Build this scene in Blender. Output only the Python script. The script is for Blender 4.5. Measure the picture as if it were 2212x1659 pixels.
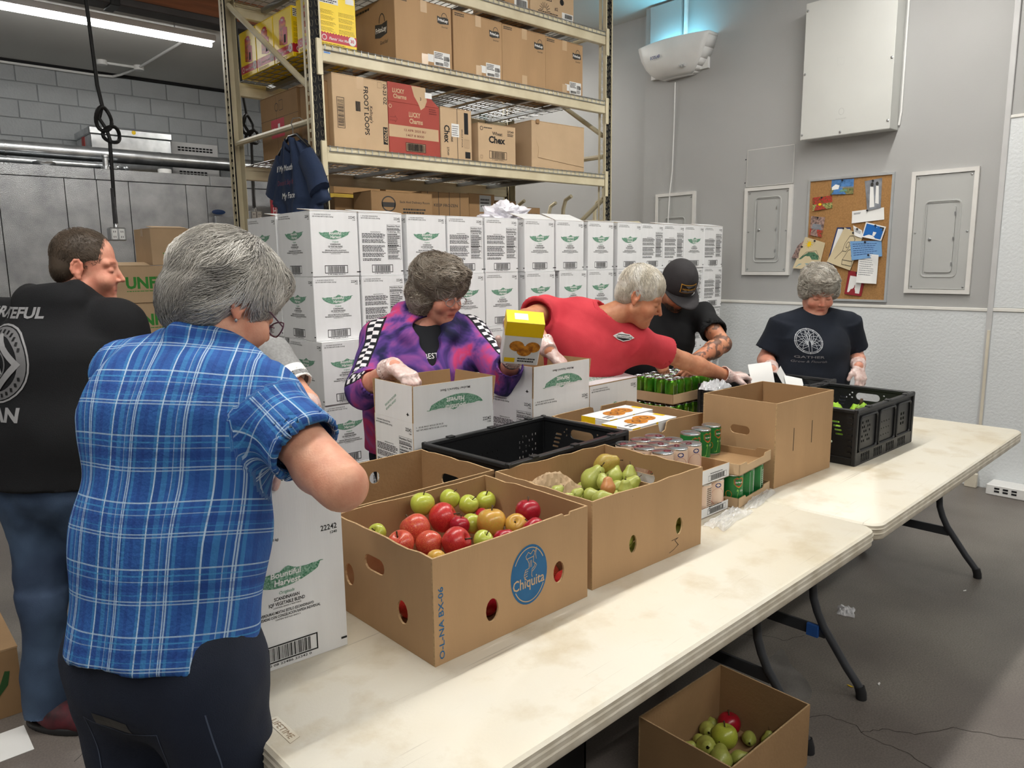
import bpy, bmesh, math, random
import numpy as np
from mathutils import Vector, Matrix, noise
from mathutils.geometry import tessellate_polygon
from mathutils.bvhtree import BVHTree

for o in list(bpy.data.objects):
 bpy.data.objects.remove(o, do_unlink=True)
scene = bpy.context.scene
COL = scene.collection
random.seed(7)
R = math.radians
PI = math.pi

# ---------------------------------------------------------------- camera
cam_data = bpy.data.cameras.new('camera')
cam = bpy.data.objects.new('camera', cam_data)
COL.objects.link(cam)
scene.camera = cam
cam_data.sensor_fit = 'HORIZONTAL'
cam_data.sensor_width = 36.0
cam_data.lens = 1611.0 / 2212.0 * 36.0
cam_data.clip_start = 0.05
cam_data.clip_end = 60
_right = Vector((0.73938058, -0.67317352, -0.01240051))
_down = Vector((-0.11796871, -0.11139412, -0.98674958))
_fwd = Vector((0.66287235, 0.73104634, -0.16177606))
_m = Matrix.Identity(4)
for i in range(3):
 _m[i][0] = _right[i]
 _m[i][1] = -_down[i]
 _m[i][2] = -_fwd[i]
_m[0][3], _m[1][3], _m[2][3] = 0.0, 0.0, 1.60
cam.matrix_world = _m

# ---------------------------------------------------------------- world, exposure
world = bpy.data.worlds.new('world')
scene.world = world
world.use_nodes = True
world.node_tree.nodes['Background'].inputs['Color'].default_value = (0.75, 0.85, 1.0, 1)
world.node_tree.nodes['Background'].inputs['Strength'].default_value = 0.02
vs = scene.view_settings
vs.view_transform = 'Standard'
vs.look = 'None'
vs.exposure = 0.0
vs.gamma = 1.0
vs.use_curve_mapping = False
TUBE_POWER = 40.0          # watts of one ceiling fixture
TUBE_COLOR = (1.0, 0.97, 0.91)


# ---------------------------------------------------------------- object helpers
def tag(o, label=None, cat=None, group=None, kind=None):
 if label:
  o['label'] = label
 if cat:
  o['category'] = cat
 if group:
  o['group'] = group
 if kind:
  o['kind'] = kind
 return o


def thing(name, label, cat, loc=(0, 0, 0), rz=0.0, group=None):
 o = bpy.data.objects.new(name, None)
 o.empty_display_size = 0.05
 COL.objects.link(o)
 o.location = loc
 o.rotation_euler = (0, 0, rz)
 return tag(o, label, cat, group)


def link(name, mesh, parent=None, loc=None, rot=None, scale=None):
 o = bpy.data.objects.new(name, mesh)
 COL.objects.link(o)
 if parent is not None:
  o.parent = parent
 if loc is not None:
  o.location = loc
 if rot is not None:
  o.rotation_euler = rot
 if scale is not None:
  o.scale = scale
 return o


def copy_tree(o, parent=None):
 c = o.copy()
 COL.objects.link(c)
 if parent is not None:
  c.parent = parent
 for ch in o.children:
  copy_tree(ch, c)
 return c


# ---------------------------------------------------------------- materials
def srgb(r, g, b):
 def f(c):
  c /= 255.0
  return c / 12.92 if c <= 0.04045 else ((c + 0.055) / 1.055) ** 2.4
 return (f(r), f(g), f(b), 1.0)


_mats = {}


def pm(name, col, rough=0.6, metal=0.0, var=0.06, scale=6.0, bump=0.0, bscale=60.0,
  stretch=(1, 1, 1), spec=0.4, col2=None, emit=None, estr=0.0, alpha=1.0, trans=0.0,
  coat=0.0, sss=0.0, vcol=None, detail=4.0):
 """procedural material: two-tone noise colour, optional noise bump"""
 if name in _mats:
  return _mats[name]
 m = bpy.data.materials.new(name)
 m.use_nodes = True
 nt = m.node_tree
 b = nt.nodes['Principled BSDF']
 b.inputs['Roughness'].default_value = rough
 b.inputs['Metallic'].default_value = metal
 b.inputs['Specular IOR Level'].default_value = spec
 tc = nt.nodes.new('ShaderNodeTexCoord')
 mp = nt.nodes.new('ShaderNodeMapping')
 mp.inputs['Scale'].default_value = stretch
 nt.links.new(tc.outputs['Object'], mp.inputs['Vector'])
 nz = nt.nodes.new('ShaderNodeTexNoise')
 nz.inputs['Scale'].default_value = scale
 nz.inputs['Detail'].default_value = detail
 nt.links.new(mp.outputs['Vector'], nz.inputs['Vector'])
 c1 = col
 c2 = col2 if col2 else tuple(max(0, c * (1 - var * 2.2)) for c in col[:3]) + (1,)
 mx = nt.nodes.new('ShaderNodeMix')
 mx.data_type = 'RGBA'
 mx.inputs['A'].default_value = c1
 mx.inputs['B'].default_value = c2
 rm = nt.nodes.new('ShaderNodeMapRange')
 rm.inputs['From Min'].default_value = 0.35
 rm.inputs['From Max'].default_value = 0.68
 nt.links.new(nz.outputs['Fac'], rm.inputs['Value'])
 nt.links.new(rm.outputs['Result'], mx.inputs['Factor'])
 out = mx.outputs['Result']
 if vcol:
  at = nt.nodes.new('ShaderNodeAttribute')
  at.attribute_name = vcol
  m2 = nt.nodes.new('ShaderNodeMix')
  m2.data_type = 'RGBA'
  m2.blend_type = 'MULTIPLY'
  m2.inputs['Factor'].default_value = 1.0
  nt.links.new(out, m2.inputs['A'])
  nt.links.new(at.outputs['Color'], m2.inputs['B'])
  out = m2.outputs['Result']
 nt.links.new(out, b.inputs['Base Color'])
 if bump:
  n2 = nt.nodes.new('ShaderNodeTexNoise')
  n2.inputs['Scale'].default_value = bscale
  n2.inputs['Detail'].default_value = 3
  nt.links.new(mp.outputs['Vector'], n2.inputs['Vector'])
  bp = nt.nodes.new('ShaderNodeBump')
  bp.inputs['Strength'].default_value = bump
  bp.inputs['Distance'].default_value = 0.01
  nt.links.new(n2.outputs['Fac'], bp.inputs['Height'])
  nt.links.new(bp.outputs['Normal'], b.inputs['Normal'])
 if emit:
  b.inputs['Emission Color'].default_value = emit
  b.inputs['Emission Strength'].default_value = estr
 if alpha < 1:
  b.inputs['Alpha'].default_value = alpha
 if trans:
  b.inputs['Transmission Weight'].default_value = trans
 if coat:
  b.inputs['Coat Weight'].default_value = coat
  b.inputs['Coat Roughness'].default_value = 0.12
 if sss:
  b.inputs['Subsurface Weight'].default_value = sss
  b.inputs['Subsurface Radius'].default_value = (0.012, 0.005, 0.003)
 _mats[name] = m
 return m


def nodes_of(m):
 return m.node_tree, m.node_tree.nodes, m.node_tree.links, m.node_tree.nodes['Principled BSDF']


def add_wave_bump(m, scale, strength, axis='X', dist=0.004):
 nt, N, L, b = nodes_of(m)
 tc = N.new('ShaderNodeTexCoord')
 w = N.new('ShaderNodeTexWave')
 w.bands_direction = axis
 w.inputs['Scale'].default_value = scale
 w.inputs['Distortion'].default_value = 0.6
 L.new(tc.outputs['Object'], w.inputs['Vector'])
 bp = N.new('ShaderNodeBump')
 bp.inputs['Strength'].default_value = strength
 bp.inputs['Distance'].default_value = dist
 L.new(w.outputs['Fac'], bp.inputs['Height'])
 if b.inputs['Normal'].links:
  L.new(b.inputs['Normal'].links[0].from_socket, bp.inputs['Normal'])
 L.new(bp.outputs['Normal'], b.inputs['Normal'])


# ---------------------------------------------------------------- mesh builder
class MB:
 def __init__(self):
  self.v = []
  self.f = []
  self.mi = []

 def add(self, vs_, fs, mi=0, M=None):
  n = len(self.v)
  if M is not None:
   vs_ = [tuple(M @ Vector(p)) for p in vs_]
  self.v.extend([tuple(p) for p in vs_])
  for f in fs:
   self.f.append(tuple(i + n for i in f))
   self.mi.append(mi)
  return self

 def box(self, x0, x1, y0, y1, z0, z1, c=0.0, mi=0, M=None):
  if c <= 0:
   v = [(x0, y0, z0), (x1, y0, z0), (x1, y1, z0), (x0, y1, z0), (x0, y0, z1), (x1, y0, z1), (x1, y1, z1), (x0, y1, z1)]
   f = [(0, 3, 2, 1), (4, 5, 6, 7), (0, 1, 5, 4), (1, 2, 6, 5), (2, 3, 7, 6), (3, 0, 4, 7)]
   return self.add(v, f, mi, M)
  # chamfered box
  X, Y, Z = (x0, x1), (y0, y1), (z0, z1)
  v = []
  idx = {}
  for i in (0, 1):
   for j in (0, 1):
    for k in (0, 1):
     sx, sy, sz = (1, -1)[i], (1, -1)[j], (1, -1)[k]
     for a in range(3):
      p = [X[i] + sx * c, Y[j] + sy * c, Z[k] + sz * c]
      p[a] = (X[i], Y[j], Z[k])[a]
      idx[(i, j, k, a)] = len(v)
      v.append(tuple(p))
  f = []
  for i in (0, 1):
   f.append([idx[(i, 0, 0, 0)], idx[(i, 1, 0, 0)], idx[(i, 1, 1, 0)], idx[(i, 0, 1, 0)]][::(-1 if i == 0 else 1)])
   f.append([idx[(0, i, 0, 1)], idx[(0, i, 1, 1)], idx[(1, i, 1, 1)], idx[(1, i, 0, 1)]][::(-1 if i == 0 else 1)])
   f.append([idx[(0, 0, i, 2)], idx[(1, 0, i, 2)], idx[(1, 1, i, 2)], idx[(0, 1, i, 2)]][::(-1 if i == 0 else 1)])
  for i in (0, 1):
   for j in (0, 1):
    f.append([idx[(0, i, j, 1)], idx[(1, i, j, 1)], idx[(1, i, j, 2)], idx[(0, i, j, 2)]][::(1 if i == j else -1)])
    f.append([idx[(i, 0, j, 0)], idx[(i, 1, j, 0)], idx[(i, 1, j, 2)], idx[(i, 0, j, 2)]][::(-1 if i == j else 1)])
    f.append([idx[(i, j, 0, 0)], idx[(i, j, 1, 0)], idx[(i, j, 1, 1)], idx[(i, j, 0, 1)]][::(1 if i == j else -1)])
    for k in (0, 1):
     t = [idx[(i, j, k, 0)], idx[(i, j, k, 1)], idx[(i, j, k, 2)]]
     f.append(t[::(1 if (i + j + k) % 2 == 1 else -1)])
  return self.add(v, f, mi, M)

 def tube(self, pts, r, n=8, mi=0, caps=True, closed=False):
  pts = [Vector(p) for p in pts]
  m = len(pts)
  rs = r if isinstance(r, (list, tuple)) else [r] * m
  up = None
  rings = []
  for i, p in enumerate(pts):
   if closed:
    t = (pts[(i + 1) % m] - pts[i - 1]).normalized()
   else:
    t = (pts[min(i + 1, m - 1)] - pts[max(i - 1, 0)]).normalized()
   if up is None:
    up = Vector((0, 0, 1)) if abs(t.z) < 0.9 else Vector((1, 0, 0))
   a = (up - t * up.dot(t))
   if a.length < 1e-6:
    a = t.orthogonal()
   a.normalize()
   up = a
   b = t.cross(a)
   rings.append([p + (a * math.cos(2 * PI * k / n) + b * math.sin(2 * PI * k / n)) * rs[i] for k in range(n)])
  base = len(self.v)
  for rg in rings:
   self.v.extend([tuple(q) for q in rg])
  segs = m if closed else m - 1
  for i in range(segs):
   for k in range(n):
    a0 = base + i * n + k
    a1 = base + i * n + (k + 1) % n
    b0 = base + ((i + 1) % m) * n + k
    b1 = base + ((i + 1) % m) * n + (k + 1) % n
    self.f.append((a0, a1, b1, b0))
    self.mi.append(mi)
  if caps and not closed:
   self.f.append(tuple(base + k for k in reversed(range(n))))
   self.mi.append(mi)
   self.f.append(tuple(base + (m - 1) * n + k for k in range(n)))
   self.mi.append(mi)
  return self

 def lathe(self, prof, n=24, mi=0, M=None, cap=True):
  """prof: list of (r, z)"""
  v = []
  f = []
  for (r, z) in prof:
   for k in range(n):
    a = 2 * PI * k / n
    v.append((r * math.cos(a), r * math.sin(a), z))
  for i in range(len(prof) - 1):
   for k in range(n):
    f.append((i * n + k, i * n + (k + 1) % n, (i + 1) * n + (k + 1) % n, (i + 1) * n + k))
  if cap:
   f.append(tuple(reversed(range(n))))
   f.append(tuple((len(prof) - 1) * n + k for k in range(n)))
  return self.add(v, f, mi, M)

 def plate(self, outer, holes, t, M=None, mi=0, mi_edge=None, mi_back=None):
  """flat panel in local XY (outer CCW), thickness t along +Z, real holes"""
  if mi_edge is None:
   mi_edge = mi
  if mi_back is None:
   mi_back = mi
  loops = [list(outer)] + [list(h) for h in holes]
  flat = [p for l in loops for p in l]
  tris = tessellate_polygon([[Vector((p[0], p[1], 0)) for p in l] for l in loops])
  n = len(flat)
  v = [(p[0], p[1], t) for p in flat] + [(p[0], p[1], 0) for p in flat]
  front, back = [], []
  for a, b, c in tris:
   pa, pb, pc = flat[a], flat[b], flat[c]
   cr = (pb[0] - pa[0]) * (pc[1] - pa[1]) - (pb[1] - pa[1]) * (pc[0] - pa[0])
   if cr < 0:
    b, c = c, b
   front.append((a, b, c))
   back.append((a + n, c + n, b + n))
  self.add(v, front, mi, M)
  base = len(self.v) - len(v)
  for f in back:
   self.f.append(tuple(i + base for i in f))
   self.mi.append(mi_back)
  off = 0
  for li, l in enumerate(loops):
   area = sum(l[i][0] * l[(i + 1) % len(l)][1] - l[(i + 1) % len(l)][0] * l[i][1] for i in range(len(l)))
   fwd = (area > 0) == (li == 0)
   for i in range(len(l)):
    a, b = off + i, off + (i + 1) % len(l)
    q = (a, a + n, b + n, b) if fwd else (a, b, b + n, a + n)
    self.f.append(tuple(base + x for x in q))
    self.mi.append(mi_edge)
   off += len(l)
  return self

 def mesh(self, name, mats, smooth=False):
  me = bpy.data.meshes.new(name)
  me.from_pydata(self.v, [], self.f)
  if not isinstance(mats, (list, tuple)):
   mats = [mats]
  for m in mats:
   me.materials.append(m)
  if len(mats) > 1:
   me.polygons.foreach_set('material_index', self.mi)
  if smooth == 'auto':
   me.polygons.foreach_set('use_smooth', [True] * len(me.polygons))
   me.set_sharp_from_angle(angle=R(38))
  elif smooth:
   me.polygons.foreach_set('use_smooth', [True] * len(me.polygons))
  me.update()
  return me

 def build(self, name, mats, parent=None, loc=None, rot=None, smooth=False):
  return link(name, self.mesh(name, mats, smooth), parent, loc, rot)


def frameM(o, u, v, n=None):
 """matrix whose local x=u, y=v, z=normal at origin o"""
 u = Vector(u).normalized()
 v = Vector(v).normalized()
 n = u.cross(v) if n is None else Vector(n)
 m = Matrix.Identity(4)
 for i in range(3):
  m[i][0], m[i][1], m[i][2], m[i][3] = u[i], v[i], n[i], o[i]
 return m


def ellipse(cx, cy, rx, ry, n=16, a0=0.0):
 return [(cx + rx * math.cos(a0 + 2 * PI * k / n), cy + ry * math.sin(a0 + 2 * PI * k / n)) for k in range(n)]


def stadium(cx, cy, w, h, n=6):
 """horizontal rounded slot, CCW"""
 r = h / 2
 d = w / 2 - r
 p = []
 for k in range(n + 1):
  a = -PI / 2 + PI * k / n
  p.append((cx + d + r * math.cos(a), cy + r * math.sin(a)))
 for k in range(n + 1):
  a = PI / 2 + PI * k / n
  p.append((cx - d + r * math.cos(a), cy + r * math.sin(a)))
 return p


def rect(x0, y0, x1, y1):
 return [(x0, y0), (x1, y0), (x1, y1), (x0, y1)]


def rrect(x0, y0, x1, y1, r, n=4):
 p = []
 for (cx, cy, a0) in ((x1 - r, y0 + r, -PI / 2), (x1 - r, y1 - r, 0), (x0 + r, y1 - r, PI / 2), (x0 + r, y0 + r, PI)):
  for k in range(n + 1):
   a = a0 + PI / 2 * k / n
   p.append((cx + r * math.cos(a), cy + r * math.sin(a)))
 return p


# ---------------------------------------------------------------- flat print (lettering, marks)
_txt = {}


def text_geo(s, bold=0.0):
 key = (s, bold)
 if key not in _txt:
  cu = bpy.data.curves.new('lettering', 'FONT')
  cu.body = s
  cu.size = 1.0
  cu.resolution_u = 2
  cu.offset = bold
  ob = bpy.data.objects.new('lettering', cu)
  COL.objects.link(ob)
  dg = bpy.context.evaluated_depsgraph_get()
  me = bpy.data.meshes.new_from_object(ob.evaluated_get(dg))
  vs_ = [(v.co.x, v.co.y) for v in me.vertices]
  fs = [tuple(p.vertices) for p in me.polygons]
  bpy.data.objects.remove(ob, do_unlink=True)
  bpy.data.curves.remove(cu)
  bpy.data.meshes.remove(me)
  xs = [p[0] for p in vs_] or [0, 1]
  _txt[key] = (vs_, fs, min(xs), max(xs))
 return _txt[key]


class Print:
 """2-D marks in metres; .geo(M) lays them on a face"""

 def __init__(self):
  self.items = []   # (verts2d, faces, mat index, layer)

 def poly(self, pts, mi=0, layer=0):
  tr = tessellate_polygon([[Vector((p[0], p[1], 0)) for p in pts]])
  fs = []
  for a, b, c in tr:
   pa, pb, pc = pts[a], pts[b], pts[c]
   cr = (pb[0] - pa[0]) * (pc[1] - pa[1]) - (pb[1] - pa[1]) * (pc[0] - pa[0])
   fs.append((a, b, c) if cr > 0 else (a, c, b))
  self.items.append((list(pts), fs, mi, layer))
  return self

 def rect(self, x0, y0, x1, y1, mi=0, layer=0):
  self.items.append(([(x0, y0), (x1, y0), (x1, y1), (x0, y1)], [(0, 1, 2, 3)], mi, layer))
  return self

 def text(self, s, x, y, h, mi=0, layer=0, align='c', w=None, bold=0.012, rot=0.0, sx=1.0, skew=0.0, flip=False):
  """h: cap height; w: fit width; (x, y) anchor on the baseline"""
  vs_, fs, a, b = text_geo(s, bold)
  k = h / 0.72
  kx = k * sx
  if w:
   kx = w / max(1e-6, b - a)
  off = {'c': (a + b) / 2, 'l': a, 'r': b}[align]
  ca, sa = math.cos(rot), math.sin(rot)
  pts = []
  for px, py in vs_:
   qx, qy = (px - off) * kx + py * k * skew, py * k
   if flip:
    qx, qy = -qx, -qy
   pts.append((x + qx * ca - qy * sa, y + qx * sa + qy * ca))
  self.items.append((pts, fs, mi, layer))
  return self

 def ring(self, cx, cy, rx, ry, t, mi=0, layer=0, n=28, a0=0.0, a1=2 * PI):
  v, f = [], []
  for k in range(n + 1):
   a = a0 + (a1 - a0) * k / n
   v += [(cx + (rx - t) * math.cos(a), cy + (ry - t) * math.sin(a)), (cx + rx * math.cos(a), cy + ry * math.sin(a))]
  for k in range(n):
   f.append((2 * k, 2 * k + 1, 2 * k + 3, 2 * k + 2))
  self.items.append((v, f, mi, layer))
  return self

 def stroke(self, pts, t, mi=0, layer=0):
  for (x0, y0), (x1, y1) in zip(pts[:-1], pts[1:]):
   dx, dy = x1 - x0, y1 - y0
   L = math.hypot(dx, dy) or 1e-9
   nx, ny = -dy / L * t / 2, dx / L * t / 2
   ex, ey = dx / L * t / 2, dy / L * t / 2
   self.items.append(([(x0 - nx - ex, y0 - ny - ey), (x1 - nx + ex, y1 - ny + ey), (x1 + nx + ex, y1 + ny + ey), (x0 + nx - ex, y0 + ny - ey)], [(0, 1, 2, 3)], mi, layer))
  return self

 def frame(self, x0, y0, x1, y1, t, mi=0, layer=0):
  return self.stroke([(x0, y0), (x1, y0), (x1, y1), (x0, y1), (x0, y0)], t, mi, layer)

 def barcode(self, x0, y0, x1, y1, mi=0, layer=0, seed=1, frame=0.0):
  rnd = random.Random(seed)
  m = (x1 - x0) * 0.12 if frame else 0
  x = x0 + m
  mt = frame
  while x < x1 - m:
   w = rnd.choice((1, 1, 2, 3)) * (x1 - x0) / 130
   self.rect(x, y0 + mt, min(x + w, x1 - m), y1 - mt, mi, layer)
   x += w + rnd.choice((1, 1, 2, 2)) * (x1 - x0) / 130
  if frame:
   self.frame(x0, y0, x1, y1, frame, mi, layer)
  return self

 def lines(self, x0, y0, x1, y1, n, mi=0, layer=0, seed=3, fill=0.55, ragged=0.25):
  """rows of small illegible print"""
  rnd = random.Random(seed)
  h = (y1 - y0) / n
  for i in range(n):
   x = x0
   end = x1 - (x1 - x0) * ragged * rnd.random()
   yb = y1 - (i + 1) * h
   while x < end:
    w = (x1 - x0) * rnd.uniform(0.04, 0.13)
    self.rect(x, yb + h * (1 - fill) / 2, min(x + w, end), yb + h * (1 + fill) / 2, mi, layer)
    x += w + (x1 - x0) * 0.018
  return self

 def into(self, mb, M, lift=0.0006, step=0.0005):
  for pts, fs, mi, layer in self.items:
   z = lift + step * layer
   mb.add([(p[0], p[1], z) for p in pts], fs, mi, M)
  return mb

 def build(self, name, M, mats, parent=None):
  # marks that lie far apart on a face become parts of their own
  n = len(self.items)
  bb = [(min(p[0] for p in i[0]), min(p[1] for p in i[0]), max(p[0] for p in i[0]), max(p[1] for p in i[0])) for i in self.items]
  par = list(range(n))

  def root(a):
   while par[a] != a:
    par[a] = par[par[a]]
    a = par[a]
   return a
  for a in range(n):
   for b in range(a + 1, n):
    A, B = bb[a], bb[b]
    g = math.hypot(max(0, A[0] - B[2], B[0] - A[2]), max(0, A[1] - B[3], B[1] - A[3]))
    if g <= 0.018:
     par[root(a)] = root(b)
  cl = {}
  for a in range(n):
   cl.setdefault(root(a), []).append(self.items[a])
  o = None
  for its in cl.values():
   q = Print()
   q.items = its
   o = q.into(MB(), M).build(name, mats, parent)
  return o
# ================================================================ materials
M_wallgray = pm('wall_gray_paint', srgb(176, 176, 175), 0.75, var=0.02, scale=1.5, bump=0.05, bscale=90)
M_frp = pm('frp_white_panel', srgb(222, 226, 228), 0.45, var=0.015, scale=2, bump=0.35, bscale=55, spec=0.5)
M_trimgray = pm('trim_gray', srgb(200, 200, 200), 0.5, var=0.03)
M_trimwhite = pm('trim_white', srgb(236, 234, 228), 0.45, var=0.03)
M_ceil = pm('ceiling_paint', srgb(214, 214, 210), 0.9, var=0.03, scale=0.8)
M_block = pm('painted_block', srgb(176, 180, 182), 0.9, var=0.05, scale=3, bump=0.5, bscale=45)
M_mortar = pm('painted_mortar', srgb(158, 162, 164), 0.95, var=0.05, scale=8)
M_galv = pm('galvanized_stucco', srgb(178, 180, 182), 0.38, metal=0.75, var=0.06, scale=5, bump=0.5, bscale=130, col2=srgb(150, 152, 155))
M_galvs = pm('galvanized_smooth', srgb(205, 208, 210), 0.3, metal=0.9, var=0.06, scale=9, col2=srgb(170, 174, 178))
M_dark = pm('dark_gap', srgb(28, 28, 30), 0.9, var=0.1)
M_black = pm('black_plastic', srgb(24, 25, 27), 0.38, var=0.1, scale=9)
M_blackrub = pm('black_rubber', srgb(20, 20, 21), 0.6, var=0.1)
M_steel = pm('steel', srgb(196, 198, 200), 0.28, metal=0.9, var=0.08)
M_white = pm('white_plastic', srgb(236, 236, 234), 0.4, var=0.03)
M_ink = pm('black_ink', srgb(26, 25, 26), 0.7, var=0.05)
M_yellow = pm('yellow_paper', srgb(246, 206, 20), 0.5, var=0.05)
M_wood = pm('wood_beam', srgb(140, 84, 52), 0.7, var=0.18, scale=3, stretch=(0.4, 6, 6), bump=0.2, bscale=20)
M_tube = pm('lit_tube', (1, 1, 1, 1), 0.5, emit=(1.0, 0.98, 0.94, 1), estr=34.0)


def make_floor_mat():
 m = pm('polished_concrete', srgb(132, 126, 118), 0.42, var=0.14, scale=1.4, col2=srgb(98, 92, 86), bump=0.06, bscale=70, detail=6, spec=0.5)
 nt, N, L, b = nodes_of(m)
 tc = N.new('ShaderNodeTexCoord')
 base = b.inputs['Base Color'].links[0].from_socket
 # fine speckle
 n1 = N.new('ShaderNodeTexNoise')
 n1.inputs['Scale'].default_value = 160
 L.new(tc.outputs['Object'], n1.inputs['Vector'])
 mp = N.new('ShaderNodeMapRange')
 mp.inputs['From Min'].default_value = 0.3
 mp.inputs['From Max'].default_value = 0.75
 mp.inputs['To Min'].default_value = 0.70
 mp.inputs['To Max'].default_value = 1.22
 L.new(n1.outputs['Fac'], mp.inputs['Value'])
 mul = N.new('ShaderNodeVectorMath')
 mul.operation = 'SCALE'
 L.new(base, mul.inputs[0])
 L.new(mp.outputs['Result'], mul.inputs['Scale'])
 # purple-brown broad staining
 n2 = N.new('ShaderNodeTexNoise')
 n2.inputs['Scale'].default_value = 0.55
 n2.inputs['Detail'].default_value = 3
 L.new(tc.outputs['Object'], n2.inputs['Vector'])
 r2 = N.new('ShaderNodeMapRange')
 r2.inputs['From Min'].default_value = 0.45
 r2.inputs['From Max'].default_value = 0.6
 r2.inputs['To Max'].default_value = 0.45
 L.new(n2.outputs['Fac'], r2.inputs['Value'])
 mx = N.new('ShaderNodeMix')
 mx.data_type = 'RGBA'
 mx.inputs['B'].default_value = srgb(98, 88, 86)
 L.new(mul.outputs['Vector'], mx.inputs['A'])
 L.new(r2.outputs['Result'], mx.inputs['Factor'])
 L.new(mx.outputs['Result'], b.inputs['Base Color'])
 return m


M_floor = make_floor_mat()


def struct(name, mb, mats, label, cat, smooth=False):
 o = mb.build(name, mats, smooth=smooth)
 return tag(o, label, cat, kind='structure')


XW, XW2, YB, ZC = 5.82, 5.98, 10.1, 3.86
FLOOR = struct('floor', MB().box(-5, 6.3, -5, 10.4, -0.12, 0), M_floor, 'grey polished concrete floor with cracks and stains', 'floor')
M_crack = pm('crack_dark', srgb(52, 46, 42), 0.9)
for pts in ([(2.36, 1.10), (2.44, 1.06), (2.45, 0.96), (2.42, 0.90), (2.43, 0.78), (2.40, 0.70), (2.42, 0.55), (2.37, 0.30), (2.40, 0.0)], [(2.43, 0.93), (2.50, 0.88), (2.55, 0.80), (2.68, 0.72), (2.74, 0.60), (2.9, 0.4)],
   [(0.42, 2.62), (0.52, 2.70), (0.56, 2.80), (0.66, 2.84), (0.72, 2.95)], [(2.7, 1.6), (2.8, 1.5), (2.82, 1.42), (2.95, 1.36)]):
 n_ = []
 for (x0, y0), (x1, y1) in zip(pts[:-1], pts[1:]):
  for k in range(5):
   n_.append((x0 + (x1 - x0) * k / 5 + random.uniform(-0.006, 0.006), y0 + (y1 - y0) * k / 5 + random.uniform(-0.006, 0.006)))
 Print().stroke(n_, 0.0022).into(MB(), Matrix.Identity(4)).build('crack', M_crack, FLOOR)
Print().poly([(2.52 + 0.21 * math.cos(a) * (1 + 0.2 * math.sin(3 * a)), 1.27 + 0.10 * math.sin(a) * (1 + 0.25 * math.cos(4 * a)) + 0.09 * math.cos(a)) for a in [2 * PI * k / 30 for k in range(30)]], 0).into(MB(), Matrix.Identity(4)).build('stain', pm('pale_floor_stain', srgb(150, 148, 144), 0.6, var=0.2, scale=14, alpha=0.42), FLOOR)
struct('ceiling', MB().box(-5, 6.3, -5, 10.4, ZC, ZC + 0.12), M_ceil, 'flat pale grey painted ceiling', 'ceiling')
struct('wall_behind', MB().box(-5, 6.3, -5.12, -5, 0, ZC), M_wallgray, 'plain grey wall behind the viewer', 'wall')
struct('wall_side', MB().box(-5.12, -5, -5, 10.4, 0, ZC), M_wallgray, 'plain grey wall at the far left side', 'wall')

# right wall: gray board above, textured white panels below
wr = struct('wall_right', MB().box(XW, 6.3, -5, 4.53, 0, ZC).box(XW2, 6.3, 4.53, 10.4, 0, ZC), M_wallgray,
   'grey painted wall above white pebbled panels', 'wall')
MB().box(XW - 0.004, XW, 1.585, 4.53, 0.0, 1.225).build('wall_panel', M_frp, wr)
MB().box(XW - 0.004, XW, -1.4, 1.555, 0.0, 1.225).build('wall_panel', M_frp, wr)
MB().box(XW - 0.004, XW, -1.4, 1.555, 1.255, 2.48).build('wall_panel', M_frp, wr)
for i, (y0, y1, z0, z1, m, lab) in enumerate((
  (1.57, 4.53, 1.225, 1.247, M_trimwhite, 'thin white rail capping the white panels on the right wall'),
  (-1.4, 1.556, 1.228, 1.252, M_trimwhite, 'white joint strip between the two white panels at the right edge'),
  (-1.4, 1.556, 2.48, 2.50, M_trimwhite, 'white cap strip on top of the tall white panel at right'),
  (1.553, 1.588, 0.0, ZC, M_trimgray, 'tall vertical grey strip dividing grey wall from white panel'))):
 tag(MB().box(XW - (0.012 if i < 3 else 0.016), XW - 0.0, y0, y1, z0, z1, 0.003).build('trim_%d' % (i + 1), m), lab, 'trim', kind='structure')

# block wall at the far left
wl = struct('wall_left', MB().box(-5, 6.3, YB, YB + 0.3, 0, ZC), M_mortar, 'pale grey painted concrete block wall above the walk-in cooler', 'wall')
blk = MB().box(0.005, 0.395, -0.014, 0.0, 0.005, 0.19, 0.004).mesh('block', M_block)
for r in range(8):
 z = ZC - 0.195 * (r + 1) - 0.03
 for c in range(-1, 12):
  x = 0.2 + c * 0.4 + (0.2 if r % 2 else 0)
  if x > 4.6 or x < 0.2:
   continue
  link('block', blk, wl, (x, YB, z))
tag(MB().box(0.2, 5.0, YB - 0.05, YB - 0.001, ZC - 0.03, ZC, 0.0).build('trim_5', M_dark), 'dark gap strip where block wall meets ceiling', 'trim', kind='structure')


# ================================================================ ceiling fixtures
def fixture(x0, x1, y, z, label, power=TUBE_POWER, drop=0.1):
 t = thing('ceiling_light', label, 'light', (0.5 * (x0 + x1), y, z), 0, 'long ceiling tube lights')
 L = (x1 - x0) / 2
 MB().box(-L, L, -0.06, 0.06, 0.0, 0.055, 0.008).build('housing', M_trimgray, t)
 tb = MB()
 tb.tube([(-L + 0.03, 0, -0.026), (L - 0.03, 0, -0.026)], 0.024, 10)
 tb.build('tube', M_tube, t, smooth='auto')
 for s in (-0.7, 0.7):
  MB().tube([(s * L, 0, 0.05), (s * L, 0, drop)], 0.006, 6).build('hanger', M_steel, t)
 ld = bpy.data.lights.new('tube_light', 'AREA')
 ld.shape = 'RECTANGLE'
 ld.size = 2 * L - 0.1
 ld.size_y = 0.12
 ld.energy = power
 ld.color = TUBE_COLOR
 ld.spread = PI
 lo = bpy.data.objects.new('tube_light', ld)
 COL.objects.link(lo)
 lo.parent = t
 lo.location = (0, 0, -0.056)
 return t


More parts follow.
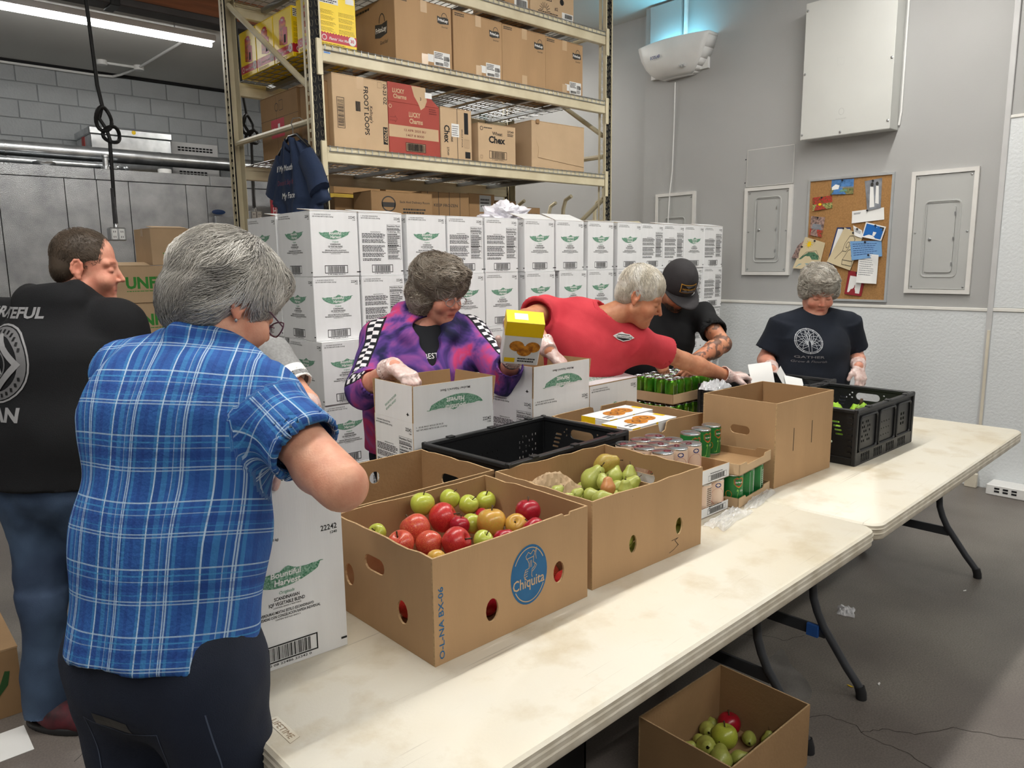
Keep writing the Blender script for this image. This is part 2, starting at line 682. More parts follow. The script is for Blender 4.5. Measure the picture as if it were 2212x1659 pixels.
fixture(0.62, 3.03, 7.55, 3.72, 'long lit tube light hanging over the steel cooler at upper left', TUBE_POWER * 0.5, drop=0.14)
for j, (y, xs) in enumerate(((1.9, ((-2.6, -0.2), (0.1, 2.5), (2.9, 5.3))), (-1.6, ((-2.6, -0.2), (0.1, 2.5), (3.0, 5.4))), (5.9, ((4.0, 5.4),)))):
 for k, (a, b) in enumerate(xs):
  fixture(a, b, y, 3.74, 'long tube light on the ceiling out of view, row %s, %s' % ('over the tables' if j == 0 else 'behind the viewer' if j == 1 else 'behind the rack', ('left end', 'middle', 'right end')[k]), TUBE_POWER * (1.0 if j == 0 else 0.75), drop=0.12)

# wooden beam with dark steel edge, conduit
t = thing('roof_beam', 'brown wooden roof beam with dark steel lower flange', 'beam', (1.9, 6.75, 3.62))
MB().box(-0.35, 1.9, -0.07, 0.07, 0.06, 0.24, 0.004).build('timber', M_wood, t)
MB().box(-0.35, 1.9, -0.09, 0.09, 0.0, 0.06, 0.006).build('flange', pm('beam_steel', srgb(70, 66, 66), 0.5, metal=0.4), t)
MB().box(-0.02, 0.05, -0.1, 0.1, -0.012, 0.075, 0.004).build('bracket', M_black, t)
t = thing('ceiling_conduit', 'white conduit with junction boxes on the ceiling over the cooler', 'conduit', (2.9, 9.5, ZC))
cd = MB()
cd.tube([(-0.33, 0.01, -0.02), (0.02, 0.0, -0.02)], 0.014, 8)
cd.tube([(0.02, 0, -0.02), (0.05, -1.5, -0.02)], 0.014, 8)
cd.tube([(0.02, 0.02, -0.02), (-0.05, 0.45, -0.025), (-0.12, 0.535, -0.04), (-0.3, 0.55, -0.045), (-2.2, 0.55, -0.045)], 0.014, 8)
cd.build('pipe', M_white, t, smooth='auto')
MB().lathe([(0.05, -0.05), (0.055, -0.045), (0.055, 0.0)], 14).build('junction_box', M_white, t, (0.02, 0, 0), smooth='auto')
MB().lathe([(0.05, -0.05), (0.055, -0.045), (0.055, 0.0)], 14).build('junction_box', M_white, t, (-0.36, 0.01, 0), smooth='auto')

# ================================================================ walk-in cooler and what stands on it
t = thing('walk_in_cooler', 'walk-in cooler clad in embossed galvanized panels at left', 'cooler', (0, 8.6, 0))
MB().box(-3.0, 5.0, 0.012, 1.3, 0, 2.57).build('core', M_dark, t)
seams = [-3.0, -1.8, -0.6, 0.35, 1.29, 1.85, 2.14, 2.44, 3.02, 3.24, 4.2, 5.0]
for a, b in zip(seams[:-1], seams[1:]):
 MB().box(a + 0.003, b - 0.003, 0, 0.012, 0.0, 2.47, 0.002).build('panel', M_galv, t)
for a, b in zip([-3.0, 2.13, 3.29], [2.13, 3.29, 5.0]):
 MB().box(a + 0.002, b - 0.002, -0.006, 0.03, 2.475, 2.585, 0.004).build('top_trim', M_galv, t)
dr = MB().box(3.3, 4.15, -0.05, 0.0, 0.0, 2.15, 0.01).build('door', M_galv, t)
MB().box(3.62, 3.70, -0.052, -0.049, 1.93, 2.03).build('yellow_sticker', M_yellow, dr)
MB().lathe([(0.001, 0), (0.05, 0.001), (0.05, 0.008), (0.001, 0.01)], 18, M=Matrix.Translation((3.34, -0.05, 2.19)) @ Matrix.Rotation(PI / 2, 4, 'X') @ Matrix.Diagonal((1.5, 0.55, 1, 1))).build('badge', pm('badge_blue', srgb(28, 52, 90), 0.4), dr)

t = thing('condenser_housing', 'galvanized metal box with lid on top of the cooler', 'machine', (2.72, 9.3, 2.59))
MB().box(-0.42, 0.42, 0.0, 0.6, 0.0, 0.44, 0.006).build('cabinet', M_galvs, t)
MB().box(-0.435, 0.435, -0.015, 0.62, 0.44, 0.52, 0.01).build('lid', M_galvs, t)
MB().lathe([(0.001, 0), (0.022, 0), (0.022, 0.003), (0.001, 0.004)], 12, M=Matrix.Translation((0.02, -0.016, 0.49)) @ Matrix.Rotation(PI / 2, 4, 'X')).build('yellow_sticker', M_yellow, t)
MB().box(-0.425, -0.419, 0.25, 0.36, 0.28, 0.44).build('red_tag', pm('red_tag', srgb(190, 60, 50), 0.5), t)

t = thing('louvered_unit', 'grey cooling unit with slotted grilles on top of the cooler', 'machine', (3.48, 9.5, 2.59))
MB().box(-0.28, 0.28, 0.0, 0.5, 0.0, 0.47, 0.006).build('cabinet', M_trimgray, t)
for r0, n, nz in ((0.40, 10, 2), (0.12, 8, 5)):
 for k in range(n):
  for q in range(nz):
   x = -0.2 + k * 0.042
   MB().box(x, x + 0.032, -0.004, 0.002, r0 - q * 0.03, r0 - q * 0.03 + 0.018).build('slot', M_dark, t)

for (z, y, r, label, x0, x1) in ((2.775, 9.0, 0.075, 'thick shiny round air duct running above the cooler', -2.0, 4.3),
         (2.645, 8.92, 0.04, 'thinner shiny pipe just under the thick duct', -2.0, 2.45)):
 t = thing('air_duct', label, 'duct', (0, y, z))
 for a, b in zip([x0, 1.45, 2.9][:3 if x1 > 3 else 2], [1.45, 2.9, x1] if x1 > 3 else [1.45, x1]):
  MB().tube([(a, 0, 0), (b, 0, 0)], r, 20).build('segment', M_galvs, t, smooth='auto')
  MB().tube([(b - 0.012, 0, 0), (b + 0.012, 0, 0)], r + 0.004, 20).build('joint_band', M_steel, t, smooth='auto')
t = thing('round_vent_cap', 'dark round cap on top of the cooler under the duct', 'vent', (1.72, 8.72, 2.59))
MB().lathe([(0.09, 0), (0.1, 0.02), (0.1, 0.035), (0.06, 0.05), (0.02, 0.055)], 18).build('cap', M_steel, t, smooth='auto')
t = thing('valve', 'small metal valve with foil-wrapped pipe on top of the cooler', 'valve', (2.28, 8.74, 2.59))
MB().lathe([(0.05, 0), (0.05, 0.03), (0.03, 0.04), (0.03, 0.12), (0.04, 0.13), (0.04, 0.15), (0.01, 0.16)], 14).build('body', M_steel, t, smooth='auto')
fo = MB()
for k in range(9):
 a = random.random() * 6.28
 fo.lathe([(0.004, -0.025), (0.022, -0.016), (0.03, 0.0), (0.02, 0.018), (0.004, 0.026)], 7, M=Matrix.Translation((0.09 + 0.013 * k, random.uniform(-0.02, 0.02), 0.03)) @ Matrix.Rotation(a, 4, 'X'))
fo.build('foil', M_galvs, t)
t = thing('white_vent_collar', 'short white pipe collar on top of the cooler', 'vent', (2.86, 8.74, 2.59))
MB().lathe([(0.07, 0), (0.07, 0.045), (0.062, 0.05), (0.055, 0.02)], 18).build('collar', M_white, t, smooth='auto')


# ================================================================ hanging power cords
def drop_cord(x, y, zk, z1, label, ztop=ZC):
 t = thing('hanging_power_cord', label, 'cord', (x, y, z1))
 c = MB()
 h = ztop - z1
 k = zk - z1
 c.tube([(-0.06, 0, h), (-0.05, 0, h * 0.75), (-0.03, 0, k + 0.25), (-0.012, 0, k + 0.12)], 0.012, 8)
 c.tube([(0.012, 0, k - 0.1), (0.01, 0, k - 0.2), (0.0, 0, 0.11)], 0.012, 8)
 c.build('cable', M_blackrub, t, smooth='auto')
 kn = MB()
 kn.tube([(-0.012 + 0.045 * math.cos(a), 0.02 * math.sin(2 * a), k + 0.045 + 0.075 * math.sin(a)) for a in [2 * PI * i / 20 for i in range(20)]], 0.012, 8, closed=True)
 kn.tube([(0.03 + 0.05 * math.cos(a), 0.024 * math.cos(2 * a), k - 0.05 + 0.05 * math.sin(a)) for a in [2 * PI * i / 20 for i in range(20)]], 0.012, 8, closed=True)
 kn.tube([(-0.012, 0.02, k + 0.12), (-0.03, 0.03, k + 0.05), (0.0, 0.0, k - 0.02), (0.012, -0.02, k - 0.1)], 0.012, 8)
 kn.build('knot', M_blackrub, t, smooth='auto')
 MB().tube([(0, 0, 0.1), (0.0, 0, 0.34)], [0.016, 0.013], 8).build('strain_relief', pm('braided_mesh', srgb(92, 92, 94), 0.4, metal=0.5, bump=0.9, bscale=300), t, smooth='auto')
 bx = MB().box(-0.05, 0.05, -0.035, 0.035, 0.0, 0.085, 0.006).build('outlet_box', M_steel, t)
 MB().lathe([(0.016, 0.085), (0.016, 0.11), (0.012, 0.115)], 10).build('fitting', M_steel, t, smooth='auto')
 for s in (-0.022, 0.022):
  MB().box(s - 0.016, s + 0.016, -0.039, -0.034, 0.008, 0.077, 0.004).build('socket', M_white, bx)
  for zz in (0.024, 0.058):
   MB().box(s - 0.007, s - 0.004, -0.0405, -0.038, zz - 0.006, zz + 0.006).box(s + 0.004, s + 0.007, -0.0405, -0.038, zz - 0.006, zz + 0.006).build('slots', M_ink, bx)
 return t


drop_cord(1.46, 5.5, 2.50, 1.77, 'black knotted power cord hanging over the plaid shirt and hoodie people')
drop_cord(2.66, 6.05, 2.67, 1.95, 'black knotted power cord hanging behind the rack post')
# ================================================================ carton materials
M_card = pm('cardboard', srgb(184, 150, 112), 0.8, var=0.05, scale=7, stretch=(1, 1, 0.25), bump=0.08, bscale=120, spec=0.25)
M_cardD = pm('cardboard_inner', srgb(168, 134, 96), 0.85, var=0.06, scale=6, stretch=(1, 1, 0.3), bump=0.1, bscale=90, spec=0.2)
M_cardE = pm('cardboard_cut_edge', srgb(196, 164, 122), 0.9, var=0.14, scale=160)
M_cardF = pm('cardboard_brown', srgb(158, 126, 90), 0.8, var=0.06, scale=6, bump=0.1, bscale=90, spec=0.2)
M_cardP = pm('cardboard_pale', srgb(202, 174, 140), 0.8, var=0.04, scale=6, bump=0.06, bscale=110, spec=0.25)
M_casew = pm('white_case_board', srgb(232, 233, 234), 0.55, var=0.018, scale=5, stretch=(6, 6, 0.4), bump=0.05, bscale=60, spec=0.35)
M_green = pm('green_ink', srgb(52, 116, 84), 0.7, var=0.3, scale=260, col2=srgb(150, 186, 166), detail=6)
M_whiteink = pm('white_ink', srgb(240, 240, 238), 0.6, var=0.02)
M_tape = pm('clear_tape', srgb(206, 176, 140), 0.2, var=0.03, spec=0.6)
M_label = pm('white_label', srgb(238, 238, 236), 0.5, var=0.03)
M_grayink = pm('charcoal_ink', srgb(62, 60, 58), 0.75, var=0.08)
M_redbox = pm('red_print_board', srgb(168, 70, 58), 0.6, var=0.05, scale=5)
M_yelbox = pm('yellow_print_board', srgb(250, 216, 24), 0.35, var=0.04, scale=4)
M_pinkink = pm('crimson_ink', srgb(196, 40, 66), 0.4, var=0.06)
M_blueink = pm('blue_ink', srgb(30, 100, 150), 0.6, var=0.06, scale=30)
M_brownink = pm('brown_ink', srgb(120, 78, 40), 0.6, var=0.1)
M_navyink = pm('navy_ink', srgb(32, 52, 120), 0.4, var=0.05)
M_orange = pm('golden_cookie_print', srgb(222, 150, 50), 0.5, var=0.35, scale=60, col2=srgb(150, 84, 30))

FACES = {  # face -> (u, v) builder for a local box x0..x1, y0..y1, z0..z1
 'front': lambda b: (Vector((b[0], b[2], b[4])), Vector((1, 0, 0)), Vector((0, 0, 1)), b[1] - b[0], b[5] - b[4]),
 'left': lambda b: (Vector((b[0], b[3], b[4])), Vector((0, -1, 0)), Vector((0, 0, 1)), b[3] - b[2], b[5] - b[4]),
 'right': lambda b: (Vector((b[1], b[2], b[4])), Vector((0, 1, 0)), Vector((0, 0, 1)), b[3] - b[2], b[5] - b[4]),
 'top': lambda b: (Vector((b[0], b[2], b[5])), Vector((1, 0, 0)), Vector((0, 1, 0)), b[1] - b[0], b[3] - b[2]),
}


def face_M(face, b):
 o, u, v, w, h = FACES[face](b)
 return frameM(o, u, v), w, h


def closed_box(name, label, x0, x1, y0, y1, z0, z1, mat, prints=(), cat='box', rz=0.0, group=None, seam='x', tape=True, mats=None):
 """closed carton; root at base centre; prints: [(face, Print, mats)]"""
 cx, cy = (x0 + x1) / 2, (y0 + y1) / 2
 w, d, h = (x1 - x0) / 2, (y1 - y0) / 2, z1 - z0
 t = thing(name, label, cat, (cx, cy, z0), rz, group)
 MB().box(-w, w, -d, d, 0, h - 0.004, 0.003).build('carton', mat, t)
 g = 0.0015
 fl = []
 if seam == 'x':
  fl = [(-w, w, -d, -g), (-w, w, g, d)]
 else:
  fl = [(-w, -g, -d, d), (g, w, -d, d)]
 for (a, b, c_, e) in fl:
  MB().box(a, b, c_, e, h - 0.004, h, 0.001).build('flap', mat, t)
 if tape:
  tp = MB()
  if seam == 'x':
   tp.box(-w - 0.0006, w + 0.0006, -0.025, 0.025, h, h + 0.0006)
   tp.box(-w - 0.0008, -w, -0.025, 0.025, h - 0.06, h)
  else:
   tp.box(-0.025, 0.025, -d - 0.0006, d + 0.0006, h, h + 0.0006)
   tp.box(-0.025, 0.025, -d - 0.0008, -d, h - 0.07, h)
   tp.box(-0.025, 0.025, -d - 0.0008, -d, 0.0, 0.07)
  tp.build('tape', M_tape, t)
 B = (-w, w, -d, d, 0, h)
 for face, pr, mm in prints:
  M, fw, fh = face_M(face, B)
  pr.build('lettering', M, mm, t)
 return t


# ================================================================ white vegetable cases
CW, CD, CH = 0.258, 0.350, 0.316


def logo_blob(p, cx, cy, w, h, mi, layer=0, flip=False, seed=2):
 """leaf-shaped green landscape band"""
 rnd = random.Random(seed)
 top, bot = [], []
 n = 26
 for k in range(n + 1):
  s = k / n
  x = (s - 0.5) * w
  yt = h * (0.30 + 0.13 * s + 0.20 * math.exp(-((s - 0.52) / 0.07) ** 2) + rnd.uniform(-0.03, 0.03))
  yb = h * (0.28 - 0.78 * math.sin(PI * min(1, s * 1.02)) ** 0.7 * (1 - 0.35 * s))
  if s > 0.93:
   yb = yt - h * 0.04
  top.append((x, yt))
  bot.append((x, min(yb, yt - h * 0.03)))
 pts = bot + top[::-1]
 if flip:
  pts = [(-a, -b) for a, b in pts]
 p.poly([(cx + a, cy + b) for a, b in pts], mi, layer)


def case_front(w, h, scale=1.0):
 p = Print()
 p.text('1 - 30 LB. BAG/1 BOLSA DE 30 LB', 0.012, h - 0.020, 0.0055, 0, 0, 'l', w=0.098 * scale)
 p.text('NET WT./PESO NETO 30 LBS. (13.60 kg)', 0.012, h - 0.030, 0.0055, 0, 0, 'l', w=0.112 * scale)
 p.text('22242', w - 0.012, h - 0.033, 0.0125, 0, 0, 'r', w=0.038)
 p.text('1240', w - 0.012, h - 0.043, 0.006, 0, 0, 'r', w=0.016)
 cx = w * 0.5
 logo_blob(p, cx, h - 0.118, 0.172 * scale, 0.048, 1)
 p.text('Bountiful', cx, h - 0.112, 0.013, 2, 2, 'c', w=0.066, bold=0.02, skew=0.1)
 p.text('Harvest', cx + 0.003, h - 0.130, 0.014, 2, 2, 'c', w=0.058, bold=0.02, skew=0.1)
 p.text('Originals', cx, h - 0.150, 0.007, 1, 0, 'c', w=0.034, skew=0.2)
 p.text('SCANDINAVIAN', cx, h - 0.163, 0.0078, 0, 0, 'c', w=0.056, bold=0.02)
 p.text('IQF VEGETABLE BLEND', cx, h - 0.174, 0.0078, 0, 0, 'c', w=0.08, bold=0.02)
 p.text('CONTAINS GRADE A VEGETABLES', cx, h - 0.180, 0.0032, 0, 0, 'c', w=0.062)
 p.text('VERDURAS MIXTAS ESTILO ESCANDINAVO', cx, h - 0.192, 0.0062, 0, 0, 'c', w=0.118 * scale, bold=0.02)
 p.text('PROCESADAS CON CONGELACION RAPIDA INDIVIDUAL', cx, h - 0.201, 0.0062, 0, 0, 'c', w=0.148 * scale, bold=0.02)
 p.text('CONTIENE VEGETALES GRADO A', cx, h - 0.207, 0.0032, 0, 0, 'c', w=0.056)
 p.barcode(cx - 0.062, 0.017, cx + 0.062, 0.053, 0, 0, 5, 0.003)
 p.text('0 08 22486 22242 0', cx, 0.008, 0.0052, 0, 0, 'c', w=0.095)
 p.rect(w - 0.015, 0.018, w - 0.001, 0.023, 0)
 return p


def case_facts(w, h):
 p = Print()
 p.text('1 - 30 LB. BAG/1 BOLSA DE 30 LB', 0.012, h - 0.020, 0.0055, 0, 0, 'l', w=0.098)
 p.text('NET WT./PESO NETO 30 LBS. (13.60 kg)', 0.012, h - 0.030, 0.0055, 0, 0, 'l', w=0.112)
 p.text('22242', w - 0.012, h - 0.033, 0.0125, 0, 0, 'r', w=0.038)
 p.text('1240', w - 0.012, h - 0.043, 0.006, 0, 0, 'r', w=0.016)
 x1 = w - 0.012
 x0 = x1 - 0.082
 p.text('PREPARATION INSTRUCTIONS', x0 - 0.07, h - 0.098, 0.004, 0, 0, 'c', w=0.06)
 p.lines(0.014, h - 0.128, x0 - 0.008, h - 0.102, 5, 0, 0, 11)
 p.lines(0.014, h - 0.152, x0 - 0.008, h - 0.132, 4, 0, 0, 12)
 p.lines(0.014, h - 0.196, x0 - 0.008, h - 0.162, 6, 0, 0, 13)
 p.lines(0.014, h - 0.222, x0 - 0.008, h - 0.200, 4, 0, 0, 14)
 p.lines(0.014, h - 0.242, x0 - 0.008, h - 0.228, 2, 0, 0, 15)
 p.frame(x0, h - 0.235, x1, h - 0.058, 0.0009, 0)
 p.text('Nutrition Facts', (x0 + x1) / 2, h - 0.069, 0.008, 0, 0, 'c', w=0.076, bold=0.02)
 p.lines(x0 + 0.002, h - 0.082, x1 - 0.002, h - 0.073, 2, 0, 0, 16)
 p.rect(x0, h - 0.086, x1, h - 0.083, 0)
 p.text('Calories 40', (x0 + x1) / 2, h - 0.097, 0.008, 0, 0, 'c', w=0.074, bold=0.02)
 for k in range(11):
  y = h - 0.102 - 0.0095 * k
  p.rect(x0, y, x1, y + 0.0006, 0)
  p.lines(x0 + 0.003, y - 0.008, x1 - 0.003, y - 0.0015, 1, 0, 0, 30 + k, 0.7, 0.4)
 p.rect(x0, h - 0.168, x1, h - 0.166, 0)
 p.lines(x0 + 0.003, h - 0.233, x1 - 0.003, h - 0.210, 4, 0, 0, 50)
 cx = w * 0.5
 p.barcode(cx - 0.062, 0.017, cx + 0.062, 0.053, 0, 0, 5, 0.003)
 p.text('0 08 22486 22242 0', cx, 0.008, 0.0052, 0, 0, 'c', w=0.095)
 p.rect(w - 0.015, 0.018, w - 0.001, 0.023, 0)
 return p


CASE_MATS = [M_ink, M_green, M_whiteink]
ORD = ['first', 'second', 'third', 'fourth', 'fifth', 'sixth', 'seventh', 'eighth', 'ninth', 'tenth', 'eleventh', 'twelfth', 'last']
ROW = ['top row', 'second row down', 'third row down', 'fourth row down', 'bottom row']


def make_case_meshes():
 d = {}
 b = (-CW / 2, CW / 2, -CD / 2, CD / 2, 0, CH)
 d['body'] = MB().box(-CW / 2, CW / 2, -CD / 2, CD / 2, 0, CH - 0.004, 0.0025).mesh('carton', M_casew)
 d['flapA'] = MB().box(-CW / 2, CW / 2, -CD / 2, -0.001, CH - 0.004, CH - 0.0005, 0.001).mesh('flap', M_casew)
 d['flapB'] = MB().box(-CW / 2, CW / 2, 0.001, CD / 2, CH - 0.004, CH - 0.0005, 0.001).mesh('flap', M_casew)
 M, w, h = face_M('front', b)
 mb = MB()
 case_front(w, h).into(mb, M)
 d['logo'] = mb.mesh('lettering', CASE_MATS)
 mb = MB()
 case_facts(w, h).into(mb, M)
 d['facts'] = mb.mesh('lettering', CASE_MATS)
 M, w, h = face_M('left', b)
 mb = MB()
 case_front(w, h, 1.15).into(mb, M)
 d['side'] = mb.mesh('lettering', CASE_MATS)
 # loose flap lifted at the top: white outside, brown inside
 mb = MB()
 mb.box(-CW / 2, CW / 2, 0, 0.13, 0, 0.002, mi=0).box(-CW / 2, CW / 2, 0.001, 0.129, -0.002, 0, mi=1)
 d['lift'] = mb.mesh('flap', [M_casew, M_cardD])
 return d


CASE = make_case_meshes()
# X of the left edge of every column in the stack wall, and the face it shows in the top row
COLX = [1.745, 2.012, 2.300, 2.570, 2.842, 3.155, 3.428, 3.728, 4.030, 4.2895, 4.549, 4.8085, 5.068]
TOPF = ['logo', 'facts', 'logo', 'facts', 'facts', 'logo', 'logo', 'logo', 'logo', 'facts', 'facts', 'logo', 'facts']
rnd = random.Random(21)


def case(x, y, z, face, label, side=True, lift=None, rz=0.0):
 t = thing('vegetable_case', label, 'box', (x + CW / 2, y + CD / 2, z), rz, 'white vegetable cases in the stack')
 link('carton', CASE['body'], t)
 link('flap', CASE['flapA'], t)
 link('flap', CASE['flapB'], t)
 link('lettering', CASE[face], t)
 if side:
  link('lettering', CASE['side'], t)
 if lift:
  link('flap', CASE['lift'], t, (0, lift[0], CH + 0.001), (R(lift[1]), 0, 0 if lift[2] == 0 else PI))
 return t


ZTOP = 1.855
for c, x in enumerate(COLX):
 for r in range(5):
  z = ZTOP - CH * (r + 1)
  dx = 0 if r == 0 else rnd.uniform(-0.004, 0.004)
  if r == 1 and c == 6:
   dx = 0.03
  face = TOPF[c] if r == 0 else ('logo', 'facts', 'logo', 'logo', 'logo', 'logo', 'logo', 'logo', 'logo', 'logo', 'facts', 'facts', 'facts')[c]
  yy = 3.35 + (0 if r == 0 else rnd.uniform(-0.008, 0.008)) - (0.05 if (c == 0 and r >= 2) else 0)
  lift = None
  if r == 0:
   lift = {0: (-CD / 2, 6, 0), 1: (-CD / 2, 8, 0), 2: (-0.05, 6, 0), 3: (0.0, 5, 0), 5: (-CD / 2 + 0.01, 17, 0), 6: (-CD / 2 + 0.01, 20, 0),
     8: (-CD / 2, 7, 0), 10: (-CD / 2, 8, 0), 11: (-CD / 2, 6, 0), 12: (-CD / 2, 9, 0), 7: (-CD / 2, 5, 0)}.get(c)
  gap_l = x - (COLX[c - 1] + CW) if c else 1
  gap_r = COLX[c + 1] - (x + CW) if c < 12 else 1
  xx = x + (dx if gap_l > 0.012 and gap_r > 0.012 else 0)
  case(xx, yy, z, face, 'white vegetable case, %s of the stack, %s from its left end' % (ROW[r], ORD[c]), side=True, lift=lift)
for r in range(5):
 case(1.745 + 0.004 * r, 3.722, ZTOP - CH * (r + 1) - (0.006 if r == 0 else 0), 'logo',
   'white vegetable case behind the left corner of the stack, %s' % ROW[r], side=True, lift=(-CD / 2, 7, 0) if r == 0 else None)
# pallets under the stack
M_pal = pm('pallet_wood', srgb(168, 138, 100), 0.85, var=0.15, scale=4, stretch=(1, 6, 6), bump=0.2, bscale=20)
for k in range(3):
 x0 = 1.72 + k * 1.225
 t = thing('wooden_pallet', 'wooden pallet under the white case stack, %s of three' % ('leftmost', 'middle', 'rightmost')[k], 'pallet', (x0 + 0.6, 3.85, 0), 0, 'pallets under the white cases')
 zz = ZTOP - 5 * CH
 for s in (-0.5, 0, 0.5):
  MB().box(-0.6, 0.6, s - 0.02, s + 0.02, 0.02, zz - 0.02, 0.002).build('stringer', M_pal, t)
 for q in range(7):
  a = -0.6 + q * 0.185
  MB().box(a, a + 0.09, -0.55, 0.55, zz - 0.02, zz, 0.002).build('deck_board', M_pal, t)
  if q % 3 == 0:
   MB().box(a, a + 0.09, -0.55, 0.55, 0.0, 0.02, 0.002).build('bottom_board', M_pal, t)

# crumpled white bag on top of the stack
bag = bmesh.new()
bmesh.ops.create_icosphere(bag, subdivisions=4, radius=1.0)
for v in bag.verts:
 d = noise.noise(v.co * 2.3) * 0.45 + noise.noise(v.co * 6) * 0.22
 v.co = Vector((v.co.x * 0.15, v.co.y * 0.12, (v.co.z + 0.55) * 0.065 if v.co.z > -0.55 else 0.0)) * (1 + d)
 v.co.z = max(v.co.z, 0.0)
me = bpy.data.meshes.new('paper_wrap')
bag.to_mesh(me)
me.materials.append(pm('thin_white_bag', srgb(236, 234, 242), 0.5, var=0.03))
tag(link('paper_wrap', me, None, (3.24, 3.62, ZTOP + 0.004)), 'crumpled thin white bag lying on top of the case stack', 'bag')

# ================================================================ pallet rack
M_rack = pm('cream_rack_paint', srgb(226, 216, 186), 0.42, var=0.06, scale=5, col2=srgb(206, 194, 162))
M_wire = pm('zinc_wire', srgb(170, 172, 172), 0.35, metal=0.8, var=0.08)
YR0, YR1, XR0, XR1 = 4.10, 5.34, 2.19, 4.845
PWD = 0.08
rk = thing('pallet_rack', 'tall cream steel pallet rack loaded with cartons', 'rack', (XR0, YR0, 0))


def teardrop(cx, cy, s=1.0):
 s *= 1.15
 pts = [(cx + 0.0085 * s * math.cos(a), cy + 0.006 * s + 0.0085 * s * math.sin(a)) for a in [PI * k / 6 for k in range(7)]]
 pts += [(cx - 0.004 * s, cy - 0.014 * s), (cx + 0.004 * s, cy - 0.014 * s)]
 return pts


def rack_post(x, y, front):
 p = MB()
 holes = []
 n = int(3.8 / 0.0508)
 for k in range(n):
  z = 0.06 + k * 0.0508
  if z < 1.7 or not front:
   continue
  holes += [teardrop(0.022, z), teardrop(0.058, z + 0.012)]
 if not front:
  holes = [teardrop(0.04, 0.06 + k * 0.0508) for k in range(n) if 0.06 + k * 0.0508 > 1.6]
 # front web with real holes, two side flanges, dark strip inside painted as the shade behind the holes
 if front:
  p.plate(rect(0, 0, PWD, 3.84), holes, 0.003, frameM((x, y + 0.003, 0), (1, 0, 0), (0, 0, 1)))
  p.plate(rect(0, 0, 0.072, 3.84), [rrect(0.03, 0.075 + k * 0.0508, 0.04, 0.095 + k * 0.0508, 0.004, 2) for k in range(32, n - 1)], 0.003, frameM((x + 0.003, y + 0.075, 0), (0, -1, 0), (0, 0, 1)))
  p.box(x + PWD - 0.003, x + PWD, y + 0.003, y + 0.075, 0, 3.84)
  p.box(x + 0.004, x + PWD - 0.004, y + 0.012, y + 0.014, 0, 3.84, mi=1)
 else:
  p.box(x, x + PWD, y + 0.072, y + 0.075, 0, 3.84)
  p.plate(rect(0, 0, 0.072, 3.84), holes, 0.003, frameM((x + 0.003, y + 0.072, 0), (0, -1, 0), (0, 0, 1)))
  p.box(x + PWD - 0.003, x + PWD, y, y + 0.072, 0, 3.84)
  p.box(x + 0.012, x + 0.014, y + 0.002, y + 0.07, 0, 3.84, mi=1)
 o = p.build('upright_post', [M_rack, M_dark], rk, (-XR0, -YR0, 0))
 MB().box(x - 0.02, x + PWD + 0.02, y - 0.01, y + 0.085, 0, 0.006).build('foot_plate', M_rack, o)
 return o


for x in (XR0, XR1 - PWD):
 rack_post(x, YR0, True)
 rack_post(x, YR1 - 0.075, False)
 xx = x + PWD / 2 - XR0

 def brace(y0, z0, y1, z1):
  MB().tube([(xx, y0 - YR0, z0), (xx, y1 - YR0, z1)], 0.019, 8).build('brace', M_rack, rk, smooth='auto')
 brace(YR1 - 0.07, 3.335, YR0 + 0.06, 2.60)
 brace(YR1 - 0.07, 2.437, YR0 + 0.05, 2.437)
 brace(YR1 - 0.07, 1.35, YR0 + 0.05, 2.10)
 brace(YR1 - 0.07, 1.30, YR0 + 0.05, 1.30)
 brace(YR1 - 0.07, 0.30, YR0 + 0.05, 1.05)
 brace(YR1 - 0.07, 3.38, YR0 + 0.05, 3.38)
SHELF = [3.372, 2.852, 2.285, 1.35, 0.55]
for zi, zt in enumerate(SHELF):
 for y in (YR0 + 0.004, YR1 - 0.05):
  b = MB()
  b.box(XR0 + PWD, XR1 - PWD, y, y + 0.045, zt - 0.09, zt - 0.02, 0.004)
  b.box(XR0 + PWD, XR1 - PWD, y, y + 0.028, zt - 0.03, zt, 0.004)
  bo = b.build('beam', M_rack, rk, (-XR0, -YR0, 0))
  if y < 4.5:
   for xa in (XR0 + PWD - 0.035, XR1 - PWD):
    MB().box(xa, xa + 0.035, y - 0.01, y + 0.03, zt - 0.17, zt + 0.03, 0.003).build('beam_bracket', M_rack, bo)
 if zi > 3:
  continue
 w = MB()
 nx = 52
 for k in range(nx):
  x = XR0 + PWD + 0.02 + k * (XR1 - XR0 - 2 * PWD - 0.04) / (nx - 1)
  w.tube([(x, YR0 - 0.004, zt - 0.03), (x, YR0 - 0.004, zt + 0.004), (x, YR1 - 0.02, zt + 0.004)], 0.0028, 4)
 for k in range(11):
  y = YR0 - 0.004 + k * (YR1 - YR0) / 10.5
  w.tube([(XR0 + PWD + 0.01, y, zt + 0.001), (XR1 - PWD - 0.01, y, zt + 0.001)], 0.003, 4)
 w.tube([(XR0 + PWD + 0.01, YR0 - 0.005, zt - 0.028), (XR1 - PWD - 0.01, YR0 - 0.005, zt - 0.028)], 0.003, 4)
 wo = w.build('wire_deck', M_wire, rk, (-XR0, -YR0, 0))
 for k in range(7):
  x = XR0 + 0.3 + k * 0.34
  MB().box(x - 0.02, x + 0.02, YR0 + 0.04, YR1 - 0.05, zt - 0.03, zt - 0.004).build('deck_channel', M_wire, rk, (-XR0, -YR0, 0))
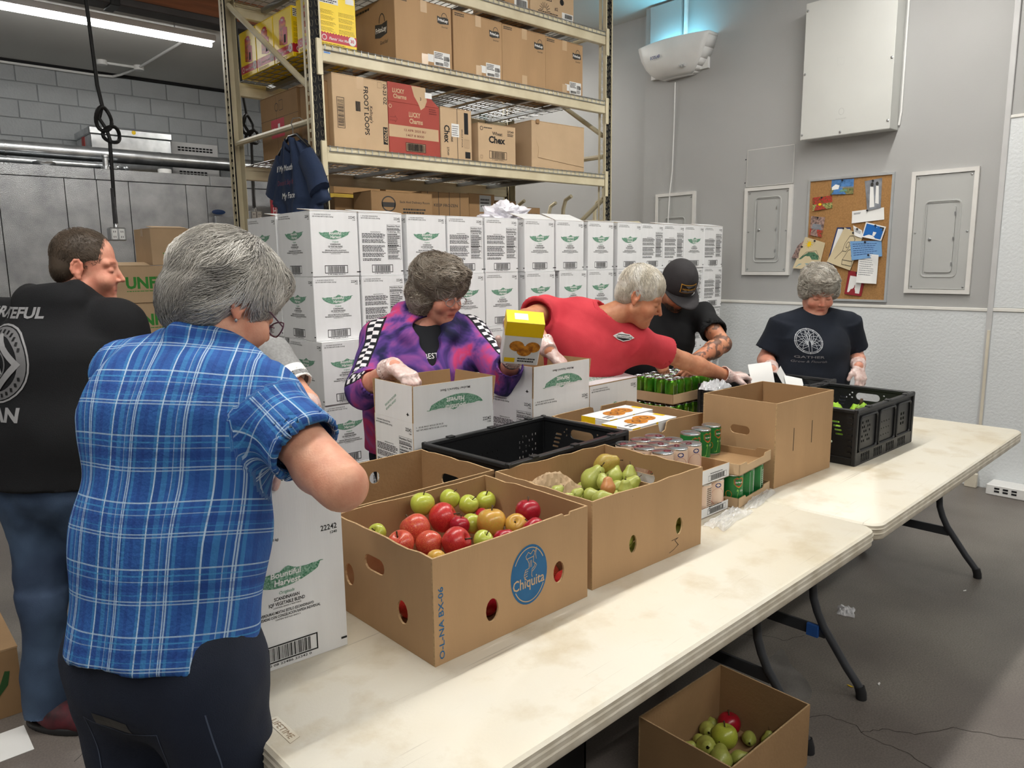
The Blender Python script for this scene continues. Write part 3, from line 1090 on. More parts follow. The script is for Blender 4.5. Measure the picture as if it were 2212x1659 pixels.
# blue label on the beam
pl = Print().rect(0, 0, 0.045, 0.018, 0).rect(0.002, 0.002, 0.043, 0.009, 1, 1).lines(0.004, 0.01, 0.041, 0.017, 2, 2, 1)
pl.build('price_label', frameM((0.09, 0.003, 2.806), (1, 0, 0), (0, 0, 1)), [M_label, pm('label_blue', srgb(60, 130, 210), 0.5), M_ink], rk)

# ---------------------------------------------------------------- cartons on the rack
ZS1, ZS2, ZS0 = SHELF[1] + 0.008, SHELF[2] + 0.008, SHELF[0] + 0.008


def frito(w, h, qr=0):
 p = Print()
 cx, cy = w - 0.07, h - 0.09
 p.poly([(cx - 0.045, cy - 0.02), (cx - 0.02, cy - 0.026), (cx + 0.01, cy - 0.022), (cx + 0.048, cy - 0.018), (cx + 0.044, cy + 0.016), (cx + 0.02, cy + 0.022), (cx - 0.02, cy + 0.016), (cx - 0.047, cy + 0.022)], 0)
 p.ring(cx + 0.012, cy + 0.018, 0.024, 0.03, 0.004, 0, 0, 14, 0, PI)
 p.text('FritoLay', cx, cy - 0.008, 0.017, 1, 1, 'c', w=0.08, bold=0.03)
 p.text('Good fun!', cx + 0.012, cy - 0.045, 0.011, 0, 0, 'c', w=0.052, skew=0.2)
 p.rect(w - 0.15, 0.012, w - 0.02, 0.10, 1)
 p.rect(w - 0.2, 0.028, w - 0.152, 0.075, 1)
 p.lines(w - 0.145, 0.055, w - 0.075, 0.095, 4, 0, 1, 4)
 p.barcode(w - 0.14, 0.016, w - 0.075, 0.034, 0, 1, 8)
 p.barcode(w - 0.07, 0.05, w - 0.027, 0.078, 0, 1, 9)
 p.text('30', w - 0.03, 0.055, 0.012, 0, 2, 'c')
 p.lines(w - 0.07, 0.018, w - 0.027, 0.045, 3, 0, 1, 10)
 p.lines(0.015, h - 0.035, 0.11, h - 0.012, 2, 0, 0, 5, 0.6)
 return p


FM = [M_grayink, M_label]
for k, (x0, x1, z1, lab) in enumerate((
  (2.800, 3.245, 3.25, 'large snack carton, leftmost of four on the upper shelf, two printed faces showing'),
  (3.262, 3.694, 3.248, 'large snack carton with white tape strip, second on the upper shelf'),
  (3.698, 4.128, 3.246, 'large snack carton without a white address label, third on the upper shelf'),
  (4.131, 4.540, 3.242, 'large snack carton nearest the right rack post on the upper shelf'))):
 w = x1 - x0
 h = z1 - ZS1
 pr = [('front', frito(w, h), FM)]
 if k == 2:
  q = frito(w, h)
  q.items = [i for i in q.items if not (min(p[1] for p in i[0]) < 0.11)]
  pr = [('front', q, FM)]
 if k == 0:
  q = Print()
  q.poly([(0.30, 0.17), (0.36, 0.16), (0.44, 0.175), (0.445, 0.25), (0.38, 0.24), (0.305, 0.25)], 0)
  q.ring(0.385, 0.25, 0.035, 0.055, 0.007, 0, 0, 14, 0, PI)
  q.text('FritoLay', 0.373, 0.195, 0.03, 1, 1, 'c', w=0.125, bold=0.03)
  q.text('Good fun!', 0.40, 0.12, 0.022, 0, 0, 'c', w=0.09, skew=0.2)
  q.lines(0.02, h - 0.04, 0.3, h - 0.015, 1, 0, 0, 6)
  pr.append(('left', q, FM))
 closed_box('snack_carton', lab, x0, x1, 4.13 + 0.004 * k, 4.13 + 0.53, ZS1, z1, M_card, pr, group='snack cartons on the upper shelf', seam='y')


def chips(w, h, front=True):
 p = Print()
 p.rect(0, 0.028, w, 0.075, 1)
 for k in range(14):
  x = w * k / 14
  p.poly([(x, 0.074), (x + w / 14, 0.074), (x + w / 28, 0.082)], 1)
 p.text("Flamin' Hot Mix", w * 0.53, 0.042, 0.016, 2, 1, 'c', w=w * 0.5, skew=0.25)
 p.ring(w * 0.16, 0.051, 0.016, 0.016, 0.004, 2, 1)
 p.poly(ellipse(w * 0.88, 0.055, 0.026, 0.026, 18), 2, 2)
 p.text('30', w * 0.88, 0.046, 0.018, 1, 3, 'c', bold=0.03)
 p.lines(0.02, 0.006, w - 0.05, 0.022, 2, 3, 0, 5)
 if front:
  for a in range(2):
   for b in range(4):
    p.lines(0.012 + a * w * 0.5, 0.085 + b * 0.032, w * 0.47 + a * w * 0.5, 0.109 + b * 0.032, 4, 3, 0, 20 + a * 5 + b, 0.35)
  p.rect(0.01, h - 0.06, w * 0.55, h - 0.012, 2)
  p.lines(0.012, h - 0.058, w * 0.54, h - 0.014, 4, 0, 1, 8, 0.5)
  p.rect(w * 0.74, h - 0.04, w - 0.01, h - 0.008, 2)
 else:
  p.poly([(w * 0.3, 0.1), (w * 0.62, 0.085), (w * 0.7, h - 0.07), (w * 0.34, h - 0.05)], 4, 0)
  p.poly([(w * 0.52, 0.09), (w * 0.74, 0.085), (w * 0.76, h * 0.62), (w * 0.54, h * 0.66)], 1, 1)
  p.poly([(w * 0.56, 0.10), (w * 0.66, 0.10), (w * 0.67, h * 0.5), (w * 0.58, h * 0.5)], 0, 2)
  p.poly(ellipse(w * 0.52, h - 0.06, 0.035, 0.02, 14), 1, 1)
  p.text('Mix', w * 0.52, h - 0.066, 0.016, 2, 2, 'c')
 return p


CM = [M_ink, M_pinkink, M_whiteink, pm('olive_ink', srgb(150, 120, 10), 0.6), pm('chips_red', srgb(214, 96, 30), 0.4, var=0.3, scale=40)]
closed_box('snack_box', 'bright yellow snack box facing forward beside the rack post', 2.276, 2.533, 4.15, 4.40, ZS1, 3.16, M_yelbox,
   [('front', chips(0.257, 0.30), CM), ('left', chips(0.25, 0.30, False), CM)], tape=False, group='yellow snack boxes on the upper shelf')
for k, (y0, y1) in enumerate(((4.47, 4.72), (4.73, 4.98), (4.99, 5.24))):
 closed_box('snack_box', 'yellow snack box on the rack side, %s' % ('nearest the front post, behind the diagonal brace', 'between the two other side-facing yellow boxes', 'farthest back')[k],
    2.277, 2.53, y0, y1, ZS1, 3.155, M_yelbox, [('left', chips(0.25, 0.295, False), CM), ('front', chips(0.253, 0.295), CM)], tape=False, group='yellow snack boxes on the upper shelf')
closed_box('snack_box', 'yellow snack box half hidden behind the forward-facing one', 2.54, 2.70, 4.42, 4.66, ZS1, 3.02, M_yelbox, [('front', chips(0.16, 0.16), CM)], tape=False, group='yellow snack boxes on the upper shelf')

# cereal shelf
p = Print()
w, h = 0.39, 0.425
p.text('FROOT LOOPS', 0.215, h - 0.05, 0.032, 0, 0, 'l', w=0.285, bold=0.02, rot=-PI / 2)
p.text("Kellogg's", 0.255, h - 0.16, 0.02, 0, 0, 'l', w=0.10, rot=-PI / 2, skew=0.2)
p.lines(0.155, 0.2, 0.19, h - 0.12, 1, 0)
p.text('10-23 OZ', w - 0.035, h - 0.02, 0.024, 0, 0, 'l', w=0.12, bold=0.02, rot=-PI / 2)
p.rect(w - 0.045, 0.045, w - 0.012, 0.15, 0)
p.text('27007', w - 0.038, 0.143, 0.022, 1, 1, 'l', w=0.09, bold=0.02, rot=-PI / 2)
for k in range(26):
 y = h - 0.30 + 0.006 * k
 p.rect(0.032, y, 0.072, y + random.choice((0.002, 0.003, 0.004)), 0)
p.frame(0.028, h - 0.31, 0.076, h - 0.135, 0.003, 0)
p.frame(w - 0.075, h - 0.045, w - 0.045, h - 0.012, 0.001, 0)
closed_box('cereal_carton', 'tall tan cereal carton reading FROOT LOOPS sideways', 2.345, 2.731, 4.14, 4.70, ZS2, ZS2 + h, M_cardP, [('front', p, [M_ink, M_cardP])], group='cereal cartons on the middle shelf', seam='y')

# carton with open die-cut lid (red print)
w, h = 0.40, 0.315
t = thing('cereal_carton', 'red and tan cereal carton with torn die-cut lid', 'box', (2.934, 4.14, ZS2), 0, 'cereal cartons on the middle shelf')
MB().box(-w / 2, w / 2, 0, 0.5, 0, h, 0.003).build('carton', M_redbox, t)
lid = MB().plate([(-w / 2, 0), (w / 2, 0), (w / 2 - 0.15, 0.115), (-w / 2, 0.115)], [], 0.003, frameM((0, 0.003, h), (1, 0, 0), (0, 0, 1))).build('lid', M_redbox, t)
q = Print()
q.poly([(0.03, 0.01), (0.05, -0.03), (0.08, -0.01), (0.10, 0.03), (0.09, 0.112), (-0.02, 0.112), (0.0, 0.05)], 0)
q.text('LUCKY', -0.12, 0.055, 0.026, 0, 0, 'c', w=0.09, bold=0.03)
q.text('Charms', -0.11, 0.022, 0.026, 0, 0, 'c', w=0.10, bold=0.03)
q.text('3', 0.05, 0.03, 0.02, 1, 1, 'c')
q.rect(0.085, 0.05, 0.14, 0.085, 2, 2)
q.build('lettering', frameM((0, -0.0002, h), (1, 0, 0), (0, 0, 1)), [M_cardP, M_ink, M_label], lid)
p = Print()
p.rect(0, 0.10, w - 0.012, 0.175, 0)
p.text('LUCKY', w * 0.5, 0.235, 0.03, 0, 0, 'c', w=0.09, bold=0.03)
p.text('Charms', w * 0.5 + 0.01, 0.195, 0.03, 0, 0, 'c', w=0.105, bold=0.03)
p.barcode(0.125, 0.02, 0.28, 0.072, 1, 0, 3, 0.003)
p.rect(0.128, 0.022, 0.277, 0.07, 0, 0)
p.barcode(0.13, 0.024, 0.275, 0.068, 1, 2, 3)
p.lines(w - 0.085, 0.265, w - 0.015, 0.305, 3, 3, 0, 2)
p.text('12 APR 2025 BU', w * 0.5, 0.143, 0.014, 3, 1, 'c', w=0.17)
p.text('1407 8 8000', w * 0.5, 0.112, 0.014, 3, 1, 'c', w=0.14)
p.stroke([(0.01, 0.20), (0.05, 0.20), (0.05, 0.19), (0.065, 0.21), (0.05, 0.23), (0.05, 0.22), (0.01, 0.22)], 0.002, 3)
p.ring(0.015, h - 0.03, 0.012, 0.012, 0.004, 0)
p.build('lettering', frameM((-w / 2, 0, 0), (1, 0, 0), (0, 0, 1)), [M_cardP, M_ink, M_label, pm('dull_red_ink', srgb(120, 50, 42), 0.7)], t)

w, h = 0.275, 0.33
p = Print()
p.text('Chex', 0.03, h - 0.115, 0.045, 0, 0, 'l', w=0.115, bold=0.03, rot=-PI / 2)
p.text('Wheat', 0.085, h - 0.155, 0.022, 0, 0, 'l', w=0.065, bold=0.02, rot=-PI / 2)
p.rect(0.138, 0, 0.142, h, 0)
p.rect(0.09, h - 0.185, 0.155, h - 0.10, 1, 1)
p.lines(0.095, h - 0.18, 0.15, h - 0.11, 5, 0, 2, 3, 0.3)
p.text('SINGLE STOCK', 0.175, h - 0.13, 0.012, 0, 0, 'l', w=0.12, rot=-PI / 2)
p.rect(0.20, h - 0.16, 0.235, h - 0.02, 0)
for k in range(4):
 p.frame(0.20 + 0.01 * k, 0.08, 0.21 + 0.01 * k, 0.135, 0.001, 0)
p.text('27549', 0.05, 0.075, 0.016, 0, 0, 'l', w=0.055, bold=0.02, rot=-PI / 2)
p.rect(0.205, 0.012, 0.25, 0.055, 0)
closed_box('cereal_carton', 'tan cereal carton with Chex printed sideways between red carton and upright Chex carton', 3.138, 3.404, 4.135, 4.6, ZS2, ZS2 + h, M_cardP, [('front', p, [M_ink, M_label])], group='cereal cartons on the middle shelf', tape=False)
w, h = 0.352, 0.262
p = Print()
p.text('Wheat', w * 0.5, h - 0.072, 0.024, 0, 0, 'c', w=0.095, bold=0.02)
p.text('Chex', w * 0.49, h - 0.125, 0.045, 0, 0, 'c', w=0.155, bold=0.04)
p.text('27549', w - 0.05, h - 0.045, 0.016, 0, 0, 'c', w=0.06, bold=0.02)
p.lines(w - 0.08, h - 0.07, w - 0.02, h - 0.05, 2, 0)
p.ring(0.03, h - 0.035, 0.014, 0.014, 0.004, 0)
p.lines(0.05, h - 0.035, 0.13, h - 0.022, 1, 0)
p.barcode(0.10, 0.03, 0.262, 0.08, 0, 0, 6, 0.003)
p.text('0 16000 27549 3', 0.181, 0.018, 0.007, 0, 0, 'c', w=0.11)
p.frame(0.018, 0.025, 0.036, 0.045, 0.0015, 0)
closed_box('cereal_carton', 'upright tan Wheat Chex carton on the middle shelf', 3.458, 3.81, 4.13, 4.5, ZS2, ZS2 + h, M_cardP, [('front', p, [M_ink])], group='cereal cartons on the middle shelf', tape=False)

# plain battered carton with ripped flap
t = closed_box('plain_carton', 'plain unprinted battered carton with a torn corner on the middle shelf', 3.985, 4.545, 4.13, 4.62, ZS2, ZS2 + 0.338, M_cardP, [], tape=False, rz=R(-1.5))
MB().plate([(-0.22, 0.0), (0.27, -0.04), (0.275, 0.24), (0.2, 0.25), (-0.24, 0.255), (-0.235, 0.12), (-0.21, 0.07)], [], 0.004, frameM((0, -0.246, 0.075), (1, 0, 0), (0, 0.03, 1))).build('torn_flap', M_cardP, t)
MB().box(-0.24, -0.21, -0.258, -0.246, 0.315, 0.345, 0.003, M=None).build('ragged_corner', M_cardD, t)

# side-facing cartons on the rack's middle shelf
p = Print()
p.rect(0.15, 0.13, 0.34, 0.245, 0)
p.rect(0.25, 0.16, 0.28, 0.215, 1, 1)
p.text('Kellogg', 0.2, 0.165, 0.03, 1, 1, 'c', w=0.08, skew=0.2)
p.ring(0.24, 0.32, 0.026, 0.026, 0.004, 2)
p.frame(0.28, 0.295, 0.33, 0.355, 0.003, 2)
p.rect(0.0, 0.25, 0.54, 0.252, 2)
p.rect(0.235, 0.0, 0.237, 0.39, 2)
p.frame(0.26, 0.03, 0.32, 0.045, 0.002, 2)
closed_box('side_carton', 'brown carton with red window seen from the rack end', 2.30, 2.345, 4.50, 5.03, ZS2, ZS2 + 0.40, M_cardF, [('left', p, [M_pinkink, M_label, M_grayink])], tape=False)
closed_box('side_carton', 'plain brown carton next to the front post at the rack end', 2.30, 2.345, 4.19, 4.46, ZS2, ZS2 + 0.385, M_cardF, [], tape=False)

# rear and lower cartons, dim inside the rack
back = [
 (3.45, 3.80, 4.75, 5.1, ZS2, ZS2 + 0.36, 'brown carton with black square mark behind the Chex cartons', 'square'),
 (3.82, 4.12, 4.78, 5.12, ZS2, ZS2 + 0.33, 'brown carton behind the plain battered carton', None),
 (4.14, 4.60, 4.80, 5.15, ZS2, ZS2 + 0.36, 'wide brown carton at the back right of the middle shelf', None),
 (2.50, 3.05, 4.45, 4.85, SHELF[3] + 0.01, 2.03, 'dim brown carton tilted on the lower shelf behind the stack, leftmost', None),
 (2.62, 3.10, 4.2, 4.42, SHELF[3] + 0.01, 2.06, 'brown carton reading STORE IN A COOL DRY PLACE behind the stack', 'cool'),
 (3.12, 3.52, 4.32, 4.70, SHELF[3] + 0.01, 2.09, 'slanted brown taped carton behind the stack', 'slant'),
 (3.55, 3.80, 4.36, 4.72, SHELF[3] + 0.01, 2.10, 'dark brown carton with grey label behind the stack', 'gray'),
 (3.81, 4.02, 4.36, 4.72, SHELF[3] + 0.01, 2.06, 'dark brown plain carton behind the stack', None),
 (4.04, 4.28, 4.36, 4.72, SHELF[3] + 0.01, 2.02, 'dark brown carton with faint printing at right behind the stack', 'faint'),
]
for (x0, x1, y0, y1, z0, z1, lab, kind) in back:
 p = Print()
 w, h = x1 - x0, z1 - z0
 pr = []
 if kind == 'square':
  p.rect(w * 0.5, h - 0.1, w * 0.8, h - 0.02, 0)
  p.rect(w * 0.56, h - 0.1, w * 0.62, h - 0.04, 1, 1)
  p.rect(w * 0.68, h - 0.1, w * 0.74, h - 0.04, 1, 1)
 elif kind == 'cool':
  p.text('STORE IN A COOL DRY PLACE', w * 0.5, h - 0.28, 0.018, 0, 0, 'c', w=w * 0.72)
  p.ring(0.13, h - 0.08, 0.055, 0.05, 0.008, 0)
  p.rect(0.08, h - 0.10, 0.18, h - 0.07, 0)
  p.text('Sack And Delivery Room', w * 0.7, h - 0.07, 0.014, 0, 0, 'c', w=w * 0.5)
  p.lines(w * 0.5, h - 0.16, w * 0.9, h - 0.1, 3, 0)
  p.barcode(w * 0.55, h - 0.39, w * 0.8, h - 0.33, 0, 0, 4, 0.003)
 elif kind == 'slant':
  p.text('KEEP FROZEN', w * 0.5, h - 0.1, 0.02, 0, 0, 'c', w=0.2)
  for k in range(4):
   p.stroke([(0.05 + 0.09 * k, 0), (0.0 + 0.09 * k + 0.05, h)], 0.004, 0)
 elif kind == 'gray':
  p.rect(w * 0.4, h - 0.13, w * 0.85, h - 0.01, 1)
  p.lines(w * 0.44, h - 0.1, w * 0.8, h - 0.03, 3, 0, 1)
 elif kind == 'faint':
  p.text('STRUCTURE IN-SHELL', w * 0.5, h - 0.06, 0.018, 0, 0, 'c', w=w * 0.85)
  p.lines(0.03, h - 0.14, w * 0.7, h - 0.08, 3, 0)
 if p.items:
  pr = [('front', p, [M_grayink, pm('pale_gray_label', srgb(170, 172, 172), 0.6)])]
 closed_box('storage_carton', lab, x0, x1, y0, y1, z0, z1, M_cardF, pr, tape=False, group='cartons deep in the rack', rz=R(-4) if kind == 'slant' else 0)
# a small red-white carton and snack pack seen by the rack's far-left post
p = Print().text("Hunt's", 0.11, 0.1, 0.05, 1, 0, 'c', w=0.2, bold=0.02)
closed_box('red_carton', 'red carton with white lettering behind the navy shirt', 2.45, 2.68, 5.0, 5.3, SHELF[3] + 0.01, 2.07, M_redbox, [('left', Print().rect(0.02, 0.55, 0.28, 0.70, 0).text('Hunts', 0.15, 0.6, 0.05, 1, 1, 'c', w=0.2), [M_pinkink, M_whiteink])], tape=False)
p = Print().rect(0.02, 0.44, 0.17, 0.62, 0).lines(0.03, 0.5, 0.16, 0.6, 5, 1, 1).poly(ellipse(0.06, 0.42, 0.05, 0.03), 2, 2)
closed_box('white_carton', 'white carton with food picture beside the red carton', 2.43, 2.44, 4.74, 4.95, SHELF[3] + 0.01, 1.99, M_casew, [('left', p, [M_label, M_ink, M_orange])], tape=False)

# cartons on the top shelf
p = Print()
p.frame(0.03, 0.115, 0.22, 0.2, 0.005, 0)
p.text('MUSHROOMS', 0.125, 0.13, 0.02, 0, 1, 'c', w=0.17)
p.poly(ellipse(0.33, 0.13, 0.022, 0.022, 16), 0)
p.text('#2', 0.27, 0.06, 0.024, 0, 0, 'c')
for k in range(9):
 a = PI * k / 8
 p.stroke([(0.15 + 0.02 * math.cos(a), 0.04 + 0.02 * math.sin(a)), (0.15 + 0.055 * math.cos(a), 0.04 + 0.055 * math.sin(a))], 0.004, 0)
p.lines(0.08, 0.012, 0.3, 0.035, 2, 0)
p.rect(0.33, 0.005, 0.45, 0.062, 1, 1)
p.barcode(0.36, 0.025, 0.44, 0.055, 0, 2, 3)
closed_box('produce_carton', 'tan produce carton with black printing on the top shelf at right', 3.985, 4.445, 4.15, 4.55, ZS0, ZS0 + 0.26, M_cardP, [('front', p, [M_ink, M_label])], tape=False)
p = Print().rect(0.09, 0.0, 0.22, 0.07, 1).barcode(0.11, 0.01, 0.21, 0.06, 0, 1, 8)
closed_box('produce_carton', 'brown carton with white barcode label on the top shelf beside the produce carton', 3.74, 3.98, 4.15, 4.5, ZS0, ZS0 + 0.24, M_card, [('front', p, [M_ink, M_label])], tape=False)

# ================================================================ UNFI cartons by the cooler
for k, (x0, x1, z0, z1, lab) in enumerate(((1.865, 2.42, 1.608, 1.89, 'tan carton on top of the green-printed pile, one green letter showing'),
           (1.585, 2.12, 1.324, 1.604, 'tan carton reading UNFI in green next to the hoodie man face'),
           (1.60, 2.14, 1.042, 1.32, 'tan carton with green FI lettering just below the UNFI one'),
           (1.60, 2.14, 0.761, 1.039, 'tan carton fourth down in the green-printed pile'),
           (1.60, 2.14, 0.48, 0.76, 'tan carton fifth down in the green-printed pile'))):
 w, h = x1 - x0, z1 - z0
 p = Print()
 p.text('UNFI', w * (0.37 if k else 0.6), h * 0.4, 0.085, 0, 0, 'c', w=0.24, bold=0.04)
 p.lines(w * 0.15, h * 0.3, w * 0.6, h * 0.34, 1, 0, 0, 4)
 p.ring(w * 0.68, h * 0.82, 0.026, 0.026, 0.006, 0)
 p.text('G', w * 0.68, h * 0.78, 0.022, 0, 0, 'c')
 t = closed_box('grocery_carton', lab, x0, x1, 6.15, 6.55, z0, z1, M_cardP, [('front', p, [pm('unfi_green', srgb(60, 150, 60), 0.6, var=0.08)])], group='green-printed cartons by the cooler')
 if k < 2:
  MB().box(0, w * 0.45, 0, 0.14, 0, 0.004, M=Matrix.Translation((-w / 2 + 0.02, -0.2, h + 0.001)) @ Matrix.Rotation(R(6 + 4 * k), 4, 'X')).build('flap', M_cardP, t)
t = thing('wooden_pallet', 'wooden platform under the green-printed carton pile', 'pallet', (1.87, 6.35, 0))
for s in (-0.17, 0, 0.17):
 MB().box(-0.3, 0.3, s - 0.03, s + 0.03, 0.0, 0.45, 0.003).build('stringer', M_pal, t)
for q in range(4):
 MB().box(-0.3 + q * 0.16, -0.18 + q * 0.16, -0.2, 0.2, 0.45, 0.48, 0.003).build('deck_board', M_pal, t)
# ================================================================ folding tables
def make_table_mat():
 m = pm('table_plastic', srgb(226, 221, 207), 0.42, var=0.03, scale=2.2, col2=srgb(222, 213, 192), bump=0.05, bscale=150, spec=0.45, detail=5)
 nt, N, L, b = nodes_of(m)
 tc = N.new('ShaderNodeTexCoord')
 base = b.inputs['Base Color'].links[0].from_socket
 # tan worn patches
 n1 = N.new('ShaderNodeTexNoise')
 n1.inputs['Scale'].default_value = 5.5
 n1.inputs['Detail'].default_value = 6
 n1.inputs['Roughness'].default_value = 0.6
 L.new(tc.outputs['Object'], n1.inputs['Vector'])
 r1 = N.new('ShaderNodeMapRange')
 r1.inputs['From Min'].default_value = 0.5
 r1.inputs['From Max'].default_value = 0.72
 r1.inputs['To Max'].default_value = 0.75
 L.new(n1.outputs['Fac'], r1.inputs['Value'])
 mx = N.new('ShaderNodeMix')
 mx.data_type = 'RGBA'
 mx.inputs['B'].default_value = srgb(196, 180, 148)
 L.new(base, mx.inputs['A'])
 L.new(r1.outputs['Result'], mx.inputs['Factor'])
 out = mx.outputs['Result']
 # scratches: thin noise bands in two directions
 for k, (rot, sc) in enumerate(((0.5, 1.0), (-0.9, 0.8), (1.6, 0.6))):
  mp = N.new('ShaderNodeMapping')
  mp.inputs['Rotation'].default_value = (0, 0, rot)
  mp.inputs['Scale'].default_value = (1.6 * sc, 90 * sc, 1)
  L.new(tc.outputs['Object'], mp.inputs['Vector'])
  n2 = N.new('ShaderNodeTexNoise')
  n2.inputs['Scale'].default_value = 2.0
  n2.inputs['Detail'].default_value = 2
  L.new(mp.outputs['Vector'], n2.inputs['Vector'])
  r2 = N.new('ShaderNodeMapRange')
  r2.inputs['From Min'].default_value = 0.72
  r2.inputs['From Max'].default_value = 0.78
  r2.inputs['To Max'].default_value = 0.4
  L.new(n2.outputs['Fac'], r2.inputs['Value'])
  m2 = N.new('ShaderNodeMix')
  m2.data_type = 'RGBA'
  m2.inputs['B'].default_value = srgb(150, 140, 120)
  L.new(out, m2.inputs['A'])
  L.new(r2.outputs['Result'], m2.inputs['Factor'])
  out = m2.outputs['Result']
 L.new(out, b.inputs['Base Color'])
 return m


M_table = make_table_mat()
M_tedge = pm('table_edge_plastic', srgb(214, 207, 192), 0.5, var=0.08, scale=14, col2=srgb(186, 176, 156))
M_leg = pm('table_leg_steel', srgb(66, 68, 72), 0.42, metal=0.3, var=0.08)
M_foot = pm('table_foot', srgb(34, 34, 36), 0.5)


def folding_table(label, x, y, rz, L=1.915, W=0.755, H=0.74, logo=False):
 """origin: near right corner of the top (min X, min Y)"""
 t = thing('folding_table', label, 'table', (x, y, 0), rz, 'folding tables end to end')
 r = 0.05
 top = MB()
 out = rrect(0, 0, L, W, r, 6)
 ins = rrect(0.006, 0.006, L - 0.006, W - 0.006, r, 6)
 n = len(out)
 rings = [(ins, H), (out, H - 0.006), (out, H - 0.014), (rrect(-0.003, -0.003, L + 0.003, W + 0.003, r, 6), H - 0.017), (out, H - 0.02), (out, H - 0.03),
    (rrect(-0.003, -0.003, L + 0.003, W + 0.003, r, 6), H - 0.033), (out, H - 0.036), (out, H - 0.05), (rrect(0.004, 0.004, L - 0.004, W - 0.004, r, 6), H - 0.056)]
 v, f = [], []
 for ring, z in rings:
  v += [(p[0], p[1], z) for p in ring]
 f.append(tuple(range(n)))
 top.add(v, f, 0)
 base = len(top.v) - len(v)
 for i in range(len(rings) - 1):
  for k in range(n):
   top.f.append((base + i * n + k, base + (i + 1) * n + k, base + (i + 1) * n + (k + 1) % n, base + i * n + (k + 1) % n))
   top.mi.append(0 if i == 0 else 1)
 top.f.append(tuple(reversed([base + (len(rings) - 1) * n + k for k in range(n)])))
 top.mi.append(1)
 to = top.build('table_top', [M_table, M_tedge], t, smooth='auto')
 MB().box(0.08, L - 0.08, 0.06, 0.1, H - 0.09, H - 0.05).box(0.08, L - 0.08, W - 0.1, W - 0.06, H - 0.09, H - 0.05).build('rail', M_leg, t)
 for ex in (0.21, L - 0.21):
  for s in (0, 1):
   def yy(q):
    return q if s == 0 else W - q
   pts = [(ex, yy(0.292), H - 0.06), (ex, yy(0.292), 0.38), (ex, yy(0.287), 0.33), (ex, yy(0.27), 0.28), (ex, yy(0.245), 0.23), (ex, yy(0.15), 0.10), (ex, yy(0.12), 0.065), (ex, yy(0.10), 0.04), (ex, yy(0.092), 0.015)]
   lg = MB().tube(pts, 0.0155, 10).build('leg', M_leg, t, smooth='auto')
   MB().tube([(ex, yy(0.091), 0.0), (ex, yy(0.093), 0.022), (ex, yy(0.101), 0.045)], 0.019, 10).build('foot', M_foot, lg, smooth='auto')
  MB().box(ex - 0.005, ex + 0.005, 0.235, W - 0.235, 0.185, 0.228).build('crossbar', M_leg, t)
  MB().tube([(ex, 0.1, H - 0.06), (ex, W - 0.1, H - 0.06)], 0.0155, 8).build('hinge_tube', M_leg, t, smooth='auto')
  sgn = 1 if ex < L / 2 else -1
  MB().tube([(ex, W / 2, 0.36), (ex + sgn * 0.33, W / 2, H - 0.055)], 0.009, 6).build('stay', M_leg, t)
 if logo:
  p = Print()
  p.poly([(-0.075, -0.017), (0.075, -0.017), (0.065, 0.017), (-0.065, 0.017)], 0)
  p.poly([(-0.0742, -0.0164), (0.0742, -0.0164), (0.0645, 0.0164), (-0.0645, 0.0164)], 1, 1)
  p.text('LIFETIME', 0, -0.010, 0.019, 0, 2, 'c', w=0.112, bold=0.0)
  p.build('logo', frameM((0.048, 0.375, H - 0.0004), (0, -1, 0), (1, 0, 0)) @ Matrix.Diagonal((0.68, 0.68, 1, 1)), [pm('emboss_line', srgb(150, 128, 104), 0.6), M_table], to)
 return t


TYA = 0.865
folding_table('long cream folding table closest to the viewer, with embossed corner logo', 0.495, TYA, R(1.4), logo=True)
folding_table('long cream folding table at far right, cardboard box and black crate on it', 2.421, 0.912, R(1.9), L=1.90)
folding_table('cream folding table behind the closest one, hidden under crates and boxes', 0.478, 1.634, R(1.4), L=1.90)
folding_table('cream folding table in the back row under soda cans', 2.402, 1.683, R(1.9), L=1.62)
t = thing('blue_tape', 'strip of blue tape on the table leg crossbar', 'tape', (2.612, 1.175, 0.184), R(1.9))
MB().box(-0.0075, 0.0075, 0.0, 0.045, -0.001, 0.046, 0.001).build('strip', pm('painter_blue', srgb(42, 92, 168), 0.6), t)

TZ = 0.7405


# ================================================================ open cartons
def open_carton(name, label, x0, x1, y0, y1, z0, z1, mo, mi_, holes=None, tops=None, rz=0.0, t=0.005, group=None, cat='box', floor=True):
 """four walls with thickness and real cut-outs; holes: wall -> list of loops in wall (u, z) metres; tops: wall -> custom top outline [(u, z)...] left to right"""
 cx, cy = (x0 + x1) / 2, (y0 + y1) / 2
 w, d, h = (x1 - x0) / 2, (y1 - y0) / 2, z1 - z0
 T = thing(name, label, cat, (cx, cy, z0), rz, group)
 holes = holes or {}
 tops = tops or {}
 mats = [mo, mi_, M_cardE]
 # wall frames: u along wall seen from outside, normal outward
 W = {'front': (frameM((-w, -d + t, 0), (1, 0, 0), (0, 0, 1)), 2 * w),
   'right': (frameM((w - t, -d + t, 0), (0, 1, 0), (0, 0, 1)), 2 * d - 2 * t),
   'back': (frameM((w, d - t, 0), (-1, 0, 0), (0, 0, 1)), 2 * w),
   'left': (frameM((-w + t, d - t, 0), (0, -1, 0), (0, 0, 1)), 2 * d - 2 * t)}
 for k, (M, L) in W.items():
  tp = tops.get(k)
  outer = [(0, 0), (L, 0)] + ([(u, z) for u, z in reversed(tp)] if tp else [(L, h), (0, h)])
  MB().plate(outer, holes.get(k, []), t, M, 0, 2, 1).build('wall_panel', mats, T)
 if floor:
  MB().box(-w + t, w - t, -d + t, d - t, 0.0, 0.006).build('bottom', mats[1], T)
 return T


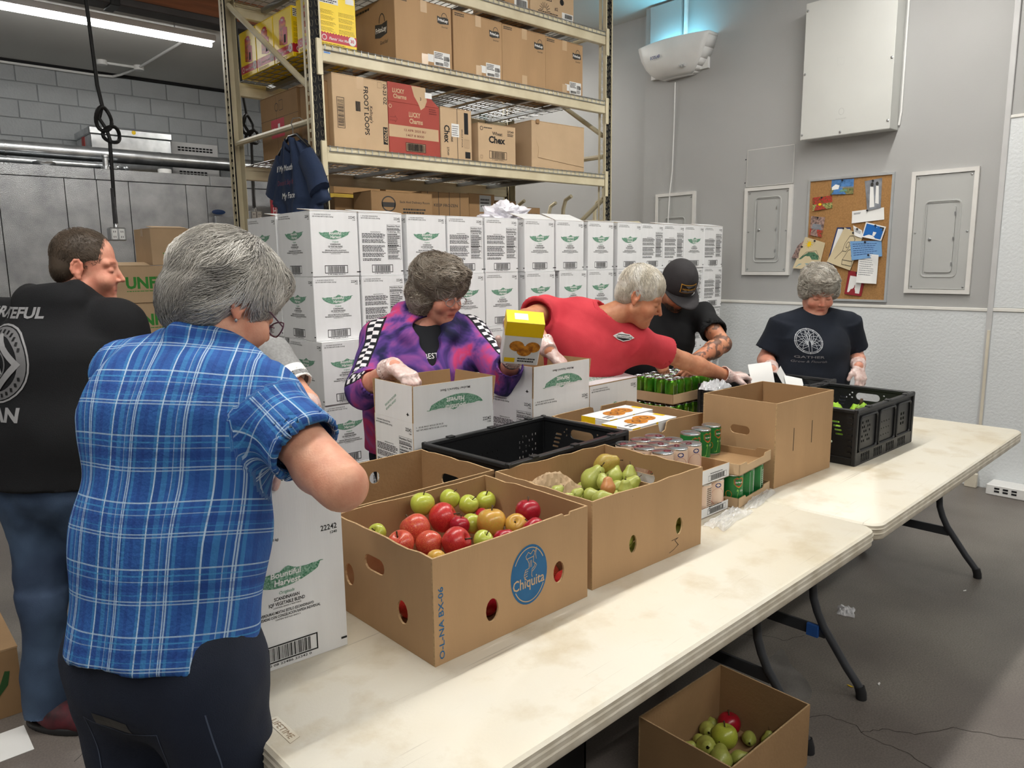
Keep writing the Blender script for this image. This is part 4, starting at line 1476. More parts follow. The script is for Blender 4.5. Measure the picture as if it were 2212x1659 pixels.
def wav(L, h, seed, amp=0.003, n=9):
 r_ = random.Random(seed)
 return [(L * k / n, h + (r_.uniform(-amp, amp) if 0 < k < n else 0)) for k in range(n + 1)]


# --- banana carton full of apples
h = 0.245
w, d = 0.492, 0.40
ap_box = open_carton('banana_carton', 'open banana carton full of apples with blue oval emblem', 0.868, 1.360, 1.219, 1.617, TZ, TZ + h, M_card, M_cardD,
      holes={'front': [ellipse(0.165, 0.075, 0.019, 0.028), ellipse(0.385, 0.10, 0.019, 0.028)],
       'left': [ellipse(0.275, 0.085, 0.021, 0.028), stadium(0.165, 0.165, 0.085, 0.038), ellipse(0.05, 0.105, 0.021, 0.028)]},
      tops={'front': [(0, h), (0.2, h - 0.002), (0.40, h + 0.001), (0.405, h - 0.006), (0.425, h - 0.007), (0.428, h), (w, h)],
       'left': wav(0.39, h, 3), 'back': wav(w, h, 4), 'right': wav(0.39, h, 5)}, rz=R(0.6))
p = Print()
ex, ey = 0.283, 0.125
p.poly(ellipse(ex, ey, 0.060, 0.074, 36), 0)
p.ring(ex, ey, 0.054, 0.068, 0.0024, 1, 1, 20, R(30), R(150))
p.ring(ex, ey, 0.054, 0.068, 0.0024, 1, 1, 20, R(-150), R(-30))
p.text('Chiquita', ex - 0.002, ey - 0.030, 0.027, 1, 1, 'c', w=0.104, bold=0.012)
# line-drawn hand with fruit
hx, hy = ex + 0.003, ey + 0.022
for pts in ([(-0.014, 0.026), (-0.006, 0.034), (0.002, 0.028), (0.01, 0.036), (0.016, 0.03), (0.012, 0.02), (-0.012, 0.018), (-0.014, 0.026)],
   [(0.016, 0.03), (0.022, 0.04), (0.018, 0.024), (0.020, 0.012)],
   [(-0.010, 0.018), (-0.004, 0.006), (-0.004, -0.006)], [(0.012, 0.02), (0.010, 0.006), (0.016, 0.002), (0.014, -0.006), (0.006, -0.01)],
   [(0.016, 0.002), (0.021, -0.004), (0.016, -0.010), (0.008, -0.016)],
   [(-0.004, -0.006), (-0.016, -0.008), (-0.018, -0.014), (-0.008, -0.012)], [(-0.018, -0.014), (-0.020, -0.020), (-0.010, -0.018)],
   [(-0.020, -0.020), (-0.020, -0.026), (-0.010, -0.024)], [(-0.018, -0.027), (-0.010, -0.036), (-0.004, -0.036)], [(0.006, -0.01), (0.004, -0.024), (0.006, -0.03)],
   [(0.0, 0.012), (0.0, -0.004)], [(0.004, 0.012), (0.004, -0.004)]):
 p.stroke([(hx + a, hy + b) for a, b in pts], 0.0017, 1, 1)
p.text('O-L-NA BX-06', 0.026, 0.012, 0.014, 0, 0, 'l', w=0.165, bold=0.012, rot=PI / 2)
p.build('logo', frameM((-w / 2, -0.199, 0), (1, 0, 0), (0, 0, 1)), [M_blueink, M_cardP], ap_box)

# --- pear carton
pe_box = open_carton('banana_carton', 'open plain banana carton holding green pears and a paper sack', 1.402, 1.888, 1.232, 1.626, TZ, TZ + 0.243, M_card, M_cardD,
      holes={'front': [ellipse(0.165, 0.085, 0.016, 0.026), ellipse(0.375, 0.085, 0.016, 0.026)], 'right': [stadium(0.22, 0.17, 0.10, 0.045)], 'back': [ellipse(0.16, 0.1, 0.018, 0.026)]},
      tops={'front': wav(0.486, 0.243, 6), 'left': wav(0.384, 0.243, 7), 'back': wav(0.486, 0.243, 8), 'right': wav(0.384, 0.243, 9)}, rz=R(-1.2))
Print().stroke([(0.34, 0.048), (0.37, 0.05), (0.355, 0.045), (0.372, 0.028), (0.35, 0.018), (0.33, 0.013)], 0.0016, 0).build('lettering', frameM((-0.243, -0.1972, 0), (1, 0, 0), (0, 0, 1)), [M_ink], pe_box)
Print().text('CHIQ-BX', 0.012, 0.05, 0.014, 0, 0, 'l', w=0.16, rot=PI / 2).build('lettering', frameM((0.2432, -0.19, 0), (0, 1, 0), (0, 0, 1)), [M_grayink], pe_box)

# --- potato carton behind the apples
po_box = open_carton('banana_carton', 'open banana carton behind the apple carton, potatoes at its bottom', 0.905, 1.412, 1.640, 2.005, TZ, TZ + 0.243, M_cardF, M_cardF,
      holes={'back': [ellipse(0.19, 0.185, 0.02, 0.02)], 'right': [stadium(0.20, 0.165, 0.10, 0.042)], 'front': [stadium(0.25, 0.165, 0.085, 0.038)]},
      tops={'back': wav(0.507, 0.243, 16), 'right': wav(0.36, 0.243, 17)}, rz=R(1.0))

# --- cookie carton with notched rims
hh = 0.235
def notched(L, h0):
 return [(0, h0), (L * 0.36, h0), (L * 0.38, h0 - 0.03), (L * 0.42, h0 - 0.036), (L * 0.46, h0 - 0.03), (L * 0.48, h0), (L * 0.52, h0 + 0.006), (L * 0.9, h0 + 0.002), (L, h0)]


co_box = open_carton('display_carton', 'open carton with notched rim holding white cookie boxes', 2.125, 2.605, 1.702, 2.105, TZ, TZ + hh, M_card, M_cardD,
      tops={'front': notched(0.48, hh), 'back': notched(0.48, hh), 'right': wav(0.393, hh, 31, 0.004), 'left': wav(0.393, hh, 32)}, rz=R(0.5))

# --- tall carton with hand hole
big = open_carton('tall_carton', 'tall clean open cardboard carton with hand hole and two slits', 2.628, 3.066, 1.345, 1.668, TZ, TZ + 0.327, M_card, M_cardD,
     holes={'left': [stadium(0.165, 0.205, 0.086, 0.034)]}, rz=R(-1.5))
big.location.x = 2.775
for x0, z0, z1 in ((0.13, 0.125, 0.215), (0.27, 0.135, 0.225)):
 MB().box(-0.219 + x0, -0.219 + x0 + 0.003, -0.1622, -0.1612, z0, z1).build('slit', M_dark, big)
MB().box(-0.2195, -0.219, -0.02, 0.05, 0.05, 0.075).build('tape', M_tape, big)


# ================================================================ black plastic crates
M_crate = pm('crate_black', srgb(30, 31, 33), 0.42, var=0.08, scale=12, bump=0.06, bscale=200, spec=0.45)


def crate(label, cx, cy, z, rz, L=0.602, W=0.40, H=0.238):
 T = thing('plastic_crate', label, 'crate', (cx, cy, z), rz, 'black folding produce crates')
 w, d = L / 2, W / 2
 th = 0.006

 def long_wall(M):
  holes = []
  for c in range(6):
   for r in range(5):
    if (c + r) % 3:
     holes.append(rect(0.045 + c * 0.018, 0.09 + r * 0.02, 0.055 + c * 0.018, 0.10 + r * 0.02))
  for c in range(4):
   for r in range(3):
    holes.append(rect(0.262 + c * 0.026, 0.085 + r * 0.03, 0.268 + c * 0.026, 0.091 + r * 0.03))
  for c in range(2):
   for r in range(3):
    holes.append(rect(0.475 + c * 0.026, 0.145 - r * 0.022, 0.49 + c * 0.026, 0.158 - r * 0.022))
  MB().plate(rect(0, 0.03, L, H - 0.01), holes, th, M).build('long_wall', M_crate, T)
  for a, b in ((0.03, 0.205), (0.225, 0.40), (0.42, 0.575)):
   rb = MB()
   pts = [(q[0], q[1], th + 0.004) for q in rrect(a, 0.055, b, H - 0.035, 0.018, 4)]
   rb.tube([tuple(M @ Vector(q)) for q in pts], 0.006, 5, closed=True)
   rb.build('panel_rib', M_crate, T, smooth='auto')
  slots = [rect(0.05 + g * 0.13 + k * 0.018, 0.008, 0.061 + g * 0.13 + k * 0.018, 0.046) for g in range(4) for k in range(5)]
  MB().plate(rect(0, 0.0, L, 0.055), slots, 0.008, M @ Matrix.Translation((0, 0, th))).build('base_band', M_crate, T)

 def short_wall(M):
  holes = [stadium(W / 2, H - 0.05, 0.115, 0.036)]
  for k in range(4):
   holes.append(stadium(0.085 - 0.006 * k, H - 0.06 - 0.017 * k, 0.034, 0.008, 3))
   holes.append(stadium(W - 0.085 + 0.006 * k, H - 0.06 - 0.017 * k, 0.034, 0.008, 3))
  for sx in (-1, 1):
   for q in range(3):
    holes.append(ellipse(W / 2 + sx * (0.075 + 0.012 * (q % 2)), H - 0.035 - q * 0.012, 0.005, 0.004, 8))
  holes += [ellipse(0.3, 0.09, 0.007, 0.006, 8), ellipse(0.1, 0.07, 0.006, 0.006, 8)]
  MB().plate(rect(0.006, 0.03, W - 0.006, H - 0.01), holes, th, M).build('short_wall', M_crate, T)
  for k in range(7):
   MB().box(0.012, 0.03, 0.05 + k * 0.025, 0.056 + k * 0.025, th, th + 0.006, M=M).box(W - 0.03, W - 0.012, 0.05 + k * 0.025, 0.056 + k * 0.025, th, th + 0.006, M=M).build('corner_rib', M_crate, T)

 long_wall(frameM((-w, -d + th, 0), (1, 0, 0), (0, 0, 1)))
 long_wall(frameM((w, d - th, 0), (-1, 0, 0), (0, 0, 1)))
 short_wall(frameM((w - th, -d, 0), (0, 1, 0), (0, 0, 1)))
 short_wall(frameM((-w + th, d, 0), (0, -1, 0), (0, 0, 1)))
 MB().box(-w + th, w - th, -d + th, d - th, 0.01, 0.018).build('bottom', M_crate, T)
 b = MB()
 b.box(-w - 0.004, w + 0.004, -d - 0.006, -d + 0.008, 0.0, 0.032, 0.002)
 b.box(-w - 0.004, w + 0.004, d - 0.008, d + 0.006, 0.0, 0.032, 0.002)
 b.box(-w - 0.006, -w + 0.008, -d, d, 0.0, 0.032, 0.002)
 b.box(w - 0.008, w + 0.006, -d, d, 0.0, 0.032, 0.002)
 b.build('base_rim', M_crate, T)
 rm = MB()
 for (a, b_, c, e) in ((-w - 0.008, w + 0.008, -d - 0.01, -d + 0.012), (-w - 0.008, w + 0.008, d - 0.012, d + 0.01), (-w - 0.01, -w + 0.012, -d, d), (w - 0.012, w + 0.01, -d, d)):
  rm.box(a, b_, c, e, H - 0.016, H, 0.003)
 rm.build('top_rim', M_crate, T)
 for sx in (-1, 1):
  for sy in (-1, 1):
   MB().box(sx * w - 0.009, sx * w + 0.009, sy * d - 0.009, sy * d + 0.009, 0.0, H + 0.003, 0.003).build('corner_post', M_crate, T)
 for k in range(3):
  for sy in (-1, 1):
   MB().box(-0.2 + k * 0.2, -0.17 + k * 0.2, sy * d - 0.011, sy * d + 0.011, H - 0.002, H + 0.005, 0.002).build('stack_nub', M_crate, T)
 return T


cr1 = crate('empty black plastic crate between white case and pear carton', 1.752, 1.852, TZ + 0.016, R(3.2))
cr2 = crate('black plastic crate at the far right end of the tables, greens inside', 3.375, 1.478, TZ, R(0))
cr3 = crate('black plastic crate with papers in front of the navy shirt woman', 3.50, 1.91, TZ, R(-1.5))
# thin board under crate 1
tag(MB().box(1.47, 2.03, 1.66, 2.02, TZ - 0.0003, TZ + 0.015, 0.002).build('cardboard_sheet', M_cardD), 'flat cardboard sheet under the empty black crate', 'cardboard')


# ================================================================ open white cases on the back table
def open_case(label, x0, y0, rz, closed=False):
 """wide side 0.355 along X; flaps standing up"""
 w, d, h = 0.3525, 0.262, 0.316
 T = thing('vegetable_case', label, 'box', (x0 + w / 2, y0 + d / 2, TZ), rz, 'white vegetable cases on the tables')
 t_ = 0.004
 mats = [M_casew, M_cardD, M_cardE]
 b = (-w / 2, w / 2, -d / 2, d / 2, 0, h)
 walls = {'front': (frameM((-w / 2, -d / 2 + t_, 0), (1, 0, 0), (0, 0, 1)), w), 'right': (frameM((w / 2 - t_, -d / 2 + t_, 0), (0, 1, 0), (0, 0, 1)), d - 2 * t_),
    'back': (frameM((w / 2, d / 2 - t_, 0), (-1, 0, 0), (0, 0, 1)), w), 'left': (frameM((-w / 2 + t_, d / 2 - t_, 0), (0, -1, 0), (0, 0, 1)), d - 2 * t_)}
 for k, (M, L) in walls.items():
  MB().plate(rect(0, 0, L, h), [], t_, M, 0, 2, 1).build('wall_panel', mats, T)
 MB().box(-w / 2 + t_, w / 2 - t_, -d / 2 + t_, d / 2 - t_, 0, 0.005).build('bottom', M_cardD, T)
 M, fw, fh = face_M('front', b)
 p = case_front(fw, fh, 1.15)
 p.build('lettering', M, CASE_MATS, T)
 M, fw, fh = face_M('left', b)
 case_facts(fw, fh).build('lettering', M, CASE_MATS, T)
 if closed:
  for s, a in ((-1, 7), (1, 0)):
   Mf = Matrix.Translation((0, s * d / 2, h + 0.001)) @ Matrix.Rotation(R(a) * (-s), 4, 'X') @ Matrix.Rotation(0 if s < 0 else PI, 4, 'Z')
   fl = MB().plate(rect(-w / 2, 0, w / 2, 0.13), [], 0.004, Mf, 0, 2, 1).build('flap', mats, T)
   q = Print().lines(-0.12, 0.05, 0.12, 0.1, 4, 0)
   q.build('lettering', Mf @ Matrix.Translation((0, 0, 0.004)), [M_green], fl)
  return T
 fh_ = 0.128
 for k, (M, L) in walls.items():
  tilt = {'front': 1, 'left': -2, 'right': 9, 'back': 4}[k]
  Mf = M @ Matrix.Translation((0, h, 0)) @ Matrix.Rotation(R(tilt), 4, 'X')
  fl = MB().plate([(0.002, 0.0), (L - 0.002, 0.0), (L - 0.003, fh_), (0.003, fh_)], [], t_, Mf, 0, 2, 1).build('flap', mats, T)
  Mp = Mf @ Matrix.Translation((0, 0, t_))
  if k == 'front':
   q = Print()
   logo_blob(q, L * 0.51, 0.06, 0.245, 0.058, 1, flip=True)
   q.text('Bountiful', L * 0.51, 0.046, 0.019, 2, 2, 'c', w=0.088, bold=0.02, flip=True, skew=0.1)
   q.text('Harvest', L * 0.51, 0.072, 0.02, 2, 2, 'c', w=0.078, bold=0.02, flip=True, skew=0.1)
   q.text('Mother Nature\'s Best', L * 0.51, 0.105, 0.009, 0, 0, 'c', w=0.13, flip=True)
   q.build('logo', Mp, CASE_MATS, fl)
  elif k == 'left':
   q = Print()
   q.text('GRACIAS POR ESCOGER', L * 0.3, 0.035, 0.008, 1, 0, 'l', w=0.09, rot=R(33))
   q.text('BOUNTIFUL HARVEST', L * 0.33, 0.022, 0.008, 1, 0, 'l', w=0.08, rot=R(33))
   q.poly([(L - 0.03, 0.02), (L - 0.026, 0.024), (L - 0.018, 0.026), (L - 0.026, 0.028), (L - 0.03, 0.034), (L - 0.034, 0.028), (L - 0.04, 0.026), (L - 0.034, 0.024)], 0)
   q.build('logo', Mp, CASE_MATS, fl)
 return T


open_case('open white case with flaps up in front of the purple hoodie woman', 1.432, 2.075, R(-2))
open_case('open white case with flaps up under the red shirt man gloved hand', 2.03, 2.128, R(2.5))
open_case('closed white case with loose lid between open case and soda cans', 2.402, 2.160, R(3), closed=True)


def near_case():
 w, d, h = 0.268, 0.35, 0.316
 T = thing('vegetable_case', 'open white case on the near table corner beside the blue plaid shirt', 'box', (0.796 - w / 2, 1.444 + d / 2, TZ), R(-4), 'white vegetable cases on the tables')
 t_ = 0.004
 mats = [M_casew, M_cardD, M_cardE]
 b = (-w / 2, w / 2, -d / 2, d / 2, 0, h)
 walls = {'front': (frameM((-w / 2, -d / 2 + t_, 0), (1, 0, 0), (0, 0, 1)), w), 'right': (frameM((w / 2 - t_, -d / 2 + t_, 0), (0, 1, 0), (0, 0, 1)), d - 2 * t_),
    'back': (frameM((w / 2, d / 2 - t_, 0), (-1, 0, 0), (0, 0, 1)), w), 'left': (frameM((-w / 2 + t_, d / 2 - t_, 0), (0, -1, 0), (0, 0, 1)), d - 2 * t_)}
 for k, (M, L) in walls.items():
  MB().plate(rect(0, 0, L, h), [], t_, M, 0, 2, 1).build('wall_panel', mats, T)
  tilt = {'front': 0.5, 'left': 12, 'right': 10, 'back': 14}[k]
  Mf = M @ Matrix.Translation((0, h, 0)) @ Matrix.Rotation(R(tilt), 4, 'X')
  fl = MB().plate([(0.002, 0.0), (L - 0.002, 0.0), (L - 0.003, 0.13), (0.003, 0.13)], [], t_, Mf, 0, 2, 1).build('flap', mats, T)
  if k == 'front':
   q = Print()
   q.text('THANK YOU FOR CHOOSING', 0.03, 0.055, 0.0085, 1, 0, 'l', w=0.155, rot=R(33))
   q.text('BOUNTIFUL HARVEST!', 0.055, 0.042, 0.0085, 1, 0, 'l', w=0.135, rot=R(33))
   q.build('lettering', Mf @ Matrix.Translation((0, 0, t_)), [M_ink, pm('dark_green_ink', srgb(40, 64, 52), 0.6)], fl)
 MB().box(-w / 2 + t_, w / 2 - t_, -d / 2 + t_, d / 2 - t_, 0, 0.005).build('bottom', M_cardD, T)
 M, fw, fh = face_M('front', b)
 case_front(fw, fh).build('lettering', M, CASE_MATS, T)
 return T


near_case()
# ================================================================ fruit
def fruit_mat(name, c1, c2, scale=5.0, c3=None, rough=0.3, streak=(9, 9, 1.2), lo=0.4, hi=0.62):
 m = pm(name, c1, rough, var=0, scale=scale, col2=c2, stretch=streak, spec=0.5, coat=0.15)
 nt, N, L, b = nodes_of(m)
 tc = N.new('ShaderNodeTexCoord')
 oi = N.new('ShaderNodeObjectInfo')
 ad = N.new('ShaderNodeVectorMath')
 ad.operation = 'ADD'
 mlt = N.new('ShaderNodeVectorMath')
 mlt.operation = 'SCALE'
 mlt.inputs['Scale'].default_value = 0.4
 L.new(tc.outputs['Object'], ad.inputs[0])
 cmb = N.new('ShaderNodeCombineXYZ')
 for i in range(3):
  L.new(oi.outputs['Random'], cmb.inputs[i])
 L.new(cmb.outputs['Vector'], mlt.inputs[0])
 L.new(mlt.outputs['Vector'], ad.inputs[1])
 n1 = N.new('ShaderNodeTexNoise')
 n1.inputs['Scale'].default_value = 22
 n1.inputs['Detail'].default_value = 2
 L.new(ad.outputs['Vector'], n1.inputs['Vector'])
 rr = N.new('ShaderNodeMapRange')
 rr.inputs['From Min'].default_value = lo
 rr.inputs['From Max'].default_value = hi
 L.new(n1.outputs['Fac'], rr.inputs['Value'])
 mx = N.new('ShaderNodeMix')
 mx.data_type = 'RGBA'
 L.new(b.inputs['Base Color'].links[0].from_socket, mx.inputs['A'])
 mx.inputs['B'].default_value = c3 or c2
 L.new(rr.outputs['Result'], mx.inputs['Factor'])
 L.new(mx.outputs['Result'], b.inputs['Base Color'])
 return m


F_red = fruit_mat('apple_red', srgb(196, 40, 44), srgb(168, 22, 36), c3=srgb(214, 92, 60), lo=0.5, hi=0.75)
F_pink = fruit_mat('apple_pink', srgb(204, 62, 58), srgb(188, 34, 44), c3=srgb(226, 150, 84), lo=0.48, hi=0.7)
F_crim = fruit_mat('apple_crimson', srgb(172, 16, 42), srgb(140, 8, 30), c3=srgb(186, 40, 50), lo=0.5, hi=0.8)
F_yel = fruit_mat('apple_yellow_red', srgb(206, 166, 66), srgb(204, 120, 60), c3=srgb(190, 170, 70), lo=0.45, hi=0.65)
F_grn = fruit_mat('apple_green', srgb(176, 186, 62), srgb(160, 174, 52), c3=srgb(188, 190, 84), lo=0.4, hi=0.7)
F_pear = fruit_mat('pear_green', srgb(164, 172, 76), srgb(146, 160, 66), c3=srgb(182, 180, 98), lo=0.4, hi=0.7, rough=0.42)
F_pearR = fruit_mat('pear_blush', srgb(176, 150, 72), srgb(206, 130, 86), c3=srgb(186, 116, 70), lo=0.4, hi=0.55, rough=0.42)
F_pearB = fruit_mat('pear_russet', srgb(164, 168, 70), srgb(176, 130, 60), c3=srgb(164, 106, 44), lo=0.52, hi=0.62, rough=0.45)
M_stem = pm('fruit_stem', srgb(82, 60, 36), 0.8, var=0.2, scale=60)


def apple_mesh(seed):
 rnd_ = random.Random(seed)
 n, m = 22, 15
 v, f = [], []
 lob = rnd_.uniform(0, 6)
 for i in range(m):
  th = PI * i / (m - 1)
  for k in range(n):
   ph = 2 * PI * k / n
   r = 1.0 + 0.035 * math.cos(5 * ph + lob) * (1 - math.cos(th)) / 2
   rho = r * math.sin(th) ** 0.86 * (1.0 + 0.05 * math.cos(th))
   z = 0.93 * math.cos(th)
   z -= 0.30 * math.exp(-(rho / 0.26) ** 2) if z > 0 else -0.16 * math.exp(-(rho / 0.22) ** 2)
   v.append((rho * math.cos(ph), rho * math.sin(ph), z))
 for i in range(m - 1):
  for k in range(n):
   f.append((i * n + k, (i + 1) * n + k, (i + 1) * n + (k + 1) % n, i * n + (k + 1) % n))
 mb = MB()
 mb.add(v, f)
 return mb


def pear_mesh(seed):
 n, m = 20, 17
 rnd_ = random.Random(seed)
 v, f = [], []
 neck = rnd_.uniform(0.34, 0.5)
 for i in range(m):
  s = i / (m - 1)
  z = -1.0 + 2.75 * s
  if s < 0.62:
   a = (s / 0.62)
   rr = math.sin(PI * (0.04 + 0.62 * a)) ** 0.8 if i else 0.12
  else:
   a = (s - 0.62) / 0.38
   rr = (1 - a) * math.sin(PI * 0.66) ** 0.8 + a * neck
   rr = rr * (1 - 0.08 * math.sin(PI * a))
   if s > 0.93:
    rr *= max(0.1, (1.0 - s) / 0.07) ** 0.5
  for k in range(n):
   ph = 2 * PI * k / n
   r = rr * (1 + 0.03 * math.cos(3 * ph + seed))
   v.append((r * math.cos(ph) + 0.05 * max(0, z), r * math.sin(ph), z))
 for i in range(m - 1):
  for k in range(n):
   f.append((i * n + k, i * n + (k + 1) % n, (i + 1) * n + (k + 1) % n, (i + 1) * n + k))
 mb = MB()
 mb.add(v, f)
 mb.f.append(tuple(reversed(range(n))))
 mb.mi.append(0)
 return mb


AP = {k: [apple_mesh(s).mesh('fruit', m, smooth=True) for s in (1, 2, 3)] for k, m in (('red', F_red), ('pink', F_pink), ('crim', F_crim), ('yel', F_yel), ('grn', F_grn))}
PE = {k: [pear_mesh(s).mesh('fruit', m, smooth=True) for s in (1, 2)] for k, m in (('g', F_pear), ('r', F_pearR), ('b', F_pearB))}
ST = MB().tube([(0, 0, 0), (0.08, 0.02, 0.3), (0.2, 0.05, 0.62)], [0.07, 0.05, 0.075], 6).mesh('stem', M_stem, smooth=True)
frnd = random.Random(5)


def fruit(kind, col, x, y, z, r, label, group, rot=None, cat='apple'):
 t = thing(kind, label, cat, (x, y, z), 0, group)
 t.rotation_euler = rot if rot else (frnd.uniform(-0.8, 0.8), frnd.uniform(-0.8, 0.8), frnd.uniform(0, 6.28))
 if kind == 'apple':
  link('flesh', frnd.choice(AP[col]), t, scale=(r, r, r))
  link('stem', ST, t, (0, 0, r * 0.5), scale=(r, r, r))
 else:
  link('flesh', frnd.choice(PE[col]), t, (0, 0, -r * 0.1), scale=(r, r, r))
  link('stem', ST, t, (0.05 * r * 1.7, 0, r * 1.5), scale=(r * 0.8, r * 0.7, r * 0.85))
 return t


APPLES = [('g1', 1.093, 1.563, 0.972, 0.0322), ('g2', 1.190, 1.571, 0.962, 0.0278), ('g3', 1.222, 1.530, 0.948, 0.0274), ('g4', 1.319, 1.572, 0.926, 0.0287), ('g5', 1.160, 1.441, 0.932, 0.0277), ('g6', 1.045, 1.258, 0.970, 0.0231), ('g7', 0.905, 1.487, 0.962, 0.0225), ('r1', 0.993, 1.455, 0.958, 0.0377), ('r2', 1.112, 1.500, 0.945, 0.0394), ('r3', 1.022, 1.329, 0.951, 0.0359), ('r4', 0.981, 1.381, 0.943, 0.0325), ('r5', 1.172, 1.376, 0.950, 0.0376), ('r6', 1.284, 1.360, 0.956, 0.0333), ('r7', 1.209, 1.324, 0.947, 0.0286), ('r9', 0.915, 1.401, 0.956, 0.0319), ('r10', 0.914, 1.262, 0.959, 0.0220), ('r11', 1.217, 1.268, 0.950, 0.0281), ('r12', 1.120, 1.268, 0.948, 0.0271), ('r13', 1.243, 1.496, 0.913, 0.0273), ('r8', 1.111, 1.429, 0.943, 0.0255), ('f0', 0.932, 1.298, 0.783, 0.0349), ('f1', 1.130, 1.258, 0.781, 0.0330), ('f2', 1.098, 1.312, 0.779, 0.0311), ('f3', 0.958, 1.360, 0.782, 0.0336), ('f4', 1.103, 1.423, 0.780, 0.0320), ('f5', 1.319, 1.393, 0.783, 0.0347), ('f6', 1.181, 1.322, 0.781, 0.0329), ('f7', 1.321, 1.327, 0.781, 0.0329), ('f8', 1.302, 1.464, 0.783, 0.0355), ('f9', 1.195, 1.258, 0.781, 0.0330), ('f10', 0.987, 1.258, 0.781, 0.0327), ('f11', 1.321, 1.258, 0.781, 0.0327), ('f12', 1.043, 1.520, 0.781, 0.0334), ('f13', 1.017, 1.579, 0.779, 0.0315), ('f14', 1.177, 1.520, 0.782, 0.0337), ('f15', 1.218, 1.574, 0.784, 0.0356), ('f16', 1.253, 1.416, 0.782, 0.0338), ('f17', 0.916, 1.494, 0.783, 0.0347), ('f18', 1.243, 1.349, 0.784, 0.0357), ('f19', 1.044, 1.453, 0.783, 0.0352), ('f20', 0.983, 1.486, 0.783, 0.0347), ('f21', 1.130, 1.568, 0.783, 0.0351), ('f22', 1.258, 1.280, 0.783, 0.0351), ('f23', 1.155, 1.459, 0.780, 0.0323), ('f24', 1.257, 1.519, 0.781, 0.0334), ('f25', 1.037, 1.298, 0.781, 0.0327), ('f26', 0.962, 1.548, 0.780, 0.0323), ('f27', 1.017, 1.391, 0.782, 0.0339), ('f28', 1.321, 1.528, 0.781, 0.0326), ('f29', 1.107, 1.504, 0.782, 0.0341), ('f30', 1.187, 1.402, 0.782, 0.0339), ('f31', 1.217, 1.469, 0.779, 0.0315), ('f32', 1.133, 1.366, 0.781, 0.0332), ('f33', 0.954, 1.426, 0.781, 0.0329)]
ACOL = {'g1': 'grn', 'g2': 'grn', 'g3': 'grn', 'g4': 'grn', 'g5': 'grn', 'g6': 'grn', 'g7': 'grn', 'r1': 'pink', 'r2': 'red', 'r3': 'red', 'r4': 'pink', 'r5': 'yel', 'r6': 'crim', 'r7': 'yel', 'r9': 'pink', 'r10': 'yel', 'r11': 'crim', 'r12': 'crim', 'r13': 'crim', 'r8': 'crim'}
ALAB = {'g1': 'yellow-green apple high at the back left of the apple carton', 'g2': 'yellow-green apple second from left along the back wall of the apple carton',
  'g3': 'scarred green apple just in front of the back wall of the apple carton', 'g4': 'green apple in the back right corner of the apple carton',
  'g5': 'lopsided green apple in the middle of the apple carton', 'g6': 'pale green apple against the front wall of the apple carton', 'g7': 'green apple peeking over the left wall of the apple carton',
  'r1': 'large pink-red apple under the topmost green one', 'r2': 'large glossy red apple facing its dimple to the right', 'r3': 'large red apple by the front wall, dimple to the right',
  'r4': 'dull red apple wedged between two large red apples', 'r5': 'big yellow apple with red blush in the middle of the carton', 'r6': 'dark crimson apple standing highest at the right of the carton',
  'r7': 'orange-red apple left of the dark crimson one', 'r9': 'orange-yellow apple against the left wall of the carton', 'r10': 'yellowish apple at the front left corner of the carton',
  'r11': 'crimson apple low under the dark crimson one', 'r12': 'crimson apple just showing over the front wall', 'r13': 'crimson apple behind the big yellow one', 'r8': 'small dark red apple between green and red ones'}
AROT = {'r2': (0.5, 1.1, -0.2), 'r3': (0.6, 1.0, -0.4), 'r6': (-0.1, 0.15, 0.3), 'r5': (-0.15, 0.1, 0), 'g1': (0, 0.1, 0), 'g2': (0.2, 0.5, 0)}
for n_, x, y, z, r in APPLES:
 if n_[0] == 'f':
  fruit('apple', frnd.choice(['pink', 'red', 'pink', 'crim']), x, y, z, r, 'pinkish red apple buried under the top layer of the apple carton', 'apples under the top layer')
 else:
  fruit('apple', ACOL[n_], x, y, z, r, ALAB[n_], 'apples on top in the carton', AROT.get(n_))

PEARS = [(1.806, 1.55, 0.945, 0.033, 'b', (0.0, 1.35, -0.5), 'russet-patched pear lying on top of the pear heap with stem to the right'),
   (1.689, 1.50, 0.922, 0.0365, 'g', (0.5, 0.2, 0), 'largest round green pear in the middle of the pear carton'),
   (1.815, 1.515, 0.905, 0.029, 'g', (0.3, 0.5, 1), 'green pear directly under the russet-patched one'),
   (1.669, 1.432, 0.932, 0.0215, 'g', (0.6, 0.4, 2), 'small green pear in front of the largest one'),
   (1.621, 1.375, 0.938, 0.0225, 'r', (-0.25, 0.2, 0), 'orange-blushed pear standing at the front of the heap'),
   (1.672, 1.352, 0.925, 0.023, 'g', (0.05, -0.1, 0), 'upright green pear with long dark stem'),
   (1.752, 1.40, 0.915, 0.0245, 'g', (0.5, 0.6, 0), 'green pear right of the long-stemmed one'),
   (1.850, 1.478, 0.905, 0.0255, 'g', (0.1, 0.1, 1), 'green pear leaning near the right wall hand hole'),
   (1.523, 1.36, 0.945, 0.021, 'g', (1.2, 0.2, 0), 'small green pear at the front left of the heap'),
   (1.490, 1.29, 0.958, 0.0235, 'g', (1.3, 0.3, 0.4), 'yellow-green pear nearest the front wall'),
   (1.493, 1.385, 0.948, 0.016, 'g', (1.0, 0.2, 1), 'tiny green pear beside the paper sack'),
   (1.462, 1.432, 0.952, 0.018, 'g', (0.9, 0.8, 1), 'green pear poking out at the left wall of the pear carton'),
   (1.440, 1.37, 0.953, 0.014, 'g', (1.2, 0.1, 1), 'tiny green pear in the left corner of the pear carton'),
   (1.545, 1.272, 0.948, 0.0215, 'g', (1.1, 0.5, 0), 'green pear just under the front rim of the pear carton')]
